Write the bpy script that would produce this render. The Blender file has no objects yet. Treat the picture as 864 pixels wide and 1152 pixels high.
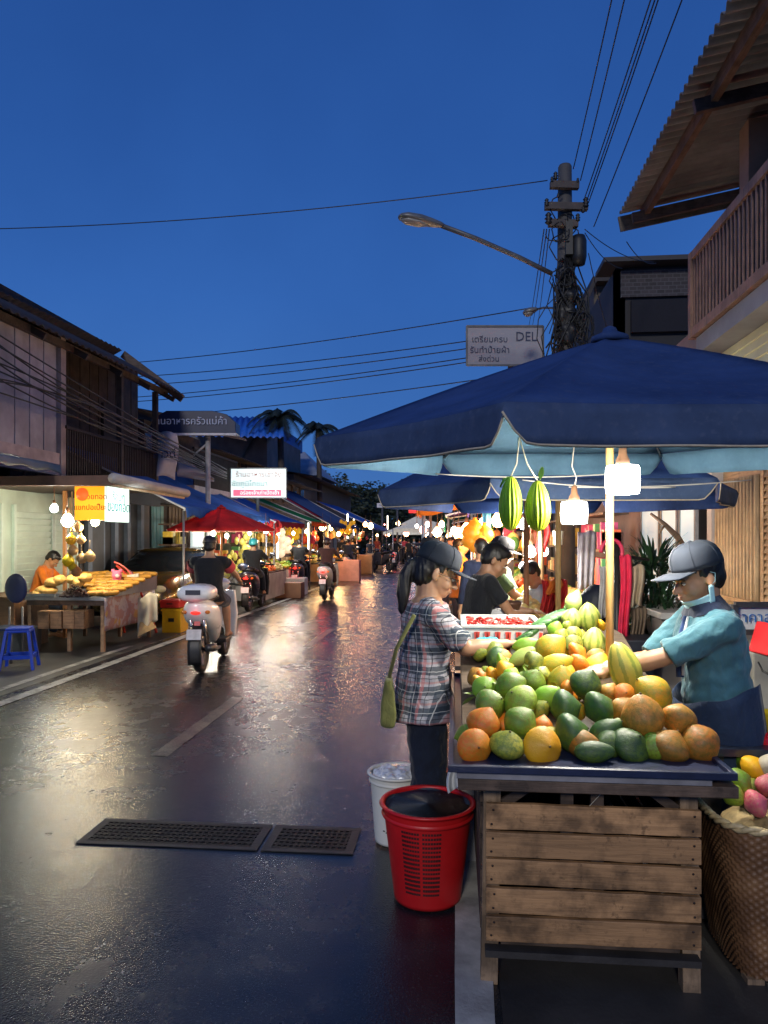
import bpy, bmesh, math, random
from mathutils import Vector, Matrix, Euler, noise
rnd = random.Random(7)
SC = bpy.context.scene
COL = SC.collection
PI = math.pi
V = Vector
# ------------------------------------------------------------------ camera model
H = 1.62; FPX = 832.0
YAW = math.atan2(80.0, FPX)
FW = V((-math.sin(YAW), math.cos(YAW), 0)); RT = V((math.cos(YAW), math.sin(YAW), 0)); UPV = V((0, 0, 1))
def U(px, py, d):
    """world point seen at photo pixel px,py at depth d"""
    return FW*d + RT*(d*(px-432)/FPX) + V((0, 0, H+d*(605-py)/FPX))
def gp(px, py):
    d = FPX*H/(py-605.0); p = U(px, py, d); p.z = 0; return p
def onX(px, X):
    """Y on the plane x = X seen at photo column px"""
    k = (px-432)/FPX; r = FW + RT*k
    return X/r.x*r.y
def zat(py, x, y):
    d = V((x, y, 0)).dot(FW); return H+d*(605-py)/FPX
def XL(px, Y):
    k = (px-432)/FPX; r = FW + RT*k
    return r.x/r.y*Y

# ------------------------------------------------------------------ mesh builder
def frame(d, hint=None):
    d = V(d).normalized(); h = V(hint) if hint is not None else V((0, 0, 1))
    if abs(d.dot(h.normalized())) > .97: h = V((1, 0, 0)) if abs(d.x) < .9 else V((0, 1, 0))
    a = d.cross(h).normalized(); b = a.cross(d).normalized()
    return a, b
class MB:
    def __init__(s): s.v = []; s.f = []; s.m = []; s.s = []; s.mi = 0; s.T = None
    def mat(s, i): s.mi = i; return s
    def add(s, vs, fs, smooth=False):
        o = len(s.v)
        s.v += [(s.T @ V(v)) if s.T else V(v) for v in vs]
        for f in fs:
            s.f.append([i+o for i in f]); s.m.append(s.mi); s.s.append(smooth)
        return s
    def box(s, c, d, rot=None, taper=1.0):
        c = V(c); x, y, z = d[0]/2, d[1]/2, d[2]/2
        vs = []
        for k in (-1, 1):
            t = taper if k > 0 else 1
            for a, b in ((-1, -1), (1, -1), (1, 1), (-1, 1)): vs.append(V((a*x*t, b*y*t, k*z)))
        if rot is not None:
            R = rot if isinstance(rot, Matrix) else Euler(rot).to_matrix()
            vs = [R @ v for v in vs]
        vs = [v+c for v in vs]
        return s.add(vs, [(3, 2, 1, 0), (4, 5, 6, 7), (0, 1, 5, 4), (1, 2, 6, 5), (2, 3, 7, 6), (3, 0, 4, 7)])
    def b2(s, a, b):
        a = V(a); b = V(b); lo = V([min(a[i], b[i]) for i in range(3)]); hi = V([max(a[i], b[i]) for i in range(3)])
        return s.box((lo+hi)/2, hi-lo)
    def bar(s, a, b, w, t, hint=(0, 0, 1)):
        a = V(a); b = V(b); d = b-a; p, q = frame(d, hint)
        vs = []
        for e in (a, b):
            for i, j in ((-1, -1), (1, -1), (1, 1), (-1, 1)): vs.append(e+p*(i*w/2)+q*(j*t/2))
        return s.add(vs, [(3, 2, 1, 0), (4, 5, 6, 7), (0, 1, 5, 4), (1, 2, 6, 5), (2, 3, 7, 6), (3, 0, 4, 7)])
    def tube(s, pts, r, n=8, cap=True, smooth=True):
        pts = [V(p) for p in pts]; N = len(pts)
        rs = r if isinstance(r, (list, tuple)) else [r]*N
        vs = []; a = None
        for i, p in enumerate(pts):
            d = (pts[min(i+1, N-1)]-pts[max(i-1, 0)])
            if d.length < 1e-9: d = V((0, 0, 1))
            d.normalize()
            if a is None: a, b = frame(d)
            else:
                a = (a-d*a.dot(d)).normalized(); b = a.cross(d).normalized()
            b = d.cross(a).normalized()
            for k in range(n):
                t = 2*PI*k/n; vs.append(p+(a*math.cos(t)+b*math.sin(t))*rs[i])
        fs = [(i*n+k, i*n+(k+1) % n, (i+1)*n+(k+1) % n, (i+1)*n+k) for i in range(N-1) for k in range(n)]
        if cap: fs += [tuple(range(n))[::-1], tuple((N-1)*n+k for k in range(n))]
        return s.add(vs, fs, smooth)
    def cap(s, pts, r, n=12):
        """tapered chain with round ends (closed), for bodies"""
        pts = [V(p) for p in pts]; N = len(pts); rs = r if isinstance(r, (list, tuple)) else [r]*N
        P = []; R = []
        d0 = (pts[0]-pts[1]).normalized(); d1 = (pts[-1]-pts[-2]).normalized()
        for t in (90, 70, 45, 20):
            t = math.radians(t); P.append(pts[0]+d0*rs[0]*math.sin(t)*.98); R.append(max(rs[0]*math.cos(t), 1e-4))
        for i in range(N-1):
            for k in range(3):
                t = k/3; P.append(pts[i].lerp(pts[i+1], t)); R.append(rs[i]*(1-t)+rs[i+1]*t)
        P.append(pts[-1]); R.append(rs[-1])
        for t in (20, 45, 70, 90):
            t = math.radians(t); P.append(pts[-1]+d1*rs[-1]*math.sin(t)*.98); R.append(max(rs[-1]*math.cos(t), 1e-4))
        return s.tube(P, R, n)
    def lathe(s, prof, c=(0, 0, 0), n=24, smooth=True, rot=None, capb=True, capt=True):
        c = V(c); R = (rot if isinstance(rot, Matrix) else Euler(rot).to_matrix()) if rot is not None else None
        vs = []
        for r, z in prof:
            for k in range(n):
                t = 2*PI*k/n; v = V((r*math.cos(t), r*math.sin(t), z)); vs.append((R @ v if R else v)+c)
        N = len(prof)
        fs = [(i*n+k, i*n+(k+1) % n, (i+1)*n+(k+1) % n, (i+1)*n+k) for i in range(N-1) for k in range(n)]
        if capb: fs.append(tuple(range(n))[::-1])
        if capt: fs.append(tuple((N-1)*n+k for k in range(n)))
        return s.add(vs, fs, smooth)
    def ell(s, c, r, rot=None, n=16, m=10):
        c = V(c); r = (r, r, r) if not hasattr(r, '__len__') else r
        R = (rot if isinstance(rot, Matrix) else Euler(rot).to_matrix()) if rot is not None else None
        vs = []
        for i in range(m+1):
            ph = PI*i/m; sp = max(math.sin(ph), 1e-3)
            for k in range(n):
                t = 2*PI*k/n; v = V((sp*math.cos(t)*r[0], sp*math.sin(t)*r[1], -math.cos(ph)*r[2])); vs.append((R @ v if R else v)+c)
        fs = [(i*n+k, i*n+(k+1) % n, (i+1)*n+(k+1) % n, (i+1)*n+k) for i in range(m) for k in range(n)]
        fs += [tuple(range(n))[::-1], tuple(m*n+k for k in range(n))]
        return s.add(vs, fs, True)
    def loft(s, rings, close=True, smooth=True, caps=True):
        n = len(rings[0]); vs = [p for r in rings for p in r]; N = len(rings)
        kk = n if close else n-1
        fs = [(i*n+k, i*n+(k+1) % n, (i+1)*n+(k+1) % n, (i+1)*n+k) for i in range(N-1) for k in range(kk)]
        if caps and close: fs += [tuple(range(n))[::-1], tuple((N-1)*n+k for k in range(n))]
        return s.add(vs, fs, smooth)
    def grid(s, fn, nu, nv, smooth=True):
        vs = [fn(i/nu, j/nv) for i in range(nu+1) for j in range(nv+1)]
        fs = [(i*(nv+1)+j, (i+1)*(nv+1)+j, (i+1)*(nv+1)+j+1, i*(nv+1)+j+1) for i in range(nu) for j in range(nv)]
        return s.add(vs, fs, smooth)
    def sheet(s, fn, nu, nv, t=.004, smooth=True):
        """thick sheet"""
        a = [[V(fn(i/nu, j/nv)) for j in range(nv+1)] for i in range(nu+1)]
        nrm = lambda i, j: ((a[min(i+1, nu)][j]-a[max(i-1, 0)][j]).cross(a[i][min(j+1, nv)]-a[i][max(j-1, 0)])).normalized()
        top = [a[i][j]+nrm(i, j)*t/2 for i in range(nu+1) for j in range(nv+1)]
        bot = [a[i][j]-nrm(i, j)*t/2 for i in range(nu+1) for j in range(nv+1)]
        L = len(top); w = nv+1
        fs = [(i*w+j, (i+1)*w+j, (i+1)*w+j+1, i*w+j+1) for i in range(nu) for j in range(nv)]
        fs2 = [tuple(L+q for q in f[::-1]) for f in fs]
        e = []
        for i in range(nu):
            e.append((i*w, L+i*w, L+(i+1)*w, (i+1)*w)); e.append((i*w+nv, (i+1)*w+nv, L+(i+1)*w+nv, L+i*w+nv))
        for j in range(nv):
            e.append((j, j+1, L+j+1, L+j)); e.append((nu*w+j, L+nu*w+j, L+nu*w+j+1, nu*w+j+1))
        s.add(top+bot, fs+fs2, smooth); o = len(s.v)-2*L
        for f in e: s.f.append([i+o for i in f]); s.m.append(s.mi); s.s.append(False)
        return s
    def prism(s, poly, h, T=None):
        """poly: 2D points in xy, extruded to z=h; T places it"""
        n = len(poly); vs = [V((x, y, 0)) for x, y in poly]+[V((x, y, h)) for x, y in poly]
        if T is not None: vs = [T @ v for v in vs]
        return s.add(vs, [tuple(range(n))[::-1], tuple(range(n, 2*n))]+[(i, (i+1) % n, n+(i+1) % n, n+i) for i in range(n)])
    def mesh(s, name):
        me = bpy.data.meshes.new(name); me.from_pydata([tuple(v) for v in s.v], [], s.f)
        me.polygons.foreach_set('material_index', s.m); me.polygons.foreach_set('use_smooth', s.s)
        me.update(); return me
WM = {}
def setmats(me, mats):
    for m in (mats if isinstance(mats, (list, tuple)) else [mats]): me.materials.append(m)
def bevel(me, w, seg=2):
    bm = bmesh.new(); bm.from_mesh(me)
    es = [e for e in bm.edges if len(e.link_faces) == 2 and e.calc_face_angle(0) > .6]
    bmesh.ops.bevel(bm, geom=es, offset=w, segments=seg, affect='EDGES', profile=.5, clamp_overlap=True)
    bm.to_mesh(me); bm.free()
def tagit(o, label=None, cat=None, group=None, kind=None):
    if label: o['label'] = label
    if cat: o['category'] = cat
    if group: o['group'] = group
    if kind: o['kind'] = kind
    return o
def empty(name, loc, rz=0, label=None, cat=None, group=None, kind=None, M=None):
    o = bpy.data.objects.new(name, None); COL.objects.link(o); o.empty_display_size = .1
    o.location = loc; o.rotation_euler = (0, 0, rz)
    WM[o.name] = Matrix.Translation(V(loc)) @ Matrix.Rotation(rz, 4, 'Z')
    return tagit(o, label, cat, group, kind)
def part(mb, name, mats, parent, world=True, bev=0, label=None, me=None, kind=None):
    """mesh child; world=True means the builder holds world coordinates"""
    if me is None: me = mb.mesh(name)
    M = WM[parent.name]
    if world: me.transform(M.inverted())
    if bev: bevel(me, bev)
    setmats(me, mats)
    o = bpy.data.objects.new(name, me); COL.objects.link(o); o.parent = parent
    WM[o.name] = M
    if label: o['label'] = label
    if kind: o['kind'] = kind
    return o
def top(mb, name, mats, label=None, cat=None, group=None, kind=None, bev=0, me=None, origin=None):
    """a single-mesh top-level thing built in world coordinates"""
    if me is None: me = mb.mesh(name)
    if origin is None:
        xs = [v.co for v in me.vertices]
        origin = V(((min(v.x for v in xs)+max(v.x for v in xs))/2, (min(v.y for v in xs)+max(v.y for v in xs))/2, min(v.z for v in xs)))
    me.transform(Matrix.Translation(-V(origin)))
    if bev: bevel(me, bev)
    setmats(me, mats)
    o = bpy.data.objects.new(name, me); COL.objects.link(o); o.location = origin
    WM[o.name] = Matrix.Translation(V(origin))
    return tagit(o, label, cat, group, kind)
def copytree(o, loc=None, rz=None, label=None, scale=None, group=None):
    c = o.copy(); COL.objects.link(c)
    if loc is not None: c.location = loc
    if rz is not None: c.rotation_euler = (0, 0, rz)
    if scale is not None: c.scale = scale
    if label: c['label'] = label
    if group: c['group'] = group
    for ch in o.children:
        k = ch.copy(); COL.objects.link(k); k.parent = c
        for g in ch.children:
            q = g.copy(); COL.objects.link(q); q.parent = k
    return c
def remesh(mb, voxel, smooth=3, disp=None, name='m'):
    me = mb.mesh(name); o = bpy.data.objects.new('tmp', me); COL.objects.link(o)
    m = o.modifiers.new('r', 'REMESH'); m.mode = 'VOXEL'; m.voxel_size = voxel; m.use_smooth_shade = True
    if smooth:
        q = o.modifiers.new('s', 'SMOOTH'); q.iterations = smooth; q.factor = .5
    dg = bpy.context.evaluated_depsgraph_get(); dg.update()
    out = bpy.data.meshes.new_from_object(o.evaluated_get(dg)); out.name = name
    bpy.data.objects.remove(o); bpy.data.meshes.remove(me)
    out.materials.clear()
    if disp:
        ns = [v.normal.copy() for v in out.vertices]
        for v, nn in zip(out.vertices, ns): v.co += nn*disp(v.co)
    for p in out.polygons: p.use_smooth = True; p.material_index = 0
    return out
def textmesh(s, size, T, align='CENTER', extr=.001, bold=0.0, sx=1.0, mb=None):
    """text outline (x right, y up in its own plane) placed by matrix T -> MB content"""
    cu = bpy.data.curves.new('t', 'FONT'); cu.body = s; cu.size = size; cu.align_x = align; cu.align_y = 'CENTER'; cu.extrude = extr; cu.offset = bold
    cu.resolution_u = 2
    o = bpy.data.objects.new('t', cu); COL.objects.link(o)
    dg = bpy.context.evaluated_depsgraph_get(); dg.update()
    me = bpy.data.meshes.new_from_object(o.evaluated_get(dg))
    mb = mb or MB()
    S = Matrix.Diagonal((sx, 1, 1, 1))
    mb.add([T @ (S @ v.co) for v in me.vertices], [tuple(p.vertices) for p in me.polygons])
    bpy.data.objects.remove(o); bpy.data.curves.remove(cu); bpy.data.meshes.remove(me)
    return mb
def plane_T(origin, right, up):
    r = V(right).normalized(); u = V(up).normalized(); n = r.cross(u)
    return Matrix(((r.x, u.x, n.x, origin[0]), (r.y, u.y, n.y, origin[1]), (r.z, u.z, n.z, origin[2]), (0, 0, 0, 1)))

# ------------------------------------------------------------------ materials
class NT:
    def __init__(s, name):
        s.m = bpy.data.materials.new(name); s.m.use_nodes = True; s.t = s.m.node_tree; s.n = s.t.nodes; s.l = s.t.links
        s.b = s.n['Principled BSDF']
    def node(s, t, **k):
        n = s.n.new(t)
        for a, v in k.items():
            if a[0] == '_': n.inputs[a[1:].replace('_', ' ')].default_value = v
            else: setattr(n, a, v)
        return n
    def link(s, a, b): s.l.new(a, b)
    def coord(s, which='Object', scale=(1, 1, 1), rot=(0, 0, 0), loc=(0, 0, 0)):
        c = s.node('ShaderNodeTexCoord'); m = s.node('ShaderNodeMapping'); s.link(c.outputs[which], m.inputs[0])
        m.inputs['Scale'].default_value = scale; m.inputs['Rotation'].default_value = rot; m.inputs['Location'].default_value = loc
        return m.outputs[0]
    def noise(s, co, scale, detail=4, rough=.55, dist=0):
        n = s.node('ShaderNodeTexNoise'); s.link(co, n.inputs['Vector']); n.inputs['Scale'].default_value = scale
        n.inputs['Detail'].default_value = detail; n.inputs['Roughness'].default_value = rough; n.inputs['Distortion'].default_value = dist
        return n.outputs['Fac']
    def ramp(s, fac, stops, interp='LINEAR'):
        r = s.node('ShaderNodeValToRGB'); s.link(fac, r.inputs[0]); e = r.color_ramp.elements; r.color_ramp.interpolation = interp
        while len(e) < len(stops): e.new(.5)
        for i, (p, c) in enumerate(stops):
            e[i].position = p; e[i].color = tuple(c)+(1,) if hasattr(c, '__len__') else (c, c, c, 1)
        return r.outputs[0]
    def mix(s, fac, a, b, mode='MIX'):
        m = s.node('ShaderNodeMix', data_type='RGBA', blend_type=mode)
        for v, i in ((fac, 0), (a, 6), (b, 7)):
            if hasattr(v, 'is_output') or isinstance(v, bpy.types.NodeSocket): s.link(v, m.inputs[i])
            else: m.inputs[i].default_value = (tuple(v)+(1,) if hasattr(v, '__len__') else v)
        return m.outputs[2]
    def math(s, op, a, b=None, c=None):
        m = s.node('ShaderNodeMath', operation=op)
        for i, v in enumerate((a, b, c)):
            if v is None: continue
            if isinstance(v, bpy.types.NodeSocket): s.link(v, m.inputs[i])
            else: m.inputs[i].default_value = v
        return m.outputs[0]
    def bump(s, h, strength=.3, dist=.01):
        b = s.node('ShaderNodeBump'); s.link(h, b.inputs['Height']); b.inputs['Strength'].default_value = strength; b.inputs['Distance'].default_value = dist
        s.link(b.outputs[0], s.b.inputs['Normal']); return b
    def base(s, c):
        if isinstance(c, bpy.types.NodeSocket): s.link(c, s.b.inputs['Base Color'])
        else: s.b.inputs['Base Color'].default_value = tuple(c)+(1,)
    def set(s, **k):
        for a, v in k.items():
            i = s.b.inputs[a.replace('_', ' ')]
            if isinstance(v, bpy.types.NodeSocket): s.link(v, i)
            else: i.default_value = v
MC = {}
def mat(c, rough=.6, var=.25, scale=8, bump=.15, bscale=60, metal=0, dirt=0, spec=None, coat=0, emit=None, estr=0, trans=0, key=None):
    """general worn surface: base colour varied by two noises, grime, bump"""
    k = (tuple(c), rough, var, scale, bump, bscale, metal, dirt, coat, emit, estr, trans)
    if k in MC: return MC[k]
    t = NT('surface_%02d' % len(MC)); co = t.coord('Object')
    n1 = t.noise(co, scale, 5, .6); n2 = t.noise(co, scale*.23+.4, 3)
    hi = tuple(min(1, x*(1+var)) for x in c); lo = tuple(x*(1-var) for x in c)
    col = t.ramp(n1, [(.3, lo), (.7, hi)])
    if dirt:
        col = t.mix(t.ramp(n2, [(.45, 0), (.7, dirt)]), col, tuple(x*.35+.01 for x in c))
    t.base(col); t.set(Metallic=metal)
    rr = t.math('MULTIPLY_ADD', n1, .25*rough, rough*.88); t.set(Roughness=rr)
    if coat: t.set(Coat_Weight=coat, Coat_Roughness=.1)
    if bump: t.bump(t.noise(co, bscale, 4), bump, .004)
    if emit: t.set(Emission_Color=tuple(emit)+(1,), Emission_Strength=estr)
    if trans:
        # thin cloth: diffuse + translucent
        tr = t.node('ShaderNodeBsdfTranslucent'); t.link(col, tr.inputs[0]); ms = t.node('ShaderNodeMixShader'); ms.inputs[0].default_value = trans
        t.link(t.b.outputs[0], ms.inputs[1]); t.link(tr.outputs[0], ms.inputs[2]); t.link(ms.outputs[0], t.n['Material Output'].inputs[0])
    MC[k] = t.m; return t.m
def emis(c, s, key=''):
    k = ('e', tuple(c), s)
    if k in MC: return MC[k]
    t = NT('glow_%02d' % len(MC)); t.base(c); t.set(Emission_Color=tuple(c)+(1,), Emission_Strength=s, Roughness=.5); MC[k] = t.m; return t.m
def wood(c, scale=1.0, axis='X', rough=.7, dirt=.5, key=None):
    k = ('w', tuple(c), scale, axis, rough, dirt)
    if k in MC: return MC[k]
    t = NT('wood_%02d' % len(MC))
    sc = {'X': (1, 14, 14), 'Y': (14, 1, 14), 'Z': (14, 14, 1)}[axis]
    oi = t.node('ShaderNodeObjectInfo')
    c0 = t.node('ShaderNodeTexCoord'); ad = t.node('ShaderNodeVectorMath', operation='ADD'); t.link(c0.outputs['Object'], ad.inputs[0])
    cv = t.node('ShaderNodeCombineXYZ')
    for i in range(3): t.link(t.math('MULTIPLY', oi.outputs['Random'], 17.0+i*9), cv.inputs[i])
    t.link(cv.outputs[0], ad.inputs[1])
    m = t.node('ShaderNodeMapping'); t.link(ad.outputs[0], m.inputs[0]); m.inputs['Scale'].default_value = tuple(x*scale for x in sc)
    g = t.noise(m.outputs[0], 3, 8, .65, .6); st = t.noise(ad.outputs[0], 5*scale, 5, .6)
    fine = t.noise(m.outputs[0], 14, 4, .6)
    lo = tuple(x*.45 for x in c); hi = tuple(min(1, x*1.35) for x in c)
    col = t.ramp(g, [(.25, lo), (.5, c), (.75, hi)])
    col = t.mix(t.ramp(st, [(.44, 0), (.6, dirt)]), col, tuple(x*.16 for x in c)); col = t.mix(t.ramp(t.noise(ad.outputs[0], 22*scale, 4, .7), [(.58, 0), (.68, dirt*.7)]), col, tuple(x*.12 for x in c))
    br = t.ramp(oi.outputs['Random'], [(0, .72), (1, 1.2)]); col = t.mix(1.0, col, br, 'MULTIPLY')
    t.base(col); t.set(Roughness=rough); t.bump(fine, .45, .004)
    MC[k] = t.m; return t.m
def lamp(loc, power, color=(1, .9, .75), r=.04, name='bulb_light'):
    l = bpy.data.lights.new(name, 'POINT'); l.energy = power; l.color = color; l.shadow_soft_size = r
    o = bpy.data.objects.new(name, l); COL.objects.link(o); o.location = loc; return o
# ------------------------------------------------------------------ people
def ik(a, b, l1, l2, hint):
    a = V(a); b = V(b); d = b-a; L = min(d.length, (l1+l2)*.995); dn = d.normalized(); b = a+dn*L
    x = (l1*l1-l2*l2+L*L)/(2*L); h = math.sqrt(max(l1*l1-x*x, 0)); hn = V(hint); hn = (hn-dn*hn.dot(dn)).normalized()
    return a+dn*x+hn*h, b
def ring(c, right, fwd, rx, ry, n=20):
    return [c+right*(rx*math.cos(2*PI*k/n))+fwd*(ry*math.sin(2*PI*k/n)) for k in range(n)]
def hand(mb, w, d, nrm, side, s=1.0, curl=.5, fingers=True):
    """w wrist, d pointing direction, nrm back-of-hand normal, side = +1 thumb towards d x nrm"""
    d = V(d).normalized(); nrm = V(nrm); nrm = (nrm-d*nrm.dot(d)).normalized(); lat = d.cross(nrm).normalized()*side
    R = Matrix((lat, d, nrm)).transposed()
    mb.ell(w+d*.045*s, (.04*s, .055*s, .016*s), R)
    if not fingers:
        mb.ell(w+d*.105*s-nrm*.02*s, (.036*s, .045*s, .015*s), R); return
    for i, (o, L) in enumerate(((.03, .07), (.011, .078), (-.009, .072), (-.028, .056))):
        p = w+d*.082*s+lat*o*s; pts = [p-d*.03*s]; a = curl*.35
        pts.append(p); q = p
        for k in range(3):
            q = q+(d*math.cos(a)-nrm*math.sin(a)+lat*o*.8).normalized()*L*s*(.42, .32, .26)[k]; pts.append(q); a += curl*.75
        mb.cap(pts, [.010*s, .0098*s, .0092*s, .0085*s, .0072*s], 8)
    a = w+d*.02*s+lat*.025*s; b = a+(lat*.75+d*.55-nrm*.2).normalized()*.04*s; c = b+(lat*.3+d*.8-nrm*.45).normalized()*.032*s; e = c+(d*.8-nrm*.5-lat*.05).normalized()*.026*s
    mb.cap([a, b, c, e], [.014*s, .012*s, .011*s, .009*s], 8)
SK = {}
def skin(c=(.42, .22, .12)):
    if c in SK: return SK[c]
    t = NT('skin'); co = t.coord(); n = t.noise(co, 12, 5); n2 = t.noise(co, 220, 3)
    t.base(t.ramp(n, [(.3, tuple(x*.82 for x in c)), (.7, tuple(x*1.12 for x in c))])); t.set(Roughness=.48, Subsurface_Weight=.12, Subsurface_Scale=.02)
    t.bump(n2, .12, .002); SK[c] = t.m; return t.m
HAIR = mat((.012, .010, .009), .42, .3, 30, .5, 160)
def person(pos, yaw, h=1.65, hip=None, lean=0, side=0, hands=None, feet=None, kneehint=(0, 1, .1), head=(0, 0), hs=1.0, skin_c=(.42, .22, .12),
           shirt=None, pants=None, shorts=False, sleeve=.62, hat=None, hatm=None, hair='short', vox=.014, fingers=False, label='', cat='person', group=None,
           build=1.0, collar=None, apron=None, shoes=None, twist=0, belly=0, hem=.02, elbow=None, fold=.004, curl=.6, handn=None, face=True, hoffs=(0, 0, 0), cap_off=0, pw=1.0):
    s = h/1.7; W = build
    root = empty('person', pos, yaw, label, cat, group)
    hz = (hip if hip is not None else .93*s)
    up = V((math.sin(side), math.sin(lean)*math.cos(side), math.cos(lean)*math.cos(side))).normalized()
    rt = V((math.cos(twist), math.sin(twist), 0)); rt = (rt-up*rt.dot(up)).normalized(); fw = up.cross(rt).normalized()
    rt0 = V((1, 0, 0)); fw0 = V((0, 1, 0)); P = V((0, 0, hz))
    sp = [(-.10, .10, .085, 0), (-.05, .155, .115, 0), (.02, .168, .12, .02), (.12, .148, .108+belly*.5, .1), (.2, .148, .108+belly*.4, .3), (.3, .162, .112+belly*.1, .6), (.4, .178, .112, 1), (.46, .175, .098, 1), (.5, .13, .08, 1), (.53, .07, .06, 1)]
    def torso(inf, lo=0, hi=10, flare=0, endpinch=False):
        R = []
        for i, (t, rx, ry, f) in enumerate(sp[lo:hi]):
            r_ = (rt0.lerp(rt, f)).normalized(); f_ = (fw0.lerp(fw, f)).normalized()
            c = P+up*(t*s) if t > 0 else P+V((0, 0, t*s))
            R.append(ring(c, r_, f_, (rx*W+inf+(flare if i == 0 else 0))*s, (ry*W+inf+(flare if i == 0 else 0))*s))
        return R
    body = MB(); body.loft(torso(0))
    neck = P+up*.5*s
    shL = P+up*.455*s-rt*.172*s*W; shR = P+up*.455*s+rt*.172*s*W
    hands = hands or [None, None]
    sk = skin(skin_c); arms = []
    for i, (sh, tgt) in enumerate(zip((shL, shR), hands)):
        sd = -1 if i == 0 else 1
        if tgt is None: tgt = sh+V((sd*.08*s, .03*s, -.53*s))
        tgt = V(tgt); hint = (elbow[i] if elbow else None) or (sd*.45, -.55, -.7)
        el, wr = ik(sh, tgt, .285*s, .25*s, V(hint))
        body.cap([sh-rt*sd*.02*s, sh.lerp(el, .3), el], [.056*s*W, .05*s*W, .038*s*W])
        body.cap([el, el.lerp(wr, .3), wr], [.039*s*W, .041*s*W, .026*s])
        hd = (wr-el).normalized(); nn = (handn[i] if handn else None) or (0, .15, 1)
        hd = (hd+V((0, .25, -.1))*.0).normalized()
        hand(body, wr, hd, nn, -sd if V(nn).z > 0 else sd, s*.98, curl, fingers)
        arms.append((sh, el, wr))
    feet = feet or [(-.1*s, 0, 0), (.1*s, .05*s, 0)]
    legs = []
    for i, ft in enumerate(feet):
        sd = -1 if i == 0 else 1
        hj = P+V((sd*.088*s*W, 0, -.03*s)); an = V(ft)+V((0, 0, .08*s))
        kn, an = ik(hj, an, .43*s, .42*s, V(kneehint))
        body.cap([hj, hj.lerp(kn, .45), kn], [.088*s*W, .075*s*W, .052*s*W])
        body.cap([kn, kn.lerp(an, .35), an], [.05*s*W, .053*s*W, .036*s])
        tdir = V((sd*.12, 1, 0)).normalized()
        body.cap([an+V((0, 0, -.01*s)), an+tdir*.07*s+V((0, 0, -.035*s)), an+tdir*.15*s+V((0, 0, -.055*s))], [.04*s, .036*s, .024*s])
        body.cap([an+V((0, 0, -.02*s)), an-tdir*.04*s+V((0, 0, -.045*s))], [.036*s, .03*s])
        legs.append((hj, kn, an, tdir))
    # head: pitch forward (hp), turn (hy) positive = left
    hp, hy = head
    HB = (Matrix.Translation(neck+up*.052*s+V(hoffs)) @ Matrix((rt, fw, up)).transposed().to_4x4() @ Matrix.Rotation(hy, 4, 'Z') @ Matrix.Rotation(-hp, 4, 'X') @ Matrix.Scale(s*hs, 4))
    body.cap([neck-up*.03*s, HB @ V((0, -.016, .045))], [.066*s*W, .056*s*hs], 14)
    hb = MB(); hb.T = HB
    E = hb.ell
    E((0, -.01, .14), (.077, .098, .093)); E((0, .022, .09), (.064, .07, .085)); E((0, .045, .035), (.047, .043, .036)); E((0, .073, .022), (.022, .018, .018))
    E((.03, .06, .068), (.03, .028, .03)); E((-.03, .06, .068), (.03, .028, .03))
    hb.cap([V((0, .092, .106)), V((0, .106, .085)), V((0, .114, .072))], [.007, .0095, .013], 8)
    for q in (-1, 1): E((q*.011, .1, .069), (.008, .011, .008)); E((q*.078, -.008, .092), (.008, .02, .031), (0, 0, q*.3)); E((q*.081, -.004, .075), (.006, .01, .012))
    E((0, .093, .047), (.024, .011, .006)); E((0, .091, .037), (.02, .011, .0065)); E((0, .083, .122), (.052, .014, .01))
    hb.T = None; body.v += hb.v and [] ; off = len(body.v)
    o2 = len(body.v); body.v += hb.v; body.f += [[i+o2 for i in f] for f in hb.f]; body.m += hb.m; body.s += hb.s
    me = remesh(body, vox if vox < .01 else vox*.8, 2, name='body')
    b = part(None, 'body', sk, root, world=False, me=me)
    if face and vox < .013:
        for q in (-1, 1):
            ey = MB(); ey.T = HB
            ey.ell((q*.031, .085, .1), (.0135, .008, .0065)); ey.mat(1).ell((q*.031, .0905, .0995), (.0062, .0035, .006)); ey.mat(2)
            ey.cap([(q*.014, .096, .117), (q*.032, .0945, .121), (q*.05, .083, .116)], [.0028, .0034, .002], 6)
            ey.cap([(q*.017, .0905, .104), (q*.031, .0925, .107), (q*.046, .084, .103)], [.0018, .0022, .0014], 6)
            ey.T = None; part(ey, 'eye', [mat((.6, .57, .52), .3, .05, 8, 0), mat((.015, .008, .005), .15, .1, 8, 0), HAIR], root, world=False)
        lp = MB(); lp.T = HB; lp.ell((0, .0975, .0465), (.019, .008, .0038)); lp.ell((0, .096, .0385), (.016, .008, .0045)); lp.T = None
        part(lp, 'lips', mat(tuple(x*y for x, y in zip(skin_c, (.8, .5, .55))), .4, .1, 8, .1), root, world=False)
    # clothing
    dsp = lambda a: (lambda c: a*(noise.noise(V((c.x*9, c.y*9, c.z*16)))+.6*noise.noise(V((c.x*26+c.z*14, c.y*26, c.z*20)))))
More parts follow.
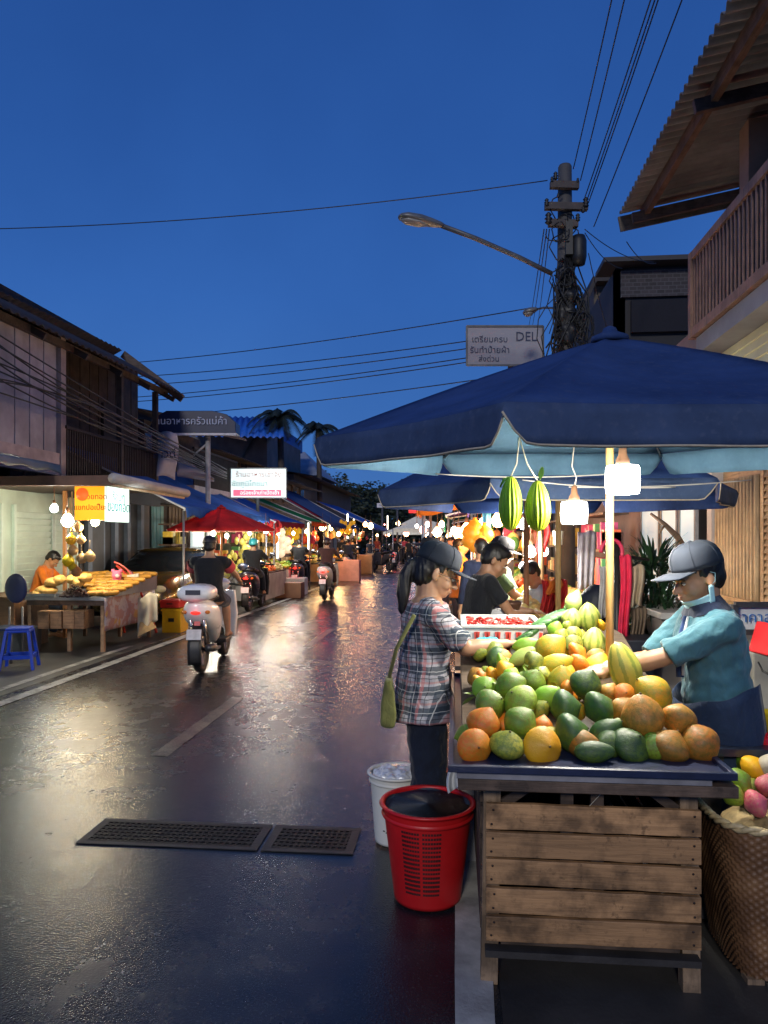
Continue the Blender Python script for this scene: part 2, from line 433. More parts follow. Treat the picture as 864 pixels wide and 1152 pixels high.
    if shirt:
        sm = MB(); ln = [(-hem*3.0, .168, .122, 0)]
        T = torso(.016, 2, 9)
        hemc = P+V((0, 0, -(hem+.06)*s)); T = [ring(hemc, rt0, fw0, (.172*W+.044)*s, (.128*W+.054)*s)]+T
        sm.loft(T)
        sm.cap([P+up*.46*s, P+up*.495*s+fw*.0*s], [.085*s, .064*s], 14)
        for sh_ in (shL, shR): sm.cap([P+up*.465*s, sh_+up*.004*s], [.072*s, .062*s*W], 14)
        for i, (sh, el, wr) in enumerate(arms):
            sd = -1 if i == 0 else 1
            if sleeve <= 1:
                e = sh.lerp(el, sleeve); d_ = (el-sh).normalized()
                sm.tube([sh-rt*sd*.05*s, sh, sh.lerp(e, .5), e], [.058*s*W, .064*s*W, .062*s*W, (.047+.02*(1-sleeve)+.012)*s*W], 16)
            else:
                sm.cap([sh-rt*sd*.03*s, sh.lerp(el, .4), el], [.066*s*W, .062*s*W, .052*s*W]); f = sleeve-1
                sm.tube([el-(wr-el)*.02, el.lerp(wr, f*.5), el.lerp(wr, f)], [.052*s*W, .05*s, .04*s], 16)
        me = remesh(sm, max(vox, .0065), 3, dsp(fold), 'shirt')
        part(None, 'shirt', shirt, root, world=False, me=me)
    if pants:
        pm = MB(); pm.loft(torso(.008, 0, 4))
        for hj, kn, an, td in legs:
            if shorts:
                e = hj.lerp(kn, .98); pm.tube([hj+V((0, 0, .04*s)), hj.lerp(kn, .4), e], [.095*s*W, .092*s*W, .078*s*W], 16)
            else:
                pm.cap([hj, hj.lerp(kn, .45), kn], [.094*s*W, .088*s*W*(1+pw)/2, .07*s*W*pw]); pm.tube([kn-(an-kn)*.02, kn.lerp(an, .4), an+(kn-an)*.04], [.069*s*W*pw, .068*s*W*pw, .064*s*pw], 16)
        me = remesh(pm, max(vox, .008), 3, dsp(fold*1.1), 'trousers')
        part(None, 'shorts' if shorts else 'trousers', pants, root, world=False, me=me)
    if shoes:
        for hj, kn, an, td in legs:
            q = MB(); q.cap([an-td*.05*s+V((0, 0, -.045*s)), an+td*.08*s+V((0, 0, -.045*s)), an+td*.165*s+V((0, 0, -.052*s))], [.037*s, .042*s, .03*s])
            part(None, 'shoe', shoes, root, world=False, me=remesh(q, .01, 2, name='shoe'))
    if hair:
        hm = MB(); hm.T = HB
        hm.ell((0, -.022, .148), (.084, .1, .094)); hm.ell((0, -.05, .1), (.076, .062, .07)); hm.ell((0, .03, .19), (.06, .06, .042))
        for q in (-1, 1): hm.cap([(q*.07, .02, .15), (q*.073, .006, .115)], [.014, .009], 8)
        if hair == 'ponytail':
            hm.cap([(0, -.095, .12), (0, -.122, .10), (0, -.128, .03), (0, -.108, -.05), (0, -.08, -.12), (0, -.06, -.155)], [.022, .028, .034, .032, .022, .006], 12)
            hm.ell((0, -.05, .07), (.07, .06, .06))
        if hair == 'bun': hm.ell((0, -.12, .19), (.04, .04, .04))
        if hair == 'long': hm.cap([(0, -.06, .12), (0, -.09, 0), (0, -.1, -.14)], [.08, .08, .05], 12)
        hm.T = None
        me = remesh(hm, max(vox, .006), 1, lambda c: .006*noise.noise(V((c.x*90, c.y*90, c.z*9))), 'hair')
        part(None, 'hair', HAIR, root, world=False, me=me)
    if hat in ('cap', 'capback'):
        c = MB(); Q = HB @ Matrix.Translation((0, 0, cap_off)) @ (Matrix.Rotation(PI, 4, 'Z') if hat == 'capback' else Matrix.Identity(4)); c.T = Q
        prof = [(1.0, 0), (1.0, .2), (.965, .45), (.87, .68), (.7, .85), (.45, .95), (.2, .99), (.02, 1.0)]
        R = []
        for r, z in prof: R.append([V((.0905*r*math.cos(t), -.012+.111*r*math.sin(t)+(z*.006), .145+.108*z)) for t in [2*PI*k/36 for k in range(36)]])
        c.loft(R); c.ell((0, -.008, .254), (.009, .009, .005))
        for k in range(6):
            t0 = PI*k/3+PI/6
            c.tube([V((.0915*r*math.cos(t0), -.012+.1122*r*math.sin(t0)+z*.006, .1455+.108*z)) for r, z in prof[:-1]], .0013, 5)
        def brim(u, v):
            a = (u-.5)*2.1; e = .1*v*max(0, math.cos(a*.78))**.5; x = (.092+.008*v)*math.sin(a); y = -.012+.111*math.cos(a)+e*.95
            return V((x, y, 15e-2-.006*v-.14*(x*x)/(.09)*.9))
        c.sheet(brim, 18, 6, .004); c.T = None
        part(c, 'cap', hatm, root, world=False)
    elif hat == 'helmet':
        c = MB(); c.T = HB; R = []
        prof = [(.93, -.35), (.99, -.1), (1, .15), (.96, .42), (.86, .66), (.66, .86), (.36, .97), (.02, 1.0)]
        for r, z in prof: R.append([V((.118*r*math.cos(t), -.008+.138*r*math.sin(t), .135+.135*z)) for t in [2*PI*k/28 for k in range(28)]])
        c.loft(R); c.T = None; ho = part(c, 'helmet', hatm, root, world=False)
    elif hat == 'sun':
        c = MB(); c.T = HB
        c.lathe([(.2, .17), (.19, .177), (.1, .185), (.096, .24), (.08, .262), (.02, .27)], n=28); c.T = None; part(c, 'sun_hat', hatm, root, world=False)
    elif hat == 'band':
        c = MB(); c.T = HB; c.ell((0, -.015, .165), (.092, .112, .085)); c.T = None; part(c, 'head_scarf', hatm, root, world=False)
    root['_n'] = 0; del root['_n']
    return root, HB, dict(arms=arms, legs=legs, rt=rt, fw=fw, up=up, P=P, s=s, neck=neck)
# ------------------------------------------------------------------ camera, world, light
cam = bpy.data.cameras.new('camera'); co_ = bpy.data.objects.new('camera', cam); COL.objects.link(co_)
cam.sensor_fit = 'VERTICAL'; cam.sensor_height = 24; cam.lens = 24*FPX/1152; cam.shift_y = 29/1152; cam.clip_start = .05; cam.clip_end = 2000
co_.location = (0, 0, H); co_.rotation_euler = (PI/2, 0, YAW); SC.camera = co_
SC.view_settings.view_transform = 'Standard'; SC.view_settings.look = 'None'; SC.view_settings.exposure = 0; SC.view_settings.gamma = 1
SC.cycles.use_denoising = True; SC.cycles.max_bounces = 6; SC.cycles.diffuse_bounces = 3; SC.cycles.glossy_bounces = 3; SC.cycles.transmission_bounces = 4
SC.cycles.caustics_reflective = False; SC.cycles.caustics_refractive = False; SC.cycles.sample_clamp_indirect = 4; SC.cycles.sample_clamp_direct = 0
SC.cycles.use_light_tree = True
w = bpy.data.worlds.new('World'); SC.world = w; w.use_nodes = True; nt = w.node_tree; bg = nt.nodes['Background']
tc = nt.nodes.new('ShaderNodeTexCoord'); sx = nt.nodes.new('ShaderNodeSeparateXYZ'); nt.links.new(tc.outputs['Generated'], sx.inputs[0])
rp = nt.nodes.new('ShaderNodeValToRGB'); nt.links.new(sx.outputs[2], rp.inputs[0]); e = rp.color_ramp.elements
SKY = [(0.0, (.060, .180, .48)), (.12, (.046, .160, .48)), (.3, (.032, .130, .45)), (.45, (.023, .100, .375)), (.62, (.017, .076, .305))]
while len(e) < len(SKY): e.new(.5)
for i, (p, c) in enumerate(SKY): e[i].position = p; e[i].color = c+(1,)
sk = nt.nodes.new('ShaderNodeTexSky'); sk.sky_type = 'NISHITA'; sk.sun_disc = False; sk.sun_elevation = math.radians(1.0); sk.sun_rotation = math.radians(160)
sm_ = nt.nodes.new('ShaderNodeMix'); sm_.data_type = 'RGBA'; sm_.blend_type = 'ADD'; sm_.inputs[0].default_value = .002
nt.links.new(rp.outputs[0], sm_.inputs[6]); nt.links.new(sk.outputs[0], sm_.inputs[7])
nz = nt.nodes.new('ShaderNodeTexNoise'); nt.links.new(tc.outputs['Generated'], nz.inputs['Vector']); nz.inputs['Scale'].default_value = 3.0; nz.inputs['Detail'].default_value = 5
r2 = nt.nodes.new('ShaderNodeValToRGB'); nt.links.new(nz.outputs[0], r2.inputs[0]); r2.color_ramp.elements[0].color = (.90, .91, .93, 1); r2.color_ramp.elements[1].color = (1.10, 1.08, 1.06, 1); r2.color_ramp.elements[0].position = .3; r2.color_ramp.elements[1].position = .7
mm = nt.nodes.new('ShaderNodeMix'); mm.data_type = 'RGBA'; mm.blend_type = 'MULTIPLY'; mm.inputs[0].default_value = 1
nt.links.new(sm_.outputs[2], mm.inputs[6]); nt.links.new(r2.outputs[0], mm.inputs[7]); nt.links.new(mm.outputs[2], bg.inputs[0]); bg.inputs[1].default_value = .95
# one faint, wide warm light from behind the camera: added fill for the cart front, its source unseen
sl = bpy.data.lights.new('sun', 'SUN'); sl.energy = 1.1; sl.angle = math.radians(9); sl.color = (1, .95, .88)
so = bpy.data.objects.new('sun', sl); COL.objects.link(so); so.rotation_euler = V((.12, .88, -.42)).to_track_quat('-Z', 'Y').to_euler()

# ------------------------------------------------------------------ ground and road
def asphalt():
    t = NT('wet_asphalt'); co = t.coord('Object')
    big = t.noise(co, .42, 2, .5, 0); mid = t.noise(co, 3.2, 5, .6); agg = t.noise(co, 95, 4, .7)
    c2 = t.coord('Object', scale=(1.0, .16, 1)); streak = t.noise(c2, 1.6, 3, .5, 0)
    vor = t.node('ShaderNodeTexVoronoi'); t.link(co, vor.inputs['Vector']); vor.inputs['Scale'].default_value = 130
    base = t.ramp(mid, [(.3, (.008, .010, .015)), (.55, (.014, .017, .023)), (.75, (.025, .028, .035))])
    base = t.mix(t.ramp(agg, [(.56, 0), (.72, .55)]), base, (.10, .10, .105))
    t.base(base)
    fine = t.noise(t.coord('Object', scale=(1, .7, 1)), 9, 6, .7); wet = t.math('ADD', t.math('MULTIPLY', big, .4), t.math('ADD', t.math('MULTIPLY', streak, .25), t.math('MULTIPLY', fine, .35)))
    r = t.ramp(wet, [(.3, .17), (.5, .25), (.7, .36)])
    r = t.math('ADD', r, t.math('MULTIPLY', t.math('SUBTRACT', mid, .5), .16)); t.set(Roughness=r, Specular_IOR_Level=.5)
    hgt = t.math('ADD', t.math('MULTIPLY', vor.outputs['Distance'], .55), t.math('ADD', t.math('MULTIPLY', agg, .5), t.math('MULTIPLY', t.noise(co, 18, 4), .45)))
    b = t.bump(hgt, .27, .006)
    return t.m
ASPH = asphalt()
CONC = mat((.085, .083, .08), .55, .4, 2.2, .35, 70, dirt=.7)
g = MB(); g.grid(lambda u, v: (-160+320*u, -12+400*v, -.02), 8, 10); top(g, 'ground', mat((.05, .05, .05), .6, .4, 1, .3, 50, dirt=.6), kind='structure')
g = MB(); g.grid(lambda u, v: (-4.62+7.4*u, -6+260*v, 0), 4, 40); top(g, 'road', ASPH, kind='structure', origin=(0, 0, 0))
g = MB(); g.b2((-12, -6, -.01), (-4.62, 254, .004)); top(g, 'roadside_pavement', mat((.06, .058, .055), .42, .4, 2.5, .35, 60, dirt=.6), kind='structure')
g = MB(); g.b2((.16, -2, .0), (2.78, 2.2, .012)); g.b2((.16, 2.2, .0), (2.78, 7.2, .012)); g.b2((.16, 7.205, 0), (2.78, 60, .012))
top(g, 'market_pavement', mat((.038, .036, .034), .5, .5, 1.7, .4, 55, dirt=.6), kind='structure')
# painted markings: worn
def paintm():
    t = NT('worn_paint'); co = t.coord('Object'); n = t.noise(co, 5, 6, .7); f = t.noise(co, 70, 3, .7)
    k = t.math('ADD', t.math('MULTIPLY', n, .6), t.math('MULTIPLY', f, .4)); c = t.ramp(k, [(.42, (.06, .06, .06)), (.52, (.38, .37, .34)), (.7, (.52, .51, .47))]); t.base(c)
    t.set(Roughness=.42); t.bump(t.noise(co, 90, 4), .4, .005); return t.m
PAINT = paintm()
def strip(name, x0, x1, y0, y1, z=.008, m=None, n=30):
    g = MB(); g.grid(lambda u, v: (x0+(x1-x0)*u+.006*noise.noise(V((v*40, u*9, x0))), y0+(y1-y0)*v, z), 2, n); top(g, name, m or PAINT, kind='structure')
strip('road_edge_line', -4.47, -4.33, 1, 120); strip('road_edge_line', -4.86, -4.76, 1, 10.6, .009)
def fadem(c):
    t = NT('faded_paint'); co = t.coord('Object'); n = t.noise(co, 4, 6, .75); t.base(t.ramp(t.math('ADD', t.math('MULTIPLY', n, .6), t.math('MULTIPLY', t.noise(co, 60, 3), .4)), [(.42, (.022, .023, .026)), (.58, c)])); t.set(Roughness=.28); t.bump(t.noise(co, 95, 4), .3, .006); return t.m
FADE = fadem((.22, .20, .14))
for y0, y1 in ((5.3, 7.3), (10.8, 13), (16.5, 18.5), (22, 24)): strip('lane_dash', -2.25, -2.12, y0, y1, .004, FADE)
strip('pavement_edge_line', 0.0, .135, .5, 9, .014, mat((.42, .41, .38), .55, .5, 5, .5, 60, dirt=.75))
# shallow kerb stone strip
g = MB(); g.b2((.0, 9.1, .0), (.155, 60, .05)); top(g, 'kerb', CONC, kind='structure')
# drain grates across the road
IRON = mat((.016, .016, .018), .62, .4, 20, .5, 90, metal=.7)
def grate(x0, x1, y0, y1, label):
    e_ = empty('drain_grate', ((x0+x1)/2, (y0+y1)/2, 0), 0, label, 'drain grate')
    f = MB()
    for a, b in (((x0, y0, .003), (x1, y0+.04, .007)), ((x0, y1-.04, .003), (x1, y1, .007)), ((x0, y0+.041, .003), (x0+.045, y1-.041, .007)), ((x1-.045, y0+.041, .003), (x1, y1-.041, .007))): f.b2(a, b)
    part(f, 'frame', mat((.02, .02, .022), .6, .5, 15, .6, 80), e_)
    f = MB(); f.b2((x0+.045, y0+.041, .0005), (x1-.045, y1-.041, .002)); part(f, 'pit', mat((.006, .006, .006), .3, .2), e_)
    f = MB(); n = int((x1-x0)/.032)
    for i in range(1, n):
        x = x0+(x1-x0)*i/n; f.bar((x, y0+.04, .0045), (x+.012, y1-.04, .0045), .0135, .004)
    for j in range(1, 8):
        y = y0+(y1-y0)*j/8; f.b2((x0+.046, y-.009, .002), (x1-.046, y+.009, .0072))
    part(f, 'grid_bars', IRON, e_)
ya, yb = 3.74, 4.08
grate(-2.0, -1.02, ya, yb, 'long rectangular iron drain grate across the road, left of two'); grate(-1.0, -.52, ya, yb, 'shorter iron drain grate across the road beside the white bucket')

# ------------------------------------------------------------------ buildings, left side
DARKW = wood((.06, .045, .038), 1.2, 'Z', .75, .6); DK = mat((.018, .017, .02), .7, .4, 3, .3, 30, dirt=.4)
ROOFD = mat((.035, .028, .027), .7, .5, 5, .5, 30, dirt=.7)
SIDING = mat((.36, .34, .38), .7, .25, 3, .3, 40, dirt=.6)
def corr(mb, a, b, c, n, amp=.025, t=.006, sub=5, dirn=None):
    """corrugated sheet: a->b is across the ribs, a->c along them"""
    a, b, c = V(a), V(b), V(c); nr = (b-a).cross(c-a).normalized()
    mb.sheet(lambda u, v: a+(b-a)*u+(c-a)*v+nr*amp*math.sin(u*n*2*PI), n*sub, 1, t)
# siding house at the near left
hs = empty('timber_house', (-7.4, 8.5, 0), 0, 'old two-storey timber house with grey plank siding and a shadowy balcony', 'house')
Ys = 11.35
q = MB()
for i in range(28):
    y = 6.0+i*.19; q.b2((-6.42, y, 2.98), (-6.36-.012*(i % 2), y+.183, 4.82))
part(q, 'plank_siding', SIDING, hs)
q = MB(); q.b2((-6.47, Ys-.02, 2.5), (-6.3, Ys+.13, 4.85)); part(q, 'corner_post', mat((.33, .27, .26), .7, .3, 4, .3, dirt=.5), hs)
q = MB(); q.b2((-6.44, 5.6, 2.62), (-6.32, Ys-.03, 2.975)); part(q, 'fascia_board', mat((.42, .34, .34), .7, .3, 4, .3, dirt=.6), hs)
q = MB(); q.b2((-8.2, 5.5, 2.5), (-6.45, 5.6, 5.6)); q.b2((-8.25, 5.5, 0), (-8.15, 17, 6.2)); q.b2((-8.1, 5.6, 2.40), (-6.5, 17.0, 2.5)); part(q, 'wall', DARKW, hs)
# balcony recess behind
q = MB()
for i in range(26): q.b2((-7.32, Ys+.15+i*.19, 2.55), (-7.27-.01*(i % 2), Ys+.15+i*.19+.18, 5.5))
part(q, 'balcony_wall', wood((.05, .036, .03), 1, 'Z', .75, .5), hs)
for a_, b_ in (((-7.26, 12.6, 2.55), (-7.2, 13.5, 4.5)), ((-7.26, 14.6, 3.3), (-7.2, 15.4, 4.4))): q = MB(); q.b2(a_, b_); part(q, 'shutter', wood((.035, .026, .022), 1, 'Y', .7, .5), hs)
q = MB(); q.b2((-7.9, Ys, 2.42), (-6.3, 15.2, 2.54)); q.b2((-6.32, Ys+.12, 2.28), (-6.24, 15.2, 2.56)); part(q, 'balcony_floor', DK, hs)
q = MB(); q.bar((-6.3, Ys+.1, 3.42), (-6.3, 15.1, 3.42), .06, .05)
for i in range(60):
    y = Ys+.15+i*.078
    if y < 15.05: q.b2((-6.31, y, 2.57), (-6.29, y+.03, 3.4))
part(q, 'balcony_rail', wood((.03, .022, .02), 1, 'Z', .7, .5), hs)
for y in (13.4, 15.05):
    q = MB(); q.b2((-6.36, y, 2.54), (-6.26, y+.1, 4.7)); part(q, 'post', wood((.05, .04, .036), 1, 'Z'), hs)
q = MB(); corr(q, (-5.98, 5.0, 4.62), (-5.98, 15.75, 4.78), (-7.35, 5.0, 5.40), 54, .02); corr(q, (-7.34, 5.0, 5.40), (-7.34, 15.75, 5.78), (-9.2, 5.0, 4.4), 54, .02); part(q, 'roof', ROOFD, hs)
for i in range(9):
    q = MB(); y = 5.4+i*1.26; q.bar((-6.05, y, 4.60), (-7.3, y, 5.30), .05, .1); part(q, 'rafter', wood((.045, .034, .03), 1, 'X'), hs)
q = MB(); q.bar((-5.98, 15.8, 4.68), (-7.35, 15.8, 5.7), .04, .17); q.bar((-6.3, 5.0, 4.66), (-6.3, 15.7, 4.78), .07, .12); part(q, 'barge_board', wood((.11, .08, .07), 1, 'X'), hs)
# ground floor shopfront: pale green shuttered wall
q = MB(); q.b2((-7.1, 6, 0), (-7.0, 13.15, 2.42)); part(q, 'shopfront', mat((.58, .72, .62), .6, .15, 2, .2, dirt=.3), hs)
for y0 in (9.7, 11.15, 12.3):
    q = MB(); w_ = 1.05 if y0 < 12 else .72
    for k in range(16): q.bar((-6.975, y0, .42+k*.105), (-6.975, y0+w_, .42+k*.105), .012, .09, (.35, 0, 1))
    q.b2((-6.995, y0-.06, .32), (-6.94, y0, 2.15)); q.b2((-6.995, y0+w_, .32), (-6.94, y0+w_+.06, 2.15)); part(q, 'louvre_shutter', mat((.6, .74, .65), .5, .12, 3, .2, dirt=.2), hs)
q = MB(); q.b2((-7.05, 13.15, 0), (-6.95, 14.1, 2.42)); q.b2((-7.25, 14.1, 0), (-7.2, 17, 2.42)); part(q, 'dark_panel', mat((.045, .045, .05), .6, .4, 3), hs)
for y0 in (13.3, 14.3, 14.9, 15.5, 16.2):
    q = MB(); q.b2((-6.94 if y0 < 14 else -7.19, y0, 0), (-6.86 if y0 < 14 else -7.1, y0+.16, 2.4)); part(q, 'pilaster', mat((.12, .15, .2), .6, .3, 3), hs)
# next buildings on the left row
def shop(name, y0, y1, h, x, wallc, label, roofc=None, up=True, roofo=1.0, win=True, cat='shophouse'):
    e_ = empty(name, (x, (y0+y1)/2, 0), 0, label, cat); sgn = -1 if x < 0 else 1
    q = MB(); q.b2((x, y0, 0), (x+sgn*5, y1, h)); part(q, 'wall', mat(wallc, .7, .3, 2.2, .25, 30, dirt=.7), e_)
    q = MB(); corr(q, (x-sgn*roofo, y0-.1, h-.1), (x-sgn*roofo, y1+.1, h-.1), (x+sgn*3, y0-.1, h+.6), max(8, int((y1-y0)*5)), .02); part(q, 'roof', roofc or ROOFD, e_)
    n = max(1, int((y1-y0)/1.7))
    for i in range(n):
        yc = y0+(i+.5)*(y1-y0)/n
        if win and h > 4:
            q = MB(); q.b2((x-sgn*.05, yc-.48, 3.2), (x-sgn*.002, yc+.48, 4.4)); fr = part(q, 'window', wood((.07, .05, .04), 1, 'Z'), e_)
            q = MB(); q.b2((x-sgn*.06, yc-.4, 3.28), (x-sgn*.052, yc-.02, 4.32)); q.b2((x-sgn*.06, yc+.02, 3.28), (x-sgn*.052, yc+.4, 4.32)); part(q, 'pane', mat((.03, .04, .06), .12, .2), fr)
        q = MB(); q.b2((x-sgn*.04, yc-.62, 0), (x-sgn*.003, yc+.62, 2.5))
        part(q, 'door', [mat((.12, .09, .07), .6, .3, 3, .3), mat((.11, .2, .2), .6, .3, 3), mat((.16, .15, .14), .5, .2, 4)][i % 3], e_)
    return e_
tp = empty('timber_house', (-7.2, 19, 0), 0, 'narrow dark wooden house with a railed upper porch beside the white script banner', 'house')
q = MB(); q.b2((-12, 16.7, 0), (-7.25, 20.5, 4.4)); part(q, 'wall', DARKW, tp)
q = MB(); q.b2((-7.3, 16.75, 2.7), (-6.05, 20.2, 2.85)); part(q, 'porch_floor', mat((.3, .29, .3), .6, .3, 3, dirt=.5), tp)
q = MB()
for i in range(44): q.b2((-6.1, 16.8+i*.078, 2.86), (-6.07, 16.83+i*.078, 3.7))
q.bar((-6.08, 16.75, 3.72), (-6.08, 20.2, 3.72), .06, .05); part(q, 'balcony_rail', wood((.03, .024, .022), 1, 'Z'), tp)
q = MB(); corr(q, (-5.9, 16.7, 4.35), (-5.9, 20.6, 4.4), (-9.2, 16.7, 5.0), 20, .02); part(q, 'roof', mat((.2, .17, .18), .6, .3, 4, .4, dirt=.6), tp)
for y0, w_, c in ((16.9, .9, (.1, .26, .28)), (18.1, 2.2, (.07, .045, .035))):
    q = MB()
    for k in range(int(w_/.11)): q.b2((-7.24, y0+k*.11, .35), (-7.2-.012*(k % 2), y0+k*.11+.1, 2.4))
    part(q, 'door', mat(c, .6, .3, 3, .3, dirt=.4), tp)
shop('shophouse', 20.6, 27, 4.2, -7.6, (.07, .07, .08), 'dim shophouse with a teal lit window above the long blue awning', win=True)
shop('shophouse', 27.2, 38, 4.1, -7.8, (.05, .05, .055), 'unlit low shophouse in the middle of the left row', win=True)
shop('shophouse', 38.5, 60, 5, -8.5, (.04, .04, .045), 'long dark building behind the farthest left awnings', win=False)
# blue tarp roof house and grey roofed house further back
e_ = empty('blue_roofed_building', (-13, 40, 0), 0, 'building with a bright blue sheet roof rising behind the black sign', 'building')
q = MB(); q.b2((-17.5, 36, 0), (-9.3, 44, 6.9)); part(q, 'wall', mat((.12, .12, .13), .7, .3, 2, dirt=.5), e_)
q = MB(); corr(q, U(215, 468, 38), U(318, 470, 38), U(205, 490, 34), 16, .05); q.b2((-17.8, 38.5, 6.95), (-9.6, 46, 7.7)); part(q, 'roof', mat((.02, .12, .5), .5, .2, 3, .2), e_)
e_ = empty('grey_roofed_house', (-10.5, 47, 0), 0, 'cream two-storey house with a hipped grey roof behind the palm', 'house')
q = MB(); x0, x1 = XL(283, 46), XL(350, 46); q.b2((x0, 46, 0), (x1, 52, 5.6)); part(q, 'wall', mat((.3, .29, .3), .7, .25, 1.5, dirt=.5), e_)
q = MB(); zc = 7.4; xm = (x0+x1)/2; a = [V((x0-.7, 45.3, 5.5)), V((x1+.7, 45.3, 5.5)), V((x1+.7, 52.7, 5.5)), V((x0-.7, 52.7, 5.5)), V((xm-.9, 49, zc)), V((xm+.9, 49, zc))]
q.add(a, [(0, 1, 5, 4), (1, 2, 5), (2, 3, 4, 5), (3, 0, 4), (3, 2, 1, 0)]); part(q, 'roof', mat((.24, .27, .34), .6, .2, 2, .3), e_)
for px in (300, 330):
    q = MB(); xx = XL(px, 46); q.b2((xx-.5, 45.9, 3.9), (xx+.5, 45.99, 5)); fr = part(q, 'window', mat((.03, .03, .035), .4), e_)
    q = MB(); q.b2((xx-.42, 45.86, 3.98), (xx+.42, 45.895, 4.92)); part(q, 'pane', mat((.03, .045, .07), .1), fr)

# ------------------------------------------------------------------ buildings, right side
BALC = wood((.34, .19, .13), 1, 'Z', .6, .35)
rb = empty('balcony_house', (3.6, 7.5, 0), 0, 'house with a brown railed balcony, corrugated overhanging roof and timber shutters', 'house')
ex = 2.2
q = MB(); A = V((ex, 1.5, 5.92)); B = V((ex, 10.2, 5.97)); q_ = 1
corr(q, A, B, (6.6, 1.5, 6.75), 62, .028, .006, 6); part(q, 'roof', mat((.17, .16, .155), .65, .35, 3, .35, 25, dirt=.7), rb)
q = MB(); q.bar((ex+.28, 1.5, 5.86), (ex+.28, 10.1, 5.9), .07, .16); q.bar((ex+1.5, 1.5, 6.08), (ex+1.5, 10.1, 6.1), .06, .12); q.bar((ex+2.7, 1.5, 6.3), (ex+2.7, 10.1, 6.33), .06, .12); part(q, 'purlin', wood((.2, .11, .07), 1, 'Y', .7, .5), rb)
for y in (3.2, 5.3, 7.4, 9.9):
    q = MB(); q.bar((ex+.1, y, 5.78), (6.4, y, 6.55), .06, .13); part(q, 'rafter', wood((.12, .07, .05), 1, 'X', .7, .5), rb)
q = MB(); q.bar((ex, 10.22, 5.84), (6.6, 10.22, 6.65), .03, .2); part(q, 'barge_board', wood((.13, .1, .08), 1, 'X'), rb)
q = MB(); q.bar((2.6, 1.6, 4.7), (2.6, 8.4, 4.7), .07, .09); q.bar((2.6, 1.6, 3.86), (2.6, 8.4, 3.86), .06, .1); q.bar((2.6, 8.4, 4.7), (4.2, 8.4, 4.7), .09, .07, (0, 0, 1)); q.bar((2.6, 8.4, 3.86), (4.2, 8.4, 3.86), .09, .07)
for y in (1.7, 4.0, 6.2, 8.4): q.b2((2.555, y-.04, 3.8), (2.645, y+.04, 4.74))
for i in range(68): q.b2((2.585, 1.72+i*.0985, 3.9), (2.61, 1.72+i*.0985+.035, 4.67))
for i in range(16): q.b2((2.66+i*.0985, 8.385, 3.9), (2.695+i*.0985, 8.41, 4.67))
part(q, 'balcony_rail', BALC, rb, bev=.003)
q = MB(); q.b2((2.62, 1.6, 3.62), (4.4, 8.36, 3.8)); part(q, 'balcony_floor', mat((.34, .33, .34), .6, .25, 2, dirt=.4), rb)
q = MB(); q.b2((3.6, 1.5, 3.8), (3.7, 8.3, 6.4)); q.b2((2.82, 8.4, 0), (5, 8.5, 3.6)); part(q, 'wall', mat((.16, .1, .075), .7, .3, 2, .25, dirt=.5), rb)
q = MB(); q.b2((3.05, 8.05, 3.8), (3.25, 8.3, 6.0)); part(q, 'post', mat((.36, .23, .16), .6, .2, 3, dirt=.3), rb)
q = MB()
for k in range(13): q.bar((2.86+.0*k, 1.6, 2.42+k*.095), (2.86, 8.3, 2.42+k*.095), .02, .1, (.25, 0, 1))
part(q, 'overhead_shutter', mat((.8, .74, .46), .55, .12, 2, .2, dirt=.3), rb)
# ground floor: louvre door, bamboo panel
LV = wood((.42, .27, .14), 1, 'Y', .55, .3)
q = MB()
for k in range(34): q.bar((2.78, 4.2, .15+k*.062), (2.78, 6.95, .15+k*.062), .012, .07, (.45, 0, 1))
q.b2((2.76, 6.95, .1), (2.84, 7.02, 2.3)); q.b2((2.82, 4.1, 0), (2.9, 8.4, 2.42)); part(q, 'louvre_door', LV, rb)
q = MB()
for i in range(13): q.tube([(2.76, 7.08+i*.085, .3), (2.76, 7.08+i*.085, 2.2)], .034, 8)
q.bar((2.7, 7.05, 1.02), (2.7, 8.15, 1.02), .03, .04); part(q, 'slatted_panel', wood((.46, .3, .15), 1, 'Z', .55, .25), rb)
q = MB(); q.b2((2.70, 8.12, 0), (2.82, 8.26, 2.35)); part(q, 'door_frame', mat((.42, .38, .35), .6, .2, 3), rb)
# shop window front beyond, brown wall
rc = empty('brown_shop', (3.2, 9.6, 0), 0, 'brown-walled shop with a bright glazed window behind the potted palm', 'shop')
q = MB(); q.b2((2.72, 11.2, 0), (5, 15.5, 4.0)); q.b2((2.72, 8.6, 0), (5, 11.2, .75)); q.b2((2.72, 8.6, 2.35), (5, 11.2, 4.0)); q.b2((4.9, 8.6, .7), (5, 11.2, 2.4)); part(q, 'wall', mat((.26, .19, .17), .7, .2, 2, .2, dirt=.4), rc)
for a, b in ((8.66, 9.3), (9.36, 10.1), (10.16, 11.14)):
    q = MB(); q.b2((2.7, a, .76), (2.74, a+.05, 2.34)); q.b2((2.7, b-.05, .76), (2.74, b, 2.34)); q.b2((2.7, a+.05, .76), (2.74, b-.05, .82)); q.b2((2.7, a+.05, 2.28), (2.74, b-.05, 2.34)); fr = part(q, 'window', mat((.2, .2, .2), .5), rc)
    q = MB(); q.b2((2.715, a+.05, .82), (2.725, b-.05, 2.28)); part(q, 'pane', emis((.55, .68, .72), .55), fr)
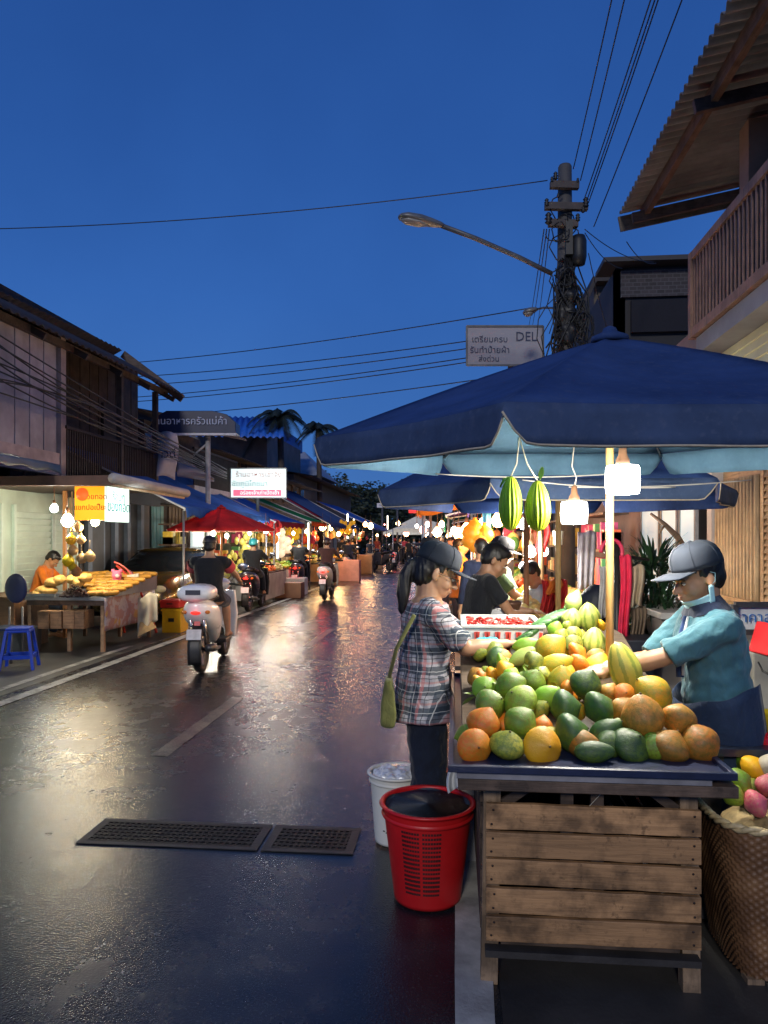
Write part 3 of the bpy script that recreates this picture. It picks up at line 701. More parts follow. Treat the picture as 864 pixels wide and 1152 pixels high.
# dark buildings behind
rd = empty('brick_house', (5, 17, 0), 0, 'dark upper storey with a strip of grey blockwork under a flat roof edge', 'house')
xa = XL(692, 15.5); q = MB(); q.b2((xa, 15.5, 0), (xa+4.5, 15.7, zat(300, xa, 15.5))); q.b2((xa, 15.5, 0), (xa+.2, 24, zat(303, xa, 15.5))); part(q, 'wall', DK, rd)
t = NT('blockwork'); co = t.coord('Object', rot=(PI/2, 0, 0)); b_ = t.node('ShaderNodeTexBrick'); t.link(co, b_.inputs[0]); b_.inputs['Scale'].default_value = 3.2; b_.inputs['Color1'].default_value = (.055, .045, .05, 1); b_.inputs['Color2'].default_value = (.035, .03, .032, 1); b_.inputs['Mortar'].default_value = (.09, .085, .09, 1); b_.inputs['Mortar Size'].default_value = .02
t.base(b_.outputs[0]); t.set(Roughness=.8)
q = MB(); q.b2((xa+.1, 15.42, zat(336, xa, 15.5)), (xa+3.4, 15.49, zat(306, xa, 15.5))); part(q, 'brick_panel', t.m, rd)
q = MB(); q.b2((xa-.3, 15.1, zat(302, xa, 15.5)), (xa+4.5, 16, zat(297, xa, 15.5))); part(q, 'roof', mat((.03, .027, .03), .6), rd)
q = MB(); q.b2((xa+.3, 15.38, zat(376, xa, 15.5)), (xa+4, 15.48, zat(340, xa, 15.5))); part(q, 'shade_net', mat((.012, .012, .018), .9, .3, 20, .6), rd)
re_ = empty('timber_house', (2.9, 22, 0), 0, 'narrow timber gable of a house right behind the utility pole', 'house')
xa = XL(668, 20); q = MB(); z1 = zat(322, xa, 20); q.b2((xa, 20, 0), (xa+1.6, 26, z1))
part(q, 'wall', wood((.1, .08, .06), 1, 'X', .7, .4), re_); q = MB(); q.bar((xa-.45, 19.7, z1-.85), (xa+.12, 19.7, z1+.35), .1, .2, (0, 1, 0)); q.b2((xa-.1, 19.6, z1), (xa+1.8, 26, z1+.12)); part(q, 'roof', ROOFD, re_)
shop('shophouse', 15.8, 30, 3.4, 3.2, (.05, .045, .045), 'low unlit shopfront far along the right row of stalls', win=False)
shop('shophouse', 30.5, 60, 4.2, 4.6, (.03, .03, .034), 'distant dark building at the end of the right row', win=False)

# ------------------------------------------------------------------ trees
LEAF = mat((.022, .035, .018), .6, .5, 2, 0); LEAF2 = mat((.012, .02, .012), .55, .5, 2, 0); BARK = mat((.05, .04, .035), .8, .3, 6, .6, 30)
def tree(x, y, h, r, label, seed, n=8000, ls=.42):
    R_ = random.Random(seed); e_ = empty('tree', (x, y, 0), 0, label, 'tree', None)
    tr = MB(); tr.tube([(x, y, 0), (x+.1, y, h*.3), (x-.1, y+.1, h*.62)], [.32, .24, .12], 10); cl = []
    for k in range(34):
        a = R_.uniform(0, 2*PI); rr = r*R_.uniform(.1, .9); z = h*R_.uniform(.10, .93); cl.append((V((x+rr*math.cos(a), y+rr*math.sin(a), z)), r*R_.uniform(.2, .45)))
    for c, q in cl[:10]: tr.tube([(x, y, h*.35), (V((x, y, h*.5))+c)/2, c], [.12, .07, .02], 6)
    part(tr, 'trunk', BARK, e_); lf = MB()
    for k in range(n):
        c, q = R_.choice(cl); d = V((R_.gauss(0, 1), R_.gauss(0, 1), R_.gauss(0, .8))).normalized()*q*R_.random()**.4; p = c+d; s_ = ls*R_.uniform(.5, 1.3)
        a, b = frame(V((R_.gauss(0, 1), R_.gauss(0, 1), R_.gauss(0, 1)+.4))); lf.add([p-a*s_*.5, p-b*s_*.25, p+a*s_*.5, p+b*s_*.25], [(0, 1, 2, 3)])
    part(lf, 'crown', LEAF, e_)
for i, (px, d, h, r, lb) in enumerate(((352, 62, 6.2, 3.6, 'dark leafy tree between the grey-roofed house and the street'), (402, 74, 7.0, 4.4, 'broad dark tree crown over the far end of the left stalls'), (452, 92, 8.2, 5.0, 'distant dark tree closing the street behind the riders'), (505, 84, 7.8, 4.5, 'dark tree behind the far right stalls'), (560, 60, 6.6, 4.2, 'bushy tree hidden mostly behind the blue umbrella'), (428, 84, 6.2, 4.6, 'low dark tree right of the small overhead sign'), (478, 100, 6.8, 5.5, 'rounded dark tree directly at the end of the street'), (375, 95, 8.0, 6.0, 'dark tree between the palms and the street end'))):
    p = U(px, 605, d); tree(p.x, p.y, h, r, lb, 30+i)
def palm(px, py, d, r, label, seed):
    R_ = random.Random(seed); c = U(px, py, d); e_ = empty('palm_tree', (c.x, c.y, 0), 0, label, 'palm tree')
    t_ = MB(); t_.tube([(c.x+.2, c.y, 0), (c.x+.1, c.y, c.z*.5), tuple(c)], [.22, .16, .15], 10); part(t_, 'trunk', BARK, e_)
    f = MB()
    for k in range(17):
        a = 2*PI*k/17+R_.uniform(-.15, .15); el = R_.uniform(-.1, 1.0); L = r*R_.uniform(.8, 1.1); dr = V((math.cos(a)*math.cos(el), math.sin(a)*math.cos(el), math.sin(el))); pts = []
        for j in range(9): u = j/8; pts.append(c+dr*L*u+V((0, 0, -L*.85*u*u)))
        f.tube(pts, [.03*(1-j/9)+.006 for j in range(9)], 5)
        for j in range(1, 9):
            for q_ in range(6):
                p = pts[j-1].lerp(pts[j], q_/6); t0 = (pts[j]-pts[j-1]).normalized(); s0 = t0.cross(V((0, 0, 1))).normalized()
                for sg in (-1, 1):
                    ll = r*.22*math.sin(PI*(j+q_/4)/10)**.6; tip = p+s0*sg*ll*.75+t0*ll*.35+V((0, 0, -ll*.45)); f.add([p-t0*.025, p+t0*.025, tip], [(0, 1, 2)])
    part(f, 'crown', LEAF2, e_)
palm(315, 470, 36, 2.0, 'palm tree with drooping fronds in front of the grey-roofed house', 3)
palm(358, 482, 45, 1.9, 'smaller darker palm crown beside the big umbrella edge', 5)
# ================================================================== foreground fruit cart
# cart: x 0.02..0.92, y 2.62..4.35, top 0.80
CW = wood((.44, .24, .105), 1, 'X', .68, .8); CWD = wood((.10, .065, .045), 1, 'X', .75, .7); CWZ = wood((.30, .20, .12), 1, 'Z', .7, .7)
CX0, CX1, CY0, CY1 = .105, .852, 2.66, 4.2
cart = empty('fruit_cart', ((CX0+CX1)/2, 3.4, 0), 0, 'rough wooden slatted cart carrying the heaped fruit beside the road', 'cart')
for x in (CX0+.03, CX1-.03):
    for y in (CY0+.075, CY1):
        q = MB(); sg = 1 if x > .5 else -1
        q.bar((x+sg*.012, y, 0), (x, y, .735), .062, .06, (0, 1, 0)); part(q, 'leg', CWZ, cart, bev=.003)
ys = CY0
for i, (a, b) in enumerate(((907, 936), (939.5, 967), (970.5, 998.5), (1002.5, 1031), (1034.5, 1062))):
    za = zat(a, .48, ys); zb = zat(b, .48, ys); q = MB(); J = rnd.uniform(-.004, .004)
    def slab(u, v, o=0): return 0
    n = 26; top_ = []; bot = []; r_ = []
    for k in range(n+1):
        u = k/n; x = CX0+.004+(CX1-CX0-.008)*u
        w1 = .003*noise.noise(V((x*9, i*3.1, 0))); w2 = .003*noise.noise(V((x*9, i*3.1, 7))); bow = .003*noise.noise(V((x*2, i*5, 3)))
        r_.append([V((x, ys-.011+bow, zb+w1+J*(u-.5))), V((x, ys-.011+bow, za+w2+J*(u-.5))), V((x, ys+.011+bow, za+w2+J*(u-.5))), V((x, ys+.011+bow, zb+w1+J*(u-.5)))])
    q.loft(r_, smooth=False); sl_ = part(q, 'slat', CW, cart, bev=.0025)
    q = MB()
    for x in (CX0+.028, CX1-.028):
        for z in (zb+.02, za-.02): q.lathe([(.0035, 0), (.0045, .002), (.001, .003)], (x+rnd.uniform(-.006, .006), ys-.0115, z), 8, rot=(PI/2, 0, 0))
    part(q, 'nail', mat((.05, .035, .03), .5, metal=.6), sl_)
for x in (.395, .5):     # inner uprights seen in the gaps
    q = MB(); q.b2((x-.022, ys+.0125, .2), (x+.022, ys+.035, .735)); part(q, 'inner_batten', CWD, cart)
for z in (.135, .60):
    q = MB(); q.b2((CX0+.06, CY0+.045, z), (CX1-.06, CY0+.085, z+.045)); part(q, 'rail', CWD, cart)
q = MB(); q.b2((CX0+.002, CY0-.008, .128), (CX1-.002, CY0+.04, .152)); part(q, 'bottom_rail', mat((.03, .026, .024), .6, .3, 9, .4), cart)
for xs, sg in ((CX0, -1), (CX1, 1)):
    for i in range(5):
        z = .17+i*.117; q = MB(); q.b2((xs-.012*(sg < 0), CY0+.112, z), (xs+.012*(sg > 0), CY1+.03, z+.1)); part(q, 'side_slat', CWD, cart)
q = MB(); q.b2((CX0+.015, CY0+.1, .14), (CX1-.015, CY1, .16)); q.b2((CX0+.015, CY1-.03, .16), (CX1-.015, CY1-.01, .73)); part(q, 'inner_floor', mat((.02, .016, .014), .8, .3), cart)
for s_ in (0, 1):
    q = MB(); x = CX1-.07 if s_ else CX0+.07; q.bar((x, CY0+.06, .655), (x-.11*(1 if s_ else -1), CY0+.06, .735), .035, .02, (0, 1, 0)); part(q, 'brace', CWD, cart)
q = MB(); q.b2((.01, 2.60, .737), (.955, 4.36, .777)); part(q, 'counter_board', wood((.17, .11, .075), 1, 'X', .65, .7), cart, bev=.004)
q = MB(); q.b2((.005, 2.592, .780), (.865, 2.70, .803)); part(q, 'edge_batten', mat((.27, .26, .28), .5, .25, 10, .4, 50, dirt=.6), cart, bev=.002)
tray = empty('fruit_tray', (.47, 3.4, .804), 0, 'long dark blue tray under the heap of fruit on the cart', 'tray')
TB = mat((.012, .02, .06), .38, .3, 12, .2, 60, dirt=.3); q = MB(); tx0, tx1, ty0, ty1 = -.012, .93, 2.585, 4.33
q.b2((tx0+.008, ty0+.008, .806), (tx1-.008, ty1-.008, .814)); part(q, 'tray_base', TB, tray)
q = MB(); q.b2((tx0-.012, ty0-.012, .806), (tx1+.012, ty0+.008, .832)); q.b2((tx0-.012, ty1-.008, .806), (tx1+.012, ty1+.012, .832)); q.b2((tx0-.012, ty0+.0085, .806), (tx0+.008, ty1-.0085, .831)); q.b2((tx1-.008, ty0+.0085, .806), (tx1+.012, ty1-.0085, .831)); part(q, 'tray_rim', TB, tray, bev=.003)
# twine hanging from the counter
pts = [U(690, 876, 2.6), U(686, 885, 2.598), U(676, 893, 2.6), U(663, 907, 2.605), U(655, 922, 2.615)]
q = MB(); q.tube(pts, .0012, 5); top(q, 'twine', mat((.5, .45, .35), .8), 'thin twine dangling over the top slat of the cart', 'twine')

# ------------------------------------------------------------------ fruit materials
def fruitm(name, c1, c2, c3=None, spots=.35, rough=.47, stripes=0, sc=None, bl=(0, 0, 1), speck=(.05, .03, .01), coat=.06):
    t = NT(name); oi = t.node('ShaderNodeObjectInfo'); tcn = t.node('ShaderNodeTexCoord'); g = t.node('ShaderNodeSeparateXYZ'); t.link(tcn.outputs['Generated'], g.inputs[0])
    ad = t.node('ShaderNodeVectorMath', operation='ADD'); t.link(tcn.outputs['Generated'], ad.inputs[0]); cv = t.node('ShaderNodeCombineXYZ')
    for i in range(3): t.link(t.math('MULTIPLY', oi.outputs['Random'], 13.0+7*i), cv.inputs[i])
    t.link(cv.outputs[0], ad.inputs[1]); co = ad.outputs[0]
    n = t.noise(co, 1.9, 4, .6); n2 = t.noise(co, 9, 5, .65); n3 = t.noise(co, 38, 3, .6)
    f = t.math('ADD', t.math('MULTIPLY', g.outputs[0], .55), t.math('MULTIPLY', n, .75))
    col = t.ramp(f, [(.42, c1), (.78, c2)])
    if c3: col = t.mix(t.ramp(n2, [(.44, 0), (.58, .85)]), col, c3)
    if stripes:
        x = t.math('SUBTRACT', g.outputs[0], .5); y = t.math('SUBTRACT', g.outputs[1], .5); a = t.math('ARCTAN2', y, x)
        s_ = t.math('SINE', t.math('ADD', t.math('MULTIPLY', a, float(stripes)), t.math('MULTIPLY', n2, 3.0))); col = t.mix(t.ramp(s_, [(.3, 0), (.75, .8)]), col, sc)
    col = t.mix(t.ramp(n3, [(.63, 0), (.72, spots)]), col, speck)
    vor = t.node('ShaderNodeTexVoronoi'); t.link(co, vor.inputs['Vector']); vor.inputs['Scale'].default_value = 26
    col = t.mix(t.ramp(vor.outputs['Distance'], [(.08, spots*1.2), (.16, 0)]), col, tuple(x*.5 for x in c1))
    # stalk end
    col = t.mix(t.ramp(g.outputs[2], [(.955, 0), (.99, .85)]), col, (.05, .035, .012))
    br = t.ramp(oi.outputs['Random'], [(0, .68), (1, 1.15)]); col = t.mix(1.0, col, br, 'MULTIPLY')
    t.base(col); t.set(Roughness=t.math('MULTIPLY_ADD', n2, .2, rough-.08), Coat_Weight=coat, Coat_Roughness=.25); t.bump(t.math('ADD', n3, t.math('MULTIPLY', n2, 1.5)), .3, .006); return t.m
FM = {
 'orange': fruitm('orange_skin', (.78, .16, .008), (.80, .24, .012), (.66, .26, .02), .3),
 'yellow': fruitm('yellow_skin', (.84, .44, .012), (.84, .36, .01), None, .2),
 'green': fruitm('green_skin', (.11, .27, .02), (.28, .40, .03), (.20, .24, .02), .4),
 'olive': fruitm('olive_skin', (.22, .27, .025), (.40, .36, .035), (.13, .18, .025), .5),
 'dark': fruitm('dark_green_skin', (.028, .095, .012), (.12, .19, .02), (.04, .09, .03), .45),
 'brown': fruitm('brown_ripe_skin', (.44, .20, .025), (.58, .19, .02), (.26, .16, .02), .6, .5),
 'mango': fruitm('mango_skin', (.50, .42, .02), (.72, .36, .015), (.38, .38, .03), .25),
 'lime': fruitm('lime_skin', (.22, .45, .03), (.30, .50, .04), None, .15),
 'pear': fruitm('pale_green_skin', (.42, .55, .12), (.50, .60, .16), None, .2),
 'striped': fruitm('striped_melon_skin', (.52, .56, .13), (.50, .54, .1), None, .2, .42, 9, (.16, .27, .03)),
 'longpap': fruitm('striped_papaya_skin', (.60, .48, .07), (.50, .48, .07), None, .25, .42, 8, (.22, .28, .04)),
 'cucumber': fruitm('cucumber_skin', (.02, .09, .025), (.05, .16, .035), None, .2, .35, 7, (.09, .22, .06)),
 'pink': fruitm('pink_skin', (.55, .06, .12), (.62, .12, .18), (.55, .2, .16), .3),
 'white': fruitm('cream_skin', (.62, .56, .42), (.66, .6, .44), None, .2),
}
def fruit_mesh(shape):
    q = MB(); n, m = 24, 18
    P = {'round': lambda t: math.sin(PI*t)**.88, 'papaya': lambda t: math.sin(PI*t**1.06)**.72*(1.0-.1*t), 'pear': lambda t: math.sin(PI*t)**.7*(1.08-.55*t*t), 'long': lambda t: math.sin(PI*t)**.5*(1-.22*t),
         'cuke': lambda t: math.sin(PI*t)**.38, 'mango': lambda t: math.sin(PI*t)**.72*(1-.12*t), 'ridged': lambda t: math.sin(PI*t)**.7, 'gourd': lambda t: math.sin(PI*t**.9)**.62*(1-.12*t)}[shape]
    pr = [(max(P(i/m), .012), -1+2*i/m) for i in range(m+1)]
    pk = max(r for r, z in pr); rings = []
    for r, z in pr:
        rg = []
        for k in range(n*2 if shape in ('ridged', 'gourd') else n):
            a = 2*PI*k/(n*2 if shape in ('ridged', 'gourd') else n); rr = r/pk
            if shape == 'ridged': rr *= 1+.045*abs(math.sin(4.5*a))
            if shape == 'gourd': rr *= 1-.13*abs(math.cos(8*a))**3
            d = V((math.cos(a)*rr, math.sin(a)*rr, z)); k2 = 1+.035*noise.noise(d*1.3+V((len(shape)*3.1, 0, 0))); x_ = d*k2
            if shape == 'mango': x_.x += .16*(1-z*z); x_.y *= .9
            if shape == 'long': x_.x += .1*(1-z*z)
            rg.append(x_)
        rings.append(rg)
    q.loft(rings)
    if shape in ('papaya', 'pear', 'round', 'mango', 'ridged'): q.tube([(0, 0, .97), (.01, 0, 1.03)], [.07, .05], 8)
    return q
FMESH = {}
def fruit(kind, shape, px, py, rx, ry, d, rot, label, cat, group, name='fruit', depthr=None):
    """rx, ry half sizes in photo pixels; axis of the fruit along local z, tilted by rot"""
    key = (kind, shape)
    if key not in FMESH:
        me = fruit_mesh(shape).mesh(name); setmats(me, FM[kind]); FMESH[key] = me
    o = bpy.data.objects.new(name, FMESH[key]); COL.objects.link(o); o.location = U(px, py, d); k = d/FPX*((1.13 if d < 3.1 else 1.2) if group == G_P else 1.05)
    a = rx*k; b = ry*k; o.scale = (a, depthr*k if depthr else a, b); o.rotation_euler = rot
    return tagit(o, label, cat, group)
G_P = 'papayas and mangoes heaped on the cart'
# crop coordinates of the photo (origin 500,640, scale 2.374): (kind, shape, cx, cy, rx, ry, depth, rot, label, name)
def C(kind, shape, cx, cy, rx, ry, d, rot, label, name='papaya', cat=None): return fruit(kind, shape, 500+cx/2.374, 640+cy/2.374, rx/2.374, ry/2.374, d, rot, label, cat or name.replace('_', ' '), G_P, name)
TL = (.25, .12, 0)
L_ = [
 ('orange', 'round', 80, 474, 42, 32, 2.70, (1.4, .1, .3), 'bright orange papaya at the left end of the front row', 'papaya'),
 ('olive', 'round', 167, 471, 43, 38, 2.70, (.3, .2, 0), 'olive green papaya second from the left in the front row', 'papaya'),
 ('yellow', 'round', 261, 475, 48, 38, 2.70, (1.3, 0, .4), 'smooth golden yellow melon in the front row', 'melon'),
 ('dark', 'long', 401, 487, 26, 48, 2.665, (.15, 1.52, .1), 'slim dark green mango lying low in the front row', 'mango'),
 ('dark', 'round', 497, 473, 47, 42, 2.72, (.6, .5, 0), 'dark mottled green papaya right of the slim mango', 'papaya'),
 ('brown', 'round', 601, 475, 49, 43, 2.71, (.4, .3, 1), 'brownish orange papaya with dark specks in the front row', 'papaya'),
 ('brown', 'papaya', 683, 467, 46, 50, 2.72, (-.3, -.5, 0), 'brown ripe papaya at the right end of the front row', 'papaya'),
 ('orange', 'round', 104, 414, 42, 44, 2.80, (.4, -.2, 2), 'orange papaya resting on the leftmost front fruit', 'papaya'),
 ('green', 'papaya', 202, 412, 41, 43, 2.79, (.5, .6, .7), 'dusty green papaya in the middle of the second row left', 'papaya'),
 ('orange', 'round', 160, 418, 24, 30, 2.9, (0, 0, 1), 'orange papaya peeping between two second-row papayas', 'papaya'),
 ('orange', 'round', 262, 421, 26, 28, 2.85, (0, .4, 1), 'small orange papaya behind the yellow melon', 'papaya'),
 ('dark', 'round', 339, 441, 51, 42, 2.79, (.2, 1.2, .3), 'deep green papaya behind the slim dark mango', 'papaya'),
 ('dark', 'mango', 429, 435, 34, 47, 2.79, (.2, .95, .1), 'green mango leaning right above the slim dark mango', 'mango'),
 ('brown', 'papaya', 530, 398, 50, 60, 2.80, (-.1, -.12, 1.4), 'biggest brownish papaya standing upright near the pole', 'papaya'),
 ('brown', 'round', 625, 401, 42, 41, 2.80, (.6, .5, 2), 'speckled brown papaya above the right front row', 'papaya'),
 ('brown', 'round', 476, 376, 30, 36, 2.95, (.6, .5, 1), 'orange brown papaya half hidden behind the biggest one', 'papaya'),
 ('green', 'papaya', 121, 363, 39, 37, 2.91, (.6, .9, .2), 'green papaya at the left edge of the third row', 'papaya'),
 ('green', 'papaya', 203, 355, 43, 39, 2.90, (.5, -.7, 0), 'pale dusty green papaya in the centre of the third row', 'papaya'),
 ('olive', 'papaya', 252, 376, 24, 32, 2.98, (.5, .7, 0), 'yellowish green papaya tucked right of the dusty green one', 'papaya'),
 ('dark', 'round', 323, 372, 45, 37, 2.91, (.3, 1.3, .2), 'round dark green papaya left of the pole', 'papaya'),
 ('dark', 'round', 412, 372, 43, 37, 2.91, (.8, .8, 1.2), 'dark green papaya with a brown patch before the pole', 'papaya'),
 ('mango', 'papaya', 558, 333, 42, 52, 2.95, (-.1, -.85, .3), 'yellow brown papaya slanting above the biggest one', 'papaya'),
 ('lime', 'mango', 271, 337, 26, 38, 3.0, (.2, 1.1, 0), 'fresh light green mango in the third row', 'mango'),
 ('green', 'papaya', 176, 315, 36, 42, 3.02, (.2, 1.1, .3), 'green papaya topping the left front of the heap', 'papaya'),
 ('dark', 'round', 377, 307, 38, 40, 3.04, (.3, .4, 0), 'dark green papaya crowning the front heap beside the pole', 'papaya'),
 ('green', 'round', 238, 298, 28, 28, 3.12, (.3, .4, 0), 'small round green mango behind the green front papayas', 'mango'),
 ('mango', 'mango', 308, 298, 31, 37, 3.15, (.2, .2, 0), 'yellow mango with a red blush at the heap middle', 'mango'),
 ('orange', 'round', 327, 314, 15, 17, 3.08, (0, 0, 0), 'small red orange fruit beside the blushing mango', 'orange'),
 ('lime', 'round', 106, 319, 29, 21, 3.05, (1.2, .2, 0), 'light green mango at the left rim of the heap', 'mango'),
 ('orange', 'round', 481, 334, 26, 17, 3.0, (1.2, .2, 0), 'orange papaya peeping out beside the pole foot', 'papaya'),
 ('longpap', 'long', 478, 264, 35, 61, 3.12, (-.15, -.28, .5), 'long upright striped papaya leaning right of the pole', 'papaya'),
 ('olive', 'mango', 238, 246, 28, 23, 3.3, (.2, 1.2, 0), 'round olive mango in the middle of the heap', 'mango'),
 ('mango', 'mango', 296, 251, 24, 42, 3.3, (.1, 1.3, 0), 'yellow green mango lying across the heap centre', 'mango'),
 ('mango', 'mango', 281, 208, 33, 40, 3.45, (.1, 1.0, 0), 'large yellow mango with an orange tip', 'mango'),
 ('pear', 'long', 208, 232, 17, 34, 3.4, (.1, 1.0, 0), 'slender pale green fruit near the woman\'s hand', 'fruit'),
 ('yellow', 'round', 163, 271, 24, 22, 3.3, (0, 1, 0), 'small yellow mango left of the olive mango', 'mango'),
 ('yellow', 'round', 126, 280, 17, 17, 3.35, (0, 1, 0), 'small orange yellow fruit at the left rim', 'fruit'),
 ('orange', 'round', 98, 286, 14, 13, 3.3, (0, 1, 0), 'tiny orange at the left rim below the blue cloth', 'orange'),
 ('yellow', 'round', 86, 296, 12, 11, 3.25, (0, 1, 0), 'tiny yellow fruit at the far left rim', 'fruit'),
 ('lime', 'round', 152, 250, 22, 12, 3.4, (0, 1.3, 0), 'flat light green fruit behind the small yellow mango', 'fruit'),
 ('orange', 'round', 355, 225, 27, 20, 3.5, (0, 1, 0), 'orange just below the small green guavas', 'orange'),
 ('orange', 'round', 360, 255, 26, 23, 3.38, (0, 1, .6), 'orange left of the pole above the dark papaya', 'orange'),
 ('mango', 'mango', 408, 262, 34, 36, 3.5, (.3, .3, .6), 'golden mango behind the pole', 'mango'),
 ('yellow', 'round', 385, 290, 24, 22, 3.3, (.3, .3, .6), 'yellow fruit just behind the crowning dark papaya', 'fruit'),
 ('olive', 'round', 345, 200, 21, 13, 3.6, (1.2, .4, 0), 'small green guava lying above the oranges', 'guava'),
 ('olive', 'round', 345, 176, 20, 13, 3.7, (1.2, .4, 0), 'small green guava second up from the oranges', 'guava'),
 ('olive', 'round', 312, 180, 17, 20, 3.7, (.2, .4, 0), 'round green guava left of the stacked guavas', 'guava'),
 ('lime', 'mango', 294, 160, 18, 20, 3.75, (.2, .5, 0), 'vivid green mango at the foot of the cucumbers', 'mango'),
 ('olive', 'round', 327, 151, 11, 12, 3.75, (.2, .5, 0), 'tiny green guava under the striped melons', 'guava'),
 ('striped', 'ridged', 399, 196, 26, 35, 3.65, (.1, .08, 0), 'upright striped melon nearest the pole', 'melon'),
 ('striped', 'ridged', 386, 131, 25, 36, 3.85, (.1, -.12, 0), 'tall striped melon at the upper heap beside the pole', 'melon'),
 ('striped', 'ridged', 341, 136, 23, 27, 3.85, (.1, .1, 0), 'small striped melon left of the tall one', 'melon'),
 ('pear', 'pear', 346, 86, 19, 28, 4.0, (.1, .35, 0), 'pale green fruit standing highest on the heap', 'fruit'),
 ('lime', 'mango', 218, 202, 19, 33, 3.62, (.1, 1.35, 0), 'bright lime green mango beside the woman\'s fist', 'mango'),
 ('yellow', 'round', 420, 150, 14, 9, 3.8, (0, 1.2, 0), 'little yellow fruit squeezed beside the tall melon', 'fruit'),
 ('olive', 'round', 368, 182, 10, 18, 3.75, (0, 0, 0), 'narrow green guava between guavas and melon', 'guava'),
 ('green', 'round', 60, 440, 22, 34, 2.86, (0, 1.2, 0), 'green papaya behind the two left oranges', 'papaya'),
 ('olive', 'round', 470, 425, 24, 24, 2.86, (0, 1.2, 0), 'yellowish papaya in the gap below the biggest one', 'papaya'),
 ('lime', 'round', 180, 285, 20, 20, 3.2, (0, .5, 0), 'light green fruit behind the topping green papaya', 'fruit'),
 ('olive', 'round', 262, 280, 22, 18, 3.25, (0, .5, 0), 'greenish fruit left of the blushing mango', 'fruit'),
 ('mango', 'round', 330, 275, 18, 18, 3.28, (0, .5, 0), 'golden fruit under the left orange', 'fruit'),
 ('brown', 'round', 440, 330, 22, 26, 3.05, (0, .5, 0), 'brown papaya in the shade of the pole', 'papaya'),
]
for a in L_: C(*a[:8], a[8], a[9])
for i in range(9):        # dark green cucumbers fanned out
    t_ = i/8; cx = 206+118*t_; cy = 189-70*t_-10*math.sin(PI*t_)
    C('cucumber', 'cuke', cx, cy, 9.5+2*t_, 30+8*t_, 3.72+.3*t_, (.1, 1.0+.4*t_, 0), 'ridged dark green cucumber in the fanned row beside the melons', 'cucumber')
GW = 'mangoes wedged under the heap'
for i in range(46):
    v = rnd.random(); d_ = 2.78+v*1.05; x_ = rnd.uniform(.10, .80); Y_ = d_*math.cos(YAW)+x_*math.sin(YAW)*0; z_ = (.845 if d_ < 2.95 else .845+(d_-2.95)*.27)+.01
    k_ = rnd.choice(['green', 'olive', 'mango', 'orange', 'dark', 'brown']); me = FMESH[(k_, 'round')] if (k_, 'round') in FMESH else FMESH[('green', 'round')]
    o = bpy.data.objects.new('mango', me); COL.objects.link(o); o.location = (x_, Y_, z_); s_ = rnd.uniform(.045, .058); o.scale = (s_, s_, s_*rnd.uniform(.95, 1.2)); o.rotation_euler = (rnd.uniform(0, 3), rnd.uniform(0, 3), rnd.uniform(0, 3))
    tagit(o, 'mango wedged deep under the larger fruit of the heap', 'mango', GW)
# sloped display board that carries the heap
q = MB(); q.add([(.03, 2.95, .815), (.90, 2.95, .815), (.9, 4.1, 1.10), (.03, 4.1, 1.10), (.03, 4.3, 1.10), (.9, 4.3, 1.10), (.03, 4.3, .815), (.9, 4.3, .815)], [(0, 1, 2, 3), (3, 2, 5, 4), (4, 5, 7, 6), (0, 3, 4, 6), (1, 7, 5, 2)])
top(q, 'display_riser', wood((.12, .08, .05), 1, 'X'), 'sloping board holding up the heap of fruit on the cart', 'display board')
# loose greens stuffed between
def leafmb(q, p, L, W_, rot, curl=.3):
    R = Euler(rot).to_matrix()
    q.grid(lambda u, v: V(p)+R @ V(((v-.5)*2*W_*math.sin(PI*min(max(u, .02), .98))**.8, u*L, -curl*L*u*u+.25*W_*abs(v-.5))), 8, 4)
q = MB()
for i in range(26):
    cx, cy = rnd.choice([(215, 275), (200, 268), (250, 270), (130, 300), (290, 325), (420, 345), (90, 330)]); leafmb(q, U(500+(cx+rnd.uniform(-25, 25))/2.374, 640+(cy+rnd.uniform(-8, 12))/2.374, 3.25 if cy < 290 else 3.05), .07, .012, (rnd.uniform(-.6, .6), rnd.uniform(-1, 1), rnd.uniform(-2.5, 2.5)))
top(q, 'leaves', mat((.16, .24, .05), .5, .4, 30, .2), kind='stuff')
# cyan net bag, red chilli crate behind the woman's arm
q = MB(); q.ell(U(542, 728, 3.70), (.10, .05, .045), (0, -.25, 0), 30, 20)
me = remesh(q, .006, 1, lambda c: .009*noise.noise(c*32)+.004*noise.noise(c*90), 'net_bag'); top(None, 'net_bag', mat((.02, .45, .62), .5, .25, 60, .6, 180), 'turquoise net bag of produce under the woman\'s forearm', 'net bag', me=me)
cr = empty('produce_crate', U(565, 735, 3.9), 0, 'white plastic crate lined with red net behind the turquoise bag', 'crate')
WPL = mat((.6, .6, .57), .4, .15, 6, .1, dirt=.3); x0, x1 = XL(521, 3.8), XL(611, 3.8); z1 = zat(706, x0, 3.8); z0 = z1-.26
q = MB(); q.b2((x0, 3.8, z0), (x1, 3.82, z1)); q.b2((x0, 4.3, z0), (x1, 4.32, z1)); q.b2((x0, 3.822, z0), (x0+.02, 4.298, z1)); q.b2((x1-.02, 3.822, z0), (x1, 4.298, z1)); q.b2((x0, 3.822, z0), (x1, 4.298, z0+.015)); part(q, 'crate_body', WPL, cr, bev=.003)
q = MB(); q.b2((x0-.012, 3.785, z1), (x1+.012, 3.82, z1+.014)); q.b2((x0-.012, 4.3, z1), (x1+.012, 4.335, z1+.014)); q.b2((x0-.012, 3.821, z1), (x0+.02, 4.299, z1+.013)); q.b2((x1-.02, 3.821, z1), (x1+.012, 4.299, z1+.013)); part(q, 'crate_rim', WPL, cr, bev=.003)
q = MB()
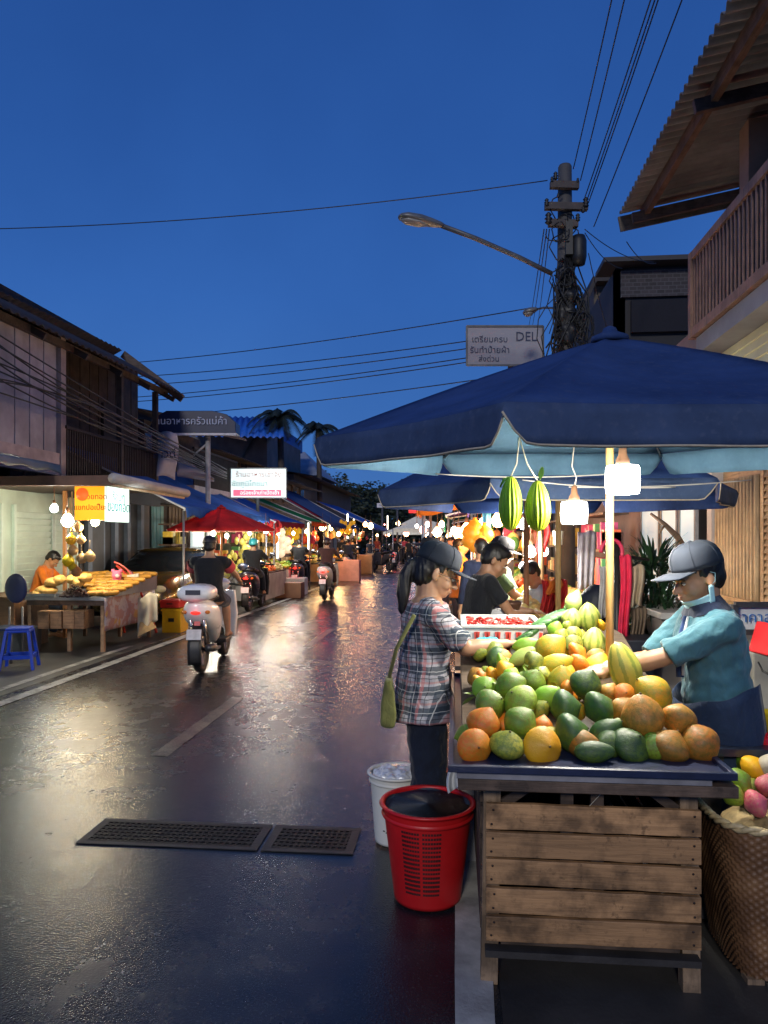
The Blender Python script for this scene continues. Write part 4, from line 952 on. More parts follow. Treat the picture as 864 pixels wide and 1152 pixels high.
for i in range(14):
    x = x0+.03+i*(x1-x0-.06)/13; q.bar((x, 3.794, z0+.04), (x+.02*(1 if i % 2 else -1), 3.794, z1-.02), .016, .006, (0, 1, 0))
part(q, 'net_lining', mat((.6, .05, .03), .5, .3, 20), cr)
q = MB()
for i in range(160):
    p = V((rnd.uniform(x0+.04, x1-.04), rnd.uniform(3.85, 4.27), z1-.02+rnd.uniform(-.02, .02))); a = rnd.uniform(0, 6); q.tube([p, p+V((math.cos(a)*.03, math.sin(a)*.03, .01)), p+V((math.cos(a)*.055, math.sin(a)*.055, 0))], [.008, .007, .001], 6)
top(q, 'chilli_heap', mat((.55, .03, .02), .3, .3, 20, coat=.3), kind='stuff')
q = MB(); q.b2((x0+.02, 3.85, 0), (x1-.02, 4.3, z0-.003)); top(q, 'side_table', CWD, 'dark wooden side table carrying the white crate of chillies', 'table')

# ------------------------------------------------------------------ umbrellas
def canvas(name, c, c2=None, tr=.25, worn=.3):
    t = NT(name); co = t.coord(); n = t.noise(co, 2.5, 6, .65); f = t.noise(co, 35, 4); uvn = t.noise(t.coord('Object', scale=(1, 1, .3)), 8, 4)
    col = t.ramp(n, [(.3, tuple(x*.7 for x in c)), (.7, tuple(x*1.25 for x in c))]); col = t.mix(t.ramp(f, [(.55, 0), (.8, worn)]), col, c2 or tuple(x*1.8+.01 for x in c))
    t.base(col); t.set(Roughness=.8, Specular_IOR_Level=.2); w_ = t.node('ShaderNodeTexWave'); t.link(t.coord('Object', scale=(1, 1, 1)), w_.inputs[0]); w_.inputs['Scale'].default_value = 220
    t.bump(t.math('ADD', t.math('MULTIPLY', uvn, .9), t.math('MULTIPLY', f, .2)), .5, .02)
    tl = t.node('ShaderNodeBsdfTranslucent'); t.link(col, tl.inputs[0]); ms = t.node('ShaderNodeMixShader'); ms.inputs[0].default_value = tr
    t.link(t.b.outputs[0], ms.inputs[1]); t.link(tl.outputs[0], ms.inputs[2]); t.link(ms.outputs[0], t.n['Material Output'].inputs[0]); return t.m
NAVY = canvas('navy_canvas', (.034, .074, .215), (.09, .12, .22), .18, .5); LBLUE = canvas('pale_blue_lining', (.11, .22, .33), None, .2, .1); LINED = canvas('dark_blue_lining', (.02, .05, .18), None, .2)
VALN = canvas('valance_canvas', (.065, .105, .21), (.14, .17, .27), .25, .5); TRIM = mat((.5, .42, .3), .8, .2, 30); POLEW = wood((.62, .38, .14), 1, 'Z', .5, .15)
def umbrella(name, c, R, rim, apex, n, a0, tilt, mats, label, valance=.12, polebot=0, pole_m=None, poler=.02, group=None, ribs=True, notch=True, polexy=None, sag=.05, inner=None, cat='umbrella'):
    e_ = empty(name, (c[0], c[1], 0), 0, label, cat, group); c = V((c[0], c[1], 0))
    tz = lambda p: p.z+(p.x-c.x)*tilt[0]+(p.y-c.y)*tilt[1]
    def pt(k, r, z):   # on corner ray
        a = a0+2*PI*k/n; p = V((c.x+R*r*math.cos(a), c.y+R*r*math.sin(a), z)); p.z = tz(p); return p
    def surf(k, u, v): # k panel, u along rim, v 0 apex..1 rim
        z = apex-(apex-rim)*(v**1.12); p = pt(k, v, z).lerp(pt(k+1, v, z), u)
        s_ = 4*u*(1-u); ctr = c+V((0, 0, p.z)); d = (ctr-p); d.z = 0; p += d*sag*s_*v; p.z -= .035*s_*math.sin(PI*v)*R*.6; return p
    for k in range(n):
        q = MB(); q.sheet(lambda u, v: surf(k, u, .02+.98*v), 10, 10, .003)
        L = inner[0] if inner and k in inner[1] else None
        cp = part(q, 'canopy_panel', mats[0], e_)
        q = MB()
        def val(u, v):
            p = surf(k, u, 1); nn = (p-c); nn.z = 0; nn.normalize(); e2 = 1
            if notch: e2 = 1-.75*max(0, 1-min(u, 1-u)/.06)**1.5
            p = p+nn*(.012*math.sin(u*17+k)*v+.004+.015*v)+V((0, 0, -valance*v*e2)); return p
        q.sheet(val, 40, 4, .002); vp = part(q, 'valance', mats[1], cp)
        q = MB(); q.tube([val(i/40, 1) for i in range(41)], .004, 5); part(q, 'piping', TRIM, cp)
        if inner:   # pale lining hung just inside the canopy
            q = MB(); q.sheet(lambda u, v: surf(k, u, .06+.92*v)+V((0, 0, -.012)), 10, 10, .002); part(q, 'lining', inner[0], cp)
            q = MB(); q.sheet(lambda u, v: val(u, v)+(c-val(u, v)).normalized()*.006-V((0, 0, 0)), 40, 3, .0015); part(q, 'valance_lining', inner[0], cp)
    if ribs:
        for k in range(n):
            q = MB(); q.tube([surf(k, 0, v/8)+V((0, 0, -.022)) for v in range(0, 9)], .006, 6); h_ = c+V((0, 0, rim-.22)); p = surf(k, 0, .55)+V((0, 0, -.03)); part(q, 'rib', mat((.3, .3, .3), .4, metal=.5), e_)
            q = MB(); q.tube([V((c.x, c.y, apex-.42)), p], .0055, 6); part(q, 'strut', mat((.3, .3, .3), .4, metal=.5), e_)
    q = MB(); q.lathe([(.09, -.02), (.085, .005), (.05, .02), (.035, .03), (.03, .045), (.012, .055)], (c.x, c.y, apex+.0), 20); part(q, 'finial', NAVY if mats[0] == NAVY else mats[0], e_)
    px_ = polexy or c; q = MB(); q.tube([(px_[0], px_[1], polebot), (c.x, c.y, apex+.01)], poler, 12); part(q, 'pole', pole_m or POLEW, e_)
    return e_
cu = U(686, 605, 3.5)
umbrella('market_umbrella', (cu.x, cu.y), 1.38, 2.10, 2.565, 6, math.radians(180)+YAW, (0, .045), (NAVY, VALN), 'large navy market umbrella with pale lining over the fruit cart', .135, .82, inner=(LBLUE, ()), poler=.019)
c2 = U(628, 605, 5.9)
umbrella('market_umbrella', (c2.x, c2.y), 1.42, 2.0, 2.62, 6, math.radians(180)+YAW, (0, .0), (NAVY, VALN), 'second navy market umbrella just behind the big lined one', .14, 0, inner=(LINED, ()), poler=.022)

# ------------------------------------------------------------------ hanging lamps and bananas
BULB = emis((1, .98, .92), 14); SOCK = mat((.2, .1, .05), .5); WIRE = mat((.02, .02, .02), .5, bump=0)
def hanglamp(px, py, d, w_, h_, label, power, ztop, col=(1, .93, .80)):
    p = U(px, py, d); e_ = empty('hanging_lamp', p, 0, label, 'lamp', 'lamps hung under the umbrella'); k = d/FPX; r = w_*k/2; hh = h_*k/2
    q = MB(); q.lathe([(r*.6, -hh), (r*.93, -hh*.96), (r*.97, -hh*.7), (r, 0), (r*.97, hh*.8), (r*.9, hh), (r*.4, hh*1.05)], p, 24); part(q, 'bulb', BULB, e_)
    q = MB(); q.lathe([(r*.42, 0), (r*.4, r*.3), (r*.25, r*.6), (r*.22, r*1.1), (r*.08, r*1.2)], p+V((0, 0, hh*1.05)), 16); part(q, 'socket', SOCK, e_)
    q = MB(); q.tube([p+V((0, 0, hh+r*1.1)), p+V((.012, 0, hh+r*1.1+.05)), p+V((-.01, .01, hh+r*1.1+.11)), V((p.x+.02, p.y, ztop))], .0035, 6); part(q, 'cord', mat((.5, .45, .38), .6), e_)
    lamp(p+V((0, 0, -hh-.03)), power*.6, col, .05); lamp(p+V((0, -r-.03, 0)), power*.2, col, .05); lamp(p+V((-r-.03, 0, 0)), power*.2, col, .05)
hanglamp(700.5, 540, 3.15, 38, 32, 'bright white hanging lamp right beside the umbrella pole', 76, 2.38)
hanglamp(646, 577, 3.9, 30, 25, 'bright white hanging lamp left of the pole and a little lower', 85, 2.3)
BAN = fruitm('green_gourd_skin', (.34, .52, .012), (.44, .58, .018), None, .1, .5)
for px, py, rx, ry, rz, lb in ((574.5, 566, 15, 31, .05, 'ribbed green gourd bunch hanging from twine, left of two'), (605, 569, 16, 29, -.07, 'ribbed green gourd bunch hanging with a leaf tip, right of two')):
    p = U(px, py, 3.3); e_ = empty('hanging_gourd', p, 0, lb, 'hanging gourd', 'green gourds hung from the umbrella'); k = 3.3/FPX
    q = MB(); R_ = []
    for i in range(25):
        t_ = i/24; z = -1+2*t_; r = max(math.sin(PI*t_**.92)**.5*(1-.22*t_), .03); rg = []
        for j in range(96):
            a = 2*PI*j/96; rr = r*(1-.11*(abs(math.cos(8*a+.25*math.sin(3*z)))**3)); rg.append(p+V((rx*k*rr*math.cos(a)+rz*.3*z*rx*k, rx*k*rr*math.sin(a), ry*k*z)))
        R_.append(rg)
    q.loft(R_); part(q, 'gourd_flesh', BAN, e_)
    q = MB(); tp_ = U(584, 492, 3.3); q.tube([p+V((0, 0, ry*k*.95)), p.lerp(tp_, .6)+V((.004, 0, 0)), tp_], .003, 6); part(q, 'twine', mat((.55, .5, .36), .8), e_)
    q = MB()
    if px > 600:
        for s_ in (.0, .5): leafmb(q, p+V((0.01, 0, ry*k)), .06, .014, (1.1, 0, -1.1+s_), -.2)
    else: q.tube([p+V((-.01, 0, ry*k*.9)), p+V((-.03, 0, ry*k*.85)), p+V((-.045, 0, ry*k*.6))], [.01, .008, .004], 6)
    part(q, 'leaf', mat((.3, .5, .06), .5), e_)
for a, b, sg in (((490, 533), (690, 533), .02), ((588, 540), (760, 548), .02), ((640, 548), (845, 540), .015)):
    q = MB(); A = U(a[0], a[1], 4.4); B = U(b[0], b[1], 4.4); q.tube([A.lerp(B, i/12)+V((0, 0, -sg*4*(i/12)*(1-i/12))) for i in range(13)], .004, 5); top(q, 'lamp_cable', mat((.45, .42, .38), .6), 'pale cable strung under the umbrella for the lamps', 'cable', 'cables strung under the umbrella')

# ------------------------------------------------------------------ buckets, basket
def bucket(px, pyb, d, rb, rt_, h, name, m, label, perf=False, handle=False):
    p = U(px, pyb, d); p.z = 0.0; e_ = empty(name, p, 0, label, 'bucket' if perf else 'bin')
    q = MB(); n = 72; prof = []; N = 30
    q.lathe([(rb, .012)]+[(rb+(rt_-rb)*(i/N), .012+(h-.02)*i/N) for i in range(1, N+1)]+[(rt_+.012, h-.006), (rt_+.018, h), (rt_+.012, h+.008), (rt_-.006, h+.004)]+[(rb-.004+(rt_-rb)*(1-i/N), .016+(h-.02)*(1-i/N)) for i in range(0, N+1)], p, n, capb=True, capt=True); part(q, 'bucket_body', m, e_)
    q = MB(); q.lathe([(rt_-.004, h*.875), (rt_+.004, h*.88), (rt_+.008, h*.9), (rt_+.002, h*.92)], p, n, capb=False, capt=False); part(q, 'rim_band', m, e_)
    if perf:
        q = MB()
        for i in range(15):
            for j in range(15):
                a = -1.9-.045*j+.0; z = h*(.2+.045*i); r = rb+(rt_-rb)*z/h+.001; a = math.radians(-122+j*3.6); 
                if abs(j-7) == 0: continue
                c = p+V((r*math.cos(a), r*math.sin(a), z)); tn = V((-math.sin(a), math.cos(a), 0)); q.bar(c-tn*.0048, c+tn*.0048, .004 if (i % 5) else .0001, .009, (0, 0, 1))
        part(q, 'vent_holes', mat((.05, .004, .004), .6), e_)
    return e_, p
be, bp = bucket(481, 1018, 3.33, .15, .20, .43, 'plastic_bucket', mat((.58, .012, .014), .40, .15, 5, .2, 50, dirt=.3), 'tall red plastic bucket with slotted sides standing on the road', True)
def liner():
    q = MB(); n = 40; R_ = []
    for i in range(8):
        t_ = i/7; rg = []
        for k in range(n):
            a = 2*PI*k/n; r = .19-.11*t_; rg.append(bp+V((r*math.cos(a), r*math.sin(a), .425-.02*t_-.05*t_*t_+.006*math.sin(5*a+t_*4))))
        R_.append(rg)
    q.loft(R_); return q
top(liner(), 'folded_cloth', mat((.02, .03, .05), .6, .4, 20, .5, 60), 'dark cloth stuffed into the mouth of the red bucket', 'cloth')
we, wp = bucket(446, 951, 3.95, .115, .14, .37, 'waste_bin', mat((.8, .79, .7), .45, .1, 4, .15, 40, dirt=.25), 'off-white plastic bin with a crumpled bag beside the woman')
q = MB(); q.ell(wp+V((0, 0, .36)), (.125, .125, .035), None, 30, 20); me = remesh(q, .006, 1, lambda c: .02*noise.noise(c*22)+.01*noise.noise(c*60), 'bag')
top(None, 'plastic_bag', mat((.7, .71, .72), .2, .25, 20, .3, 60, coat=.5), 'crumpled clear plastic bag filling the off-white bin', 'bag', me=me)
q = MB()
for i in range(30):
    a = math.radians(rnd.uniform(-120, -60)); z = rnd.uniform(.08, .28); r = .117+.05*z; c = wp+V((r*math.cos(a), r*math.sin(a), z)); tn = V((-math.sin(a), math.cos(a), 0)); q.bar(c-tn*.006, c+tn*.006, .004, .006)
part(q, 'vent_holes', mat((.1, .1, .09), .6), we)
# wicker basket
def wicker():
    t = NT('wicker'); co = t.coord(); n = t.noise(co, 9, 5); c = t.ramp(n, [(.3, (.085, .04, .018)), (.55, (.20, .10, .045)), (.75, (.32, .18, .085))]); t.base(c); t.set(Roughness=.5); t.bump(t.noise(co, 80, 4), .4, .004); return t.m
WK = wicker(); bc = V((XL(905, 2.95), 2.98, 0)); bk = empty('wicker_basket', bc, YAW*.3, 'tall woven wicker basket of fruit at the right edge', 'basket')
def bshape(a, z, off=0):
    k = .26+.075*z/.6; ex = 5.0; ca, sa = math.cos(a), math.sin(a); r = (abs(ca)**ex+abs(sa)**ex)**(-1/ex); return V((ca*r*(k+off)*1.12, sa*r*(k+off)*.82, z))
q = MB(); n, m = 420, 76; R_ = []
for i in range(m+1):
    z = .035+.545*i/m; row = int(i/2); R_.append([bshape(2*PI*k/n, z, .0055*math.sin(2*PI*k/n*70+PI*row)*(1 if i % 2 == 0 else .2)+.003*noise.noise(V((k*.05, z*9, 0)))) for k in range(n)])
q.loft(R_, caps=False); part(q, 'woven_side', WK, bk, world=False)
q = MB(); q.b2((-.26, -.18, .03), (.26, .18, .04)); part(q, 'basket_base', WK, bk, world=False)
q = MB()
for o_ in (0, PI): q.tube([bshape(2*PI*k/160, .588+.008*math.sin(k*.9+o_), .006*math.cos(k*.9+o_)) for k in range(161)], .010, 7)
part(q, 'rim_braid', mat((.55, .42, .22), .5, .3, 40, .4), bk, world=False)
for x, y in ((-.25, -.17), (.25, -.17), (-.25, .17), (.25, .17)):
    q = MB(); q.b2((x-.03, y-.03, 0), (x+.03, y+.03, .032)); part(q, 'foot', CWZ, bk, world=False)
q = MB(); q.ell(bc+V((0, .0, .5)), (.30, .21, .10)); top(q, 'straw_padding', mat((.3, .22, .1), .8, .4, 40, .6), 'straw padding under the fruit in the wicker basket', 'straw')
GB = 'fruit in the wicker basket'
for kind, shape, px, py, rx, ry, d, rot, lb, nm in (
 ('green', 'mango', 832, 878, 16, 12, 2.88, (0, 1.2, 0), 'green mango leaning over the left of the basket', 'mango'),
 ('green', 'mango', 824, 894, 12, 12, 2.8, (0, .6, 0), 'smaller green mango at the left rim of the basket', 'mango'),
 ('yellow', 'mango', 846, 862, 15, 12, 2.98, (0, .9, 0), 'yellow green mango at the back of the basket', 'mango'),
 ('lime', 'round', 838, 858, 10, 10, 3.05, (0, .9, 0), 'light green fruit at the back of the basket', 'fruit'),
 ('pink', 'round', 850, 904, 15, 13, 2.76, (0, 1.2, 0), 'pink red dragon fruit at the front of the basket', 'dragon fruit'),
 ('pink', 'round', 864, 884, 13, 14, 2.84, (0, .2, 0), 'rosy dragon fruit at the right of the basket', 'dragon fruit'),
 ('white', 'round', 864, 860, 10, 14, 2.95, (0, .5, 0), 'cream coloured fruit at the back right of the basket', 'fruit'),
 ('pink', 'round', 882, 900, 16, 14, 2.78, (0, .5, 0), 'dark pink fruit at the far right of the basket', 'dragon fruit'),
 ('lime', 'mango', 884, 870, 16, 14, 2.95, (0, .5, 0), 'green mango at the far right of the basket', 'mango'),
 ('olive', 'mango', 846, 886, 14, 11, 2.92, (0, .9, 0), 'olive mango in the middle of the basket', 'mango')):
    fruit(kind, shape, px, py, rx, ry, d, rot, lb, nm, GB, nm.replace(' ', '_'))
# things behind/next to the basket
q = MB(); pA = U(836, 853, 3.15); pB = U(868, 832, 3.1); dd = (pB-pA).normalized()
bt = empty('sauce_bottle', pA, 0, 'red plastic bottle lying behind the basket fruit', 'bottle'); q.tube([pA, pA+dd*.01, pA+dd*.03, pA+dd*.05, pA+dd*.14, pA+dd*.16], [.010, .012, .013, .03, .036, .03], 16); part(q, 'bottle_body', mat((.6, .012, .02), .25, .1, 5, 0, coat=.5), bt)
q = MB(); q.tube([pA-dd*.02, pA+dd*.002], .013, 12); part(q, 'bottle_cap', mat((.7, .5, .03), .4), bt)
cp_ = U(866, 826, 3.2); q = MB(); q.lathe([(.034, 0), (.046, .095), (.048, .1), (.043, .099), (.03, .01)], cp_, 24); top(q, 'cup', mat((.72, .52, .02), .35, .1, 5, 0), 'yellow plastic cup at the right edge behind the basket', 'cup')
# side counter of the vendor: dark box with plate and phone
st = empty('vendor_counter', U(860, 900, 3.45), 0, 'low dark counter in front of the vendor with a plate on it', 'counter'); x0 = XL(770, 3.2); ztp = zat(830, x0, 3.3)
q = MB(); q.b2((x0, 3.14, ztp-.03), (x0+.85, 3.6, ztp)); part(q, 'counter_top', mat((.015, .02, .035), .3, .3, 6, .1), st)
q = MB(); q.b2((x0+.03, 3.2, .03), (x0+.8, 3.56, ztp-.032)); part(q, 'cabinet', mat((.03, .028, .03), .6, .4, 6, .3), st)
q = MB(); q.lathe([(.06, 0), (.085, .006), (.118, .022), (.12, .026), (.112, .024), (.06, .01), (.002, .009)], U(808, 822, 3.3), 36); top(q, 'plate', mat((.72, .73, .7), .3, .05, 5, 0), 'white round plate on the dark counter beside the vendor', 'plate')
q = MB(); q.box(U(812, 838, 3.16), (.075, .12, .012), (0, 0, .5)); top(q, 'phone', mat((.12, .2, .28), .15, .2, 10, 0), 'slim grey phone lying below the white plate', 'phone', bev=.002)
# stuff under, between cart and basket
q = MB(); q.ell(U(790, 965, 3.35), (.11, .12, .09)); q.ell(U(786, 990, 3.4), (.12, .1, .1)); me = remesh(q, .008, 1, lambda c: .03*noise.noise(c*12)+.01*noise.noise(c*40), 'bag'); top(None, 'plastic_bag', mat((.10, .22, .45), .25, .5, 6, .3, 60, coat=.4), 'blue and grey plastic bag on the ground between cart and basket', 'bag', me=me)
q = MB()
for i in range(26):
    p = U(781+1.5*math.sin(i*.5), 888+i*4.2, 3.2); q.lathe([(.006, -.004), (.011, 0), (.006, .004)], p, 8, rot=(rnd.random(), rnd.random(), 0))
top(q, 'chain', mat((.35, .33, .3), .35, metal=.8), 'thin metal chain hanging between cart and basket', 'chain')
q = MB(); q.b2((XL(520, 3.9)-.02, 3.7, 0), (XL(520, 3.9)+.1, 4.1, .33)); q.b2((XL(520, 3.9)-.01, 3.7, .34), (XL(520, 3.9)+.09, 4.1, .5)); top(q, 'carton', mat((.4, .38, .35), .7, .2, 4, .2, dirt=.4), 'pale cardboard cartons stacked between the woman and the cart', 'carton')
# ================================================================== the two people at the cart
def plaid():
    t = NT('plaid_cotton'); co = t.coord(); wv = t.noise(co, 7, 3); 
    tcn = t.node('ShaderNodeTexCoord'); sp = t.node('ShaderNodeSeparateXYZ'); t.link(tcn.outputs['Object'], sp.inputs[0])
    wz = t.math('MULTIPLY', t.math('SUBTRACT', wv, .5), .03)
    v_ = t.math('ADD', t.math('ADD', sp.outputs[0], t.math('MULTIPLY', sp.outputs[1], .8)), wz); h_ = t.math('ADD', sp.outputs[2], wz)
    def band(c, per, lo, hi, off=0):
        f = t.math('FRACT', t.math('MULTIPLY_ADD', c, 1/per, off+10)); return t.math('MULTIPLY', t.math('GREATER_THAN', f, lo), t.math('LESS_THAN', f, hi))
    col = t.ramp(t.noise(co, 14, 3), [(.4, (.42, .40, .42)), (.6, (.28, .28, .32))])
    for c, per, lo, hi, cc, f in ((v_, .105, .0, .38, (.03, .045, .07), .8), (h_, .095, .0, .42, (.025, .04, .06), .8), (v_, .105, .42, .56, (.40, .12, .12), .6), (h_, .095, .55, .66, (.42, .16, .15), .5), (v_, .105, .74, .77, (.02, .02, .03), .8), (h_, .095, .80, .84, (.02, .02, .03), .8), (v_, .105, .12, .15, (.5, .5, .5), .8), (h_, .095, .14, .18, (.5, .5, .5), .7)):
        b_ = t.math('MULTIPLY', band(c, per, lo, hi), f); col = t.mix(b_, col, cc)
    t.base(col); t.set(Roughness=.85, Specular_IOR_Level=.2); w1 = t.noise(t.coord('Object', scale=(1, 1, .5), rot=(.5, .3, 0)), 10, 3, .5, 1.2); t.bump(t.math('MULTIPLY', t.math('ABSOLUTE', t.math('SUBTRACT', w1, .5)), 5.0), .4, .012); return t.m
CLC = {}
def cloth(c, var=.25, rough=.85, sc=6):
    if c in CLC: return CLC[c]
    t = NT('fabric'); co = t.coord(); n = t.noise(co, 5, 4, .6); a = t.coord('Object', scale=(1, 1, .45), rot=(.5, .3, 0)); w1 = t.noise(a, 6, 3, .5, 1.2); w2 = t.noise(t.coord('Object', scale=(1, 1, .6), rot=(-.7, .4, .5)), 19, 3, .5, .8)
    rid = t.math('ADD', t.math('ABSOLUTE', t.math('SUBTRACT', w1, .5)), t.math('MULTIPLY', t.math('ABSOLUTE', t.math('SUBTRACT', w2, .5)), .5)); fine = t.noise(co, 260, 2)
    col = t.ramp(n, [(.3, tuple(x*(1-var) for x in c)), (.7, tuple(x*(1+var) for x in c))]); col = t.mix(t.ramp(rid, [(0, .18), (.1, 0)]), col, tuple(x*.5 for x in c)); t.base(col); t.set(Roughness=rough, Specular_IOR_Level=.25, Sheen_Weight=.15)
    t.bump(t.math('ADD', t.math('MULTIPLY', rid, 4.0), t.math('MULTIPLY', fine, .12)), .38, .012); CLC[c] = t.m; return t.m
NAVYCAP = mat((.010, .015, .028), .85, .25, 9, .12, 300); DARKPANT = cloth((.012, .017, .032))
p = U(476, 605, 3.77); p.z = 0
wl, HBw, W_ = person(p, -PI/2+.15, h=1.51, hip=.85, lean=.05, hands=[(-.10, .42, 1.05), (.09, .41, 1.09)], feet=[(-.09, .02, 0), (.1, -.03, 0)], head=(.34, 0), hs=1.2,
    skin_c=(.40, .215, .125), shirt=plaid(), pants=DARKPANT, sleeve=.86, hat='cap', hatm=NAVYCAP, hair='ponytail', vox=.0065, fingers=True, hem=.09, fold=.010, curl=1.1, pw=1.22, build=1.18,
    elbow=[(-.5, -.3, -.9), (.12, -.25, -1)], shoes=mat((.04, .04, .045), .6), label='woman in navy cap and plaid shirt picking fruit at the cart', belly=.01)
g_ = MB(); g_.T = HBw
for q_ in (-1, 1):
    g_.tube([V((q_*.034+.021*math.cos(a), .112-.01*abs(math.cos(a)), .098+.015*math.sin(a))) for a in [2*PI*k/18 for k in range(19)]], .0013, 5)
    g_.tube([(q_*.055, .108, .102), (q_*.074, .06, .106), (q_*.08, -.004, .104)], .0015, 5)
g_.tube([(-.013, .114, .1), (.013, .114, .1)], .0013, 5); g_.T = None
part(g_, 'glasses', mat((.02, .02, .02), .3, bump=0), wl, world=False)
# olive shoulder bag behind her back
bb = empty('shoulder_bag', U(440, 800, 3.62), 0, 'olive canvas shoulder bag hanging behind the woman in plaid', 'bag')
q = MB(); c0 = U(437, 790, 3.6)
q.loft([[c0+RT*(x*sx_)+FW*(y*1.0)+V((0, 0, z)) for x, y in ((-.035, -.06), (.03, -.07), (.035, .07), (-.03, .06))] for z, sx_ in ((-.115, .5), (-.10, 1.1), (-.04, 1.15), (.06, .8), (.12, .5))], smooth=True)
me = remesh(q, .008, 4, lambda c: .004*noise.noise(c*20), 'bag_body'); part(None, 'bag_body', cloth((.17, .17, .05)), bb, me=me)
q = MB(); q.tube([c0+V((0, 0, .11)), U(446, 730, 3.6), U(466, 692, 3.52)], .011, 6); part(q, 'bag_strap', cloth((.15, .15, .05)), bb)
# white rag in her back hand side
q = MB(); q.grid(lambda u, v: U(505+14*u+3*math.sin(6*v), 835+58*v-10*u, 3.1+.03*math.sin(9*u+4*v)), 10, 14); top(q, 'plastic_bag', mat((.6, .62, .64), .4, .2, 10, .3), 'white plastic bag hanging between the woman and the cart', 'bag')

TEAL = cloth((.06, .165, .21), .25)
p = U(812, 605, 3.28); p.z = 0
# rotate to face left (towards -x): yaw +90deg
vd, HBv, V_ = person(p, PI/2+.10, h=1.68, hip=.80, lean=.14, hands=[(-.02, .52, 1.03), (.06, .49, 1.04)], feet=[(-.12, .0, 0), (.12, -.05, 0)], head=(.15, .12), hs=1.08,
    skin_c=(.42, .225, .13), shirt=TEAL, pants=cloth((.018, .026, .05)), sleeve=.92, hat='cap', hatm=mat((.024, .032, .05), .85, .2, 9, .12, 300), hair='short', vox=.0065, fingers=True, hem=.06, fold=.012, curl=.8, build=1.07,
    elbow=[(-.5, -.6, -.7), (.6, -.5, -.7)], shoes=mat((.04, .04, .045), .6), label='man in teal polo and grey cap leaning over the fruit with a lowered mask', belly=.03)
# navy collar and apron
q = MB(); nb = V_['neck']; up, rt_, fw_ = V_['up'], V_['rt'], V_['fw']
R_ = []
for r, z in ((.068, .075), (.076, .062), (.094, .034), (.108, .012)):
    R_.append([nb+rt_*(r*1.1*math.cos(a))+fw_*(r*.98*math.sin(a)+.004)+up*(z-(.035*max(0, math.sin(a))**3 if z < .05 else .012*max(0, math.sin(a)))) for a in [2*PI*k/28 for k in range(28)]])
q.loft(R_, caps=False); q.loft([[v-(v-nb)*.04 for v in r] for r in R_], caps=False); part(q, 'collar', cloth((.012, .02, .05)), vd, world=False)
q = MB(); P_ = V_['P']
def apron(u, v):
    a = PI*(-.22+1.44*u); t_ = .17-.04*math.sin(a)-.50*v; rx, ry = .205+.012*v, .15+.035; c = P_+(up*t_ if t_ > 0 else V((0, 0, t_))); return c+rt_*(rx*math.cos(a)*1.05)+fw_*(ry*math.sin(a)+.005)+V((0, 0, .006*math.sin(u*30)))
q.sheet(apron, 30, 12, .004); part(q, 'apron', cloth((.015, .03, .07)), vd, world=False)
q = MB(); a_ = nb+fw_*.10+up*.0; q.tube([a_+rt_*(-.02), nb+fw_*.145-up*.12-rt_*.02, nb+fw_*.165-up*.26-rt_*.025], [.012, .017, .018], 8); part(q, 'apron_strap', cloth((.02, .05, .16)), vd, world=False)
q = MB(); q.tube([a_+rt_*(-.045), nb+fw_*.14-up*.1-rt_*.05, nb+fw_*.16-up*.25-rt_*.052], [.006, .008, .007], 6); part(q, 'lanyard', cloth((.55, .58, .58)), vd, world=False)
# lowered surgical mask under the jaw + ear loops
MK = mat((.34, .58, .66), .7, .1, 30, .3, 200)
q = MB(); q.T = HBv
def mk(u, v):
    a = PI*(.02+.96*u); pl = .004*math.sin(v*14); return V((.078*math.cos(a), .0+(.088-.02*v+pl)*math.sin(a), .042-.062*v-.018*math.sin(a)))
q.sheet(mk, 22, 10, .0035)
q.T = None; part(q, 'face_mask', MK, vd, world=False)
for s_ in (-1, 1):
    q = MB(); q.T = HBv; q.sheet(lambda u, v: V((s_*(.084-.004*v), -.0+.022*(u-.5)+.012*v, .075-.075*v)), 4, 6, .003); q.tube([(s_*.083, .004, .07), (s_*.087, -.02, .085), (s_*.086, -.03, .115), (s_*.082, -.012, .125)], .0014, 5); q.T = None; part(q, 'mask_loop', MK, vd, world=False)
# ================================================================== utility pole, lamps, wires
PC = mat((.075, .07, .07), .7, .3, 4, .4, 40, dirt=.5); BLK = mat((.012, .012, .013), .5, .3, 10, .3); MET = mat((.12, .12, .125), .5, .3, 8, .2, metal=.4)
pp = U(635.5, 605, 11); ztop = zat(186, pp.x, pp.y)
up_ = empty('utility_pole', (pp.x, pp.y, 0), 0, 'tall round concrete utility pole crowded with cable coils and crossarms', 'utility pole')
def at(px, py, d=11): return U(px, py, d)
q = MB(); q.tube([(pp.x, pp.y, 0), (pp.x, pp.y, ztop-.03), (pp.x, pp.y, ztop)], [.165, .10, .085], 20); part(q, 'shaft', PC, up_)
for y, a, b in ((208, 619, 651), (232, 613, 661), (251, 617, 650)):
    q = MB(); q.bar(at(a, y, 10.84), at(b, y+1, 10.84), .09, .1); part(q, 'crossarm', mat((.07, .055, .05), .7, .3, 8, .3), up_)
for x, y, s_ in ((625, 198, 1), (621, 202, .7), (650, 203, .6), (615, 228, 1), (659, 228, 1.3), (617, 246, 1.5), (650, 245, 1), (628, 220, .6), (656, 236, .8)):
    q = MB(); c = at(x, y, 10.8); s_ *= .6; q.lathe([(.03*s_, -.09*s_), (.06*s_, -.06*s_), (.03*s_, -.03*s_), (.065*s_, 0), (.03*s_, .03*s_), (.055*s_, .06*s_), (.02*s_, .1*s_)], c, 12); part(q, 'insulator', BLK, up_)
q = MB(); c = at(651, 281, 10.85); q.lathe([(.02, -.24), (.09, -.22), (.115, -.1), (.115, .12), (.09, .2), (.02, .23)], c, 18); part(q, 'splice_case', BLK, up_)
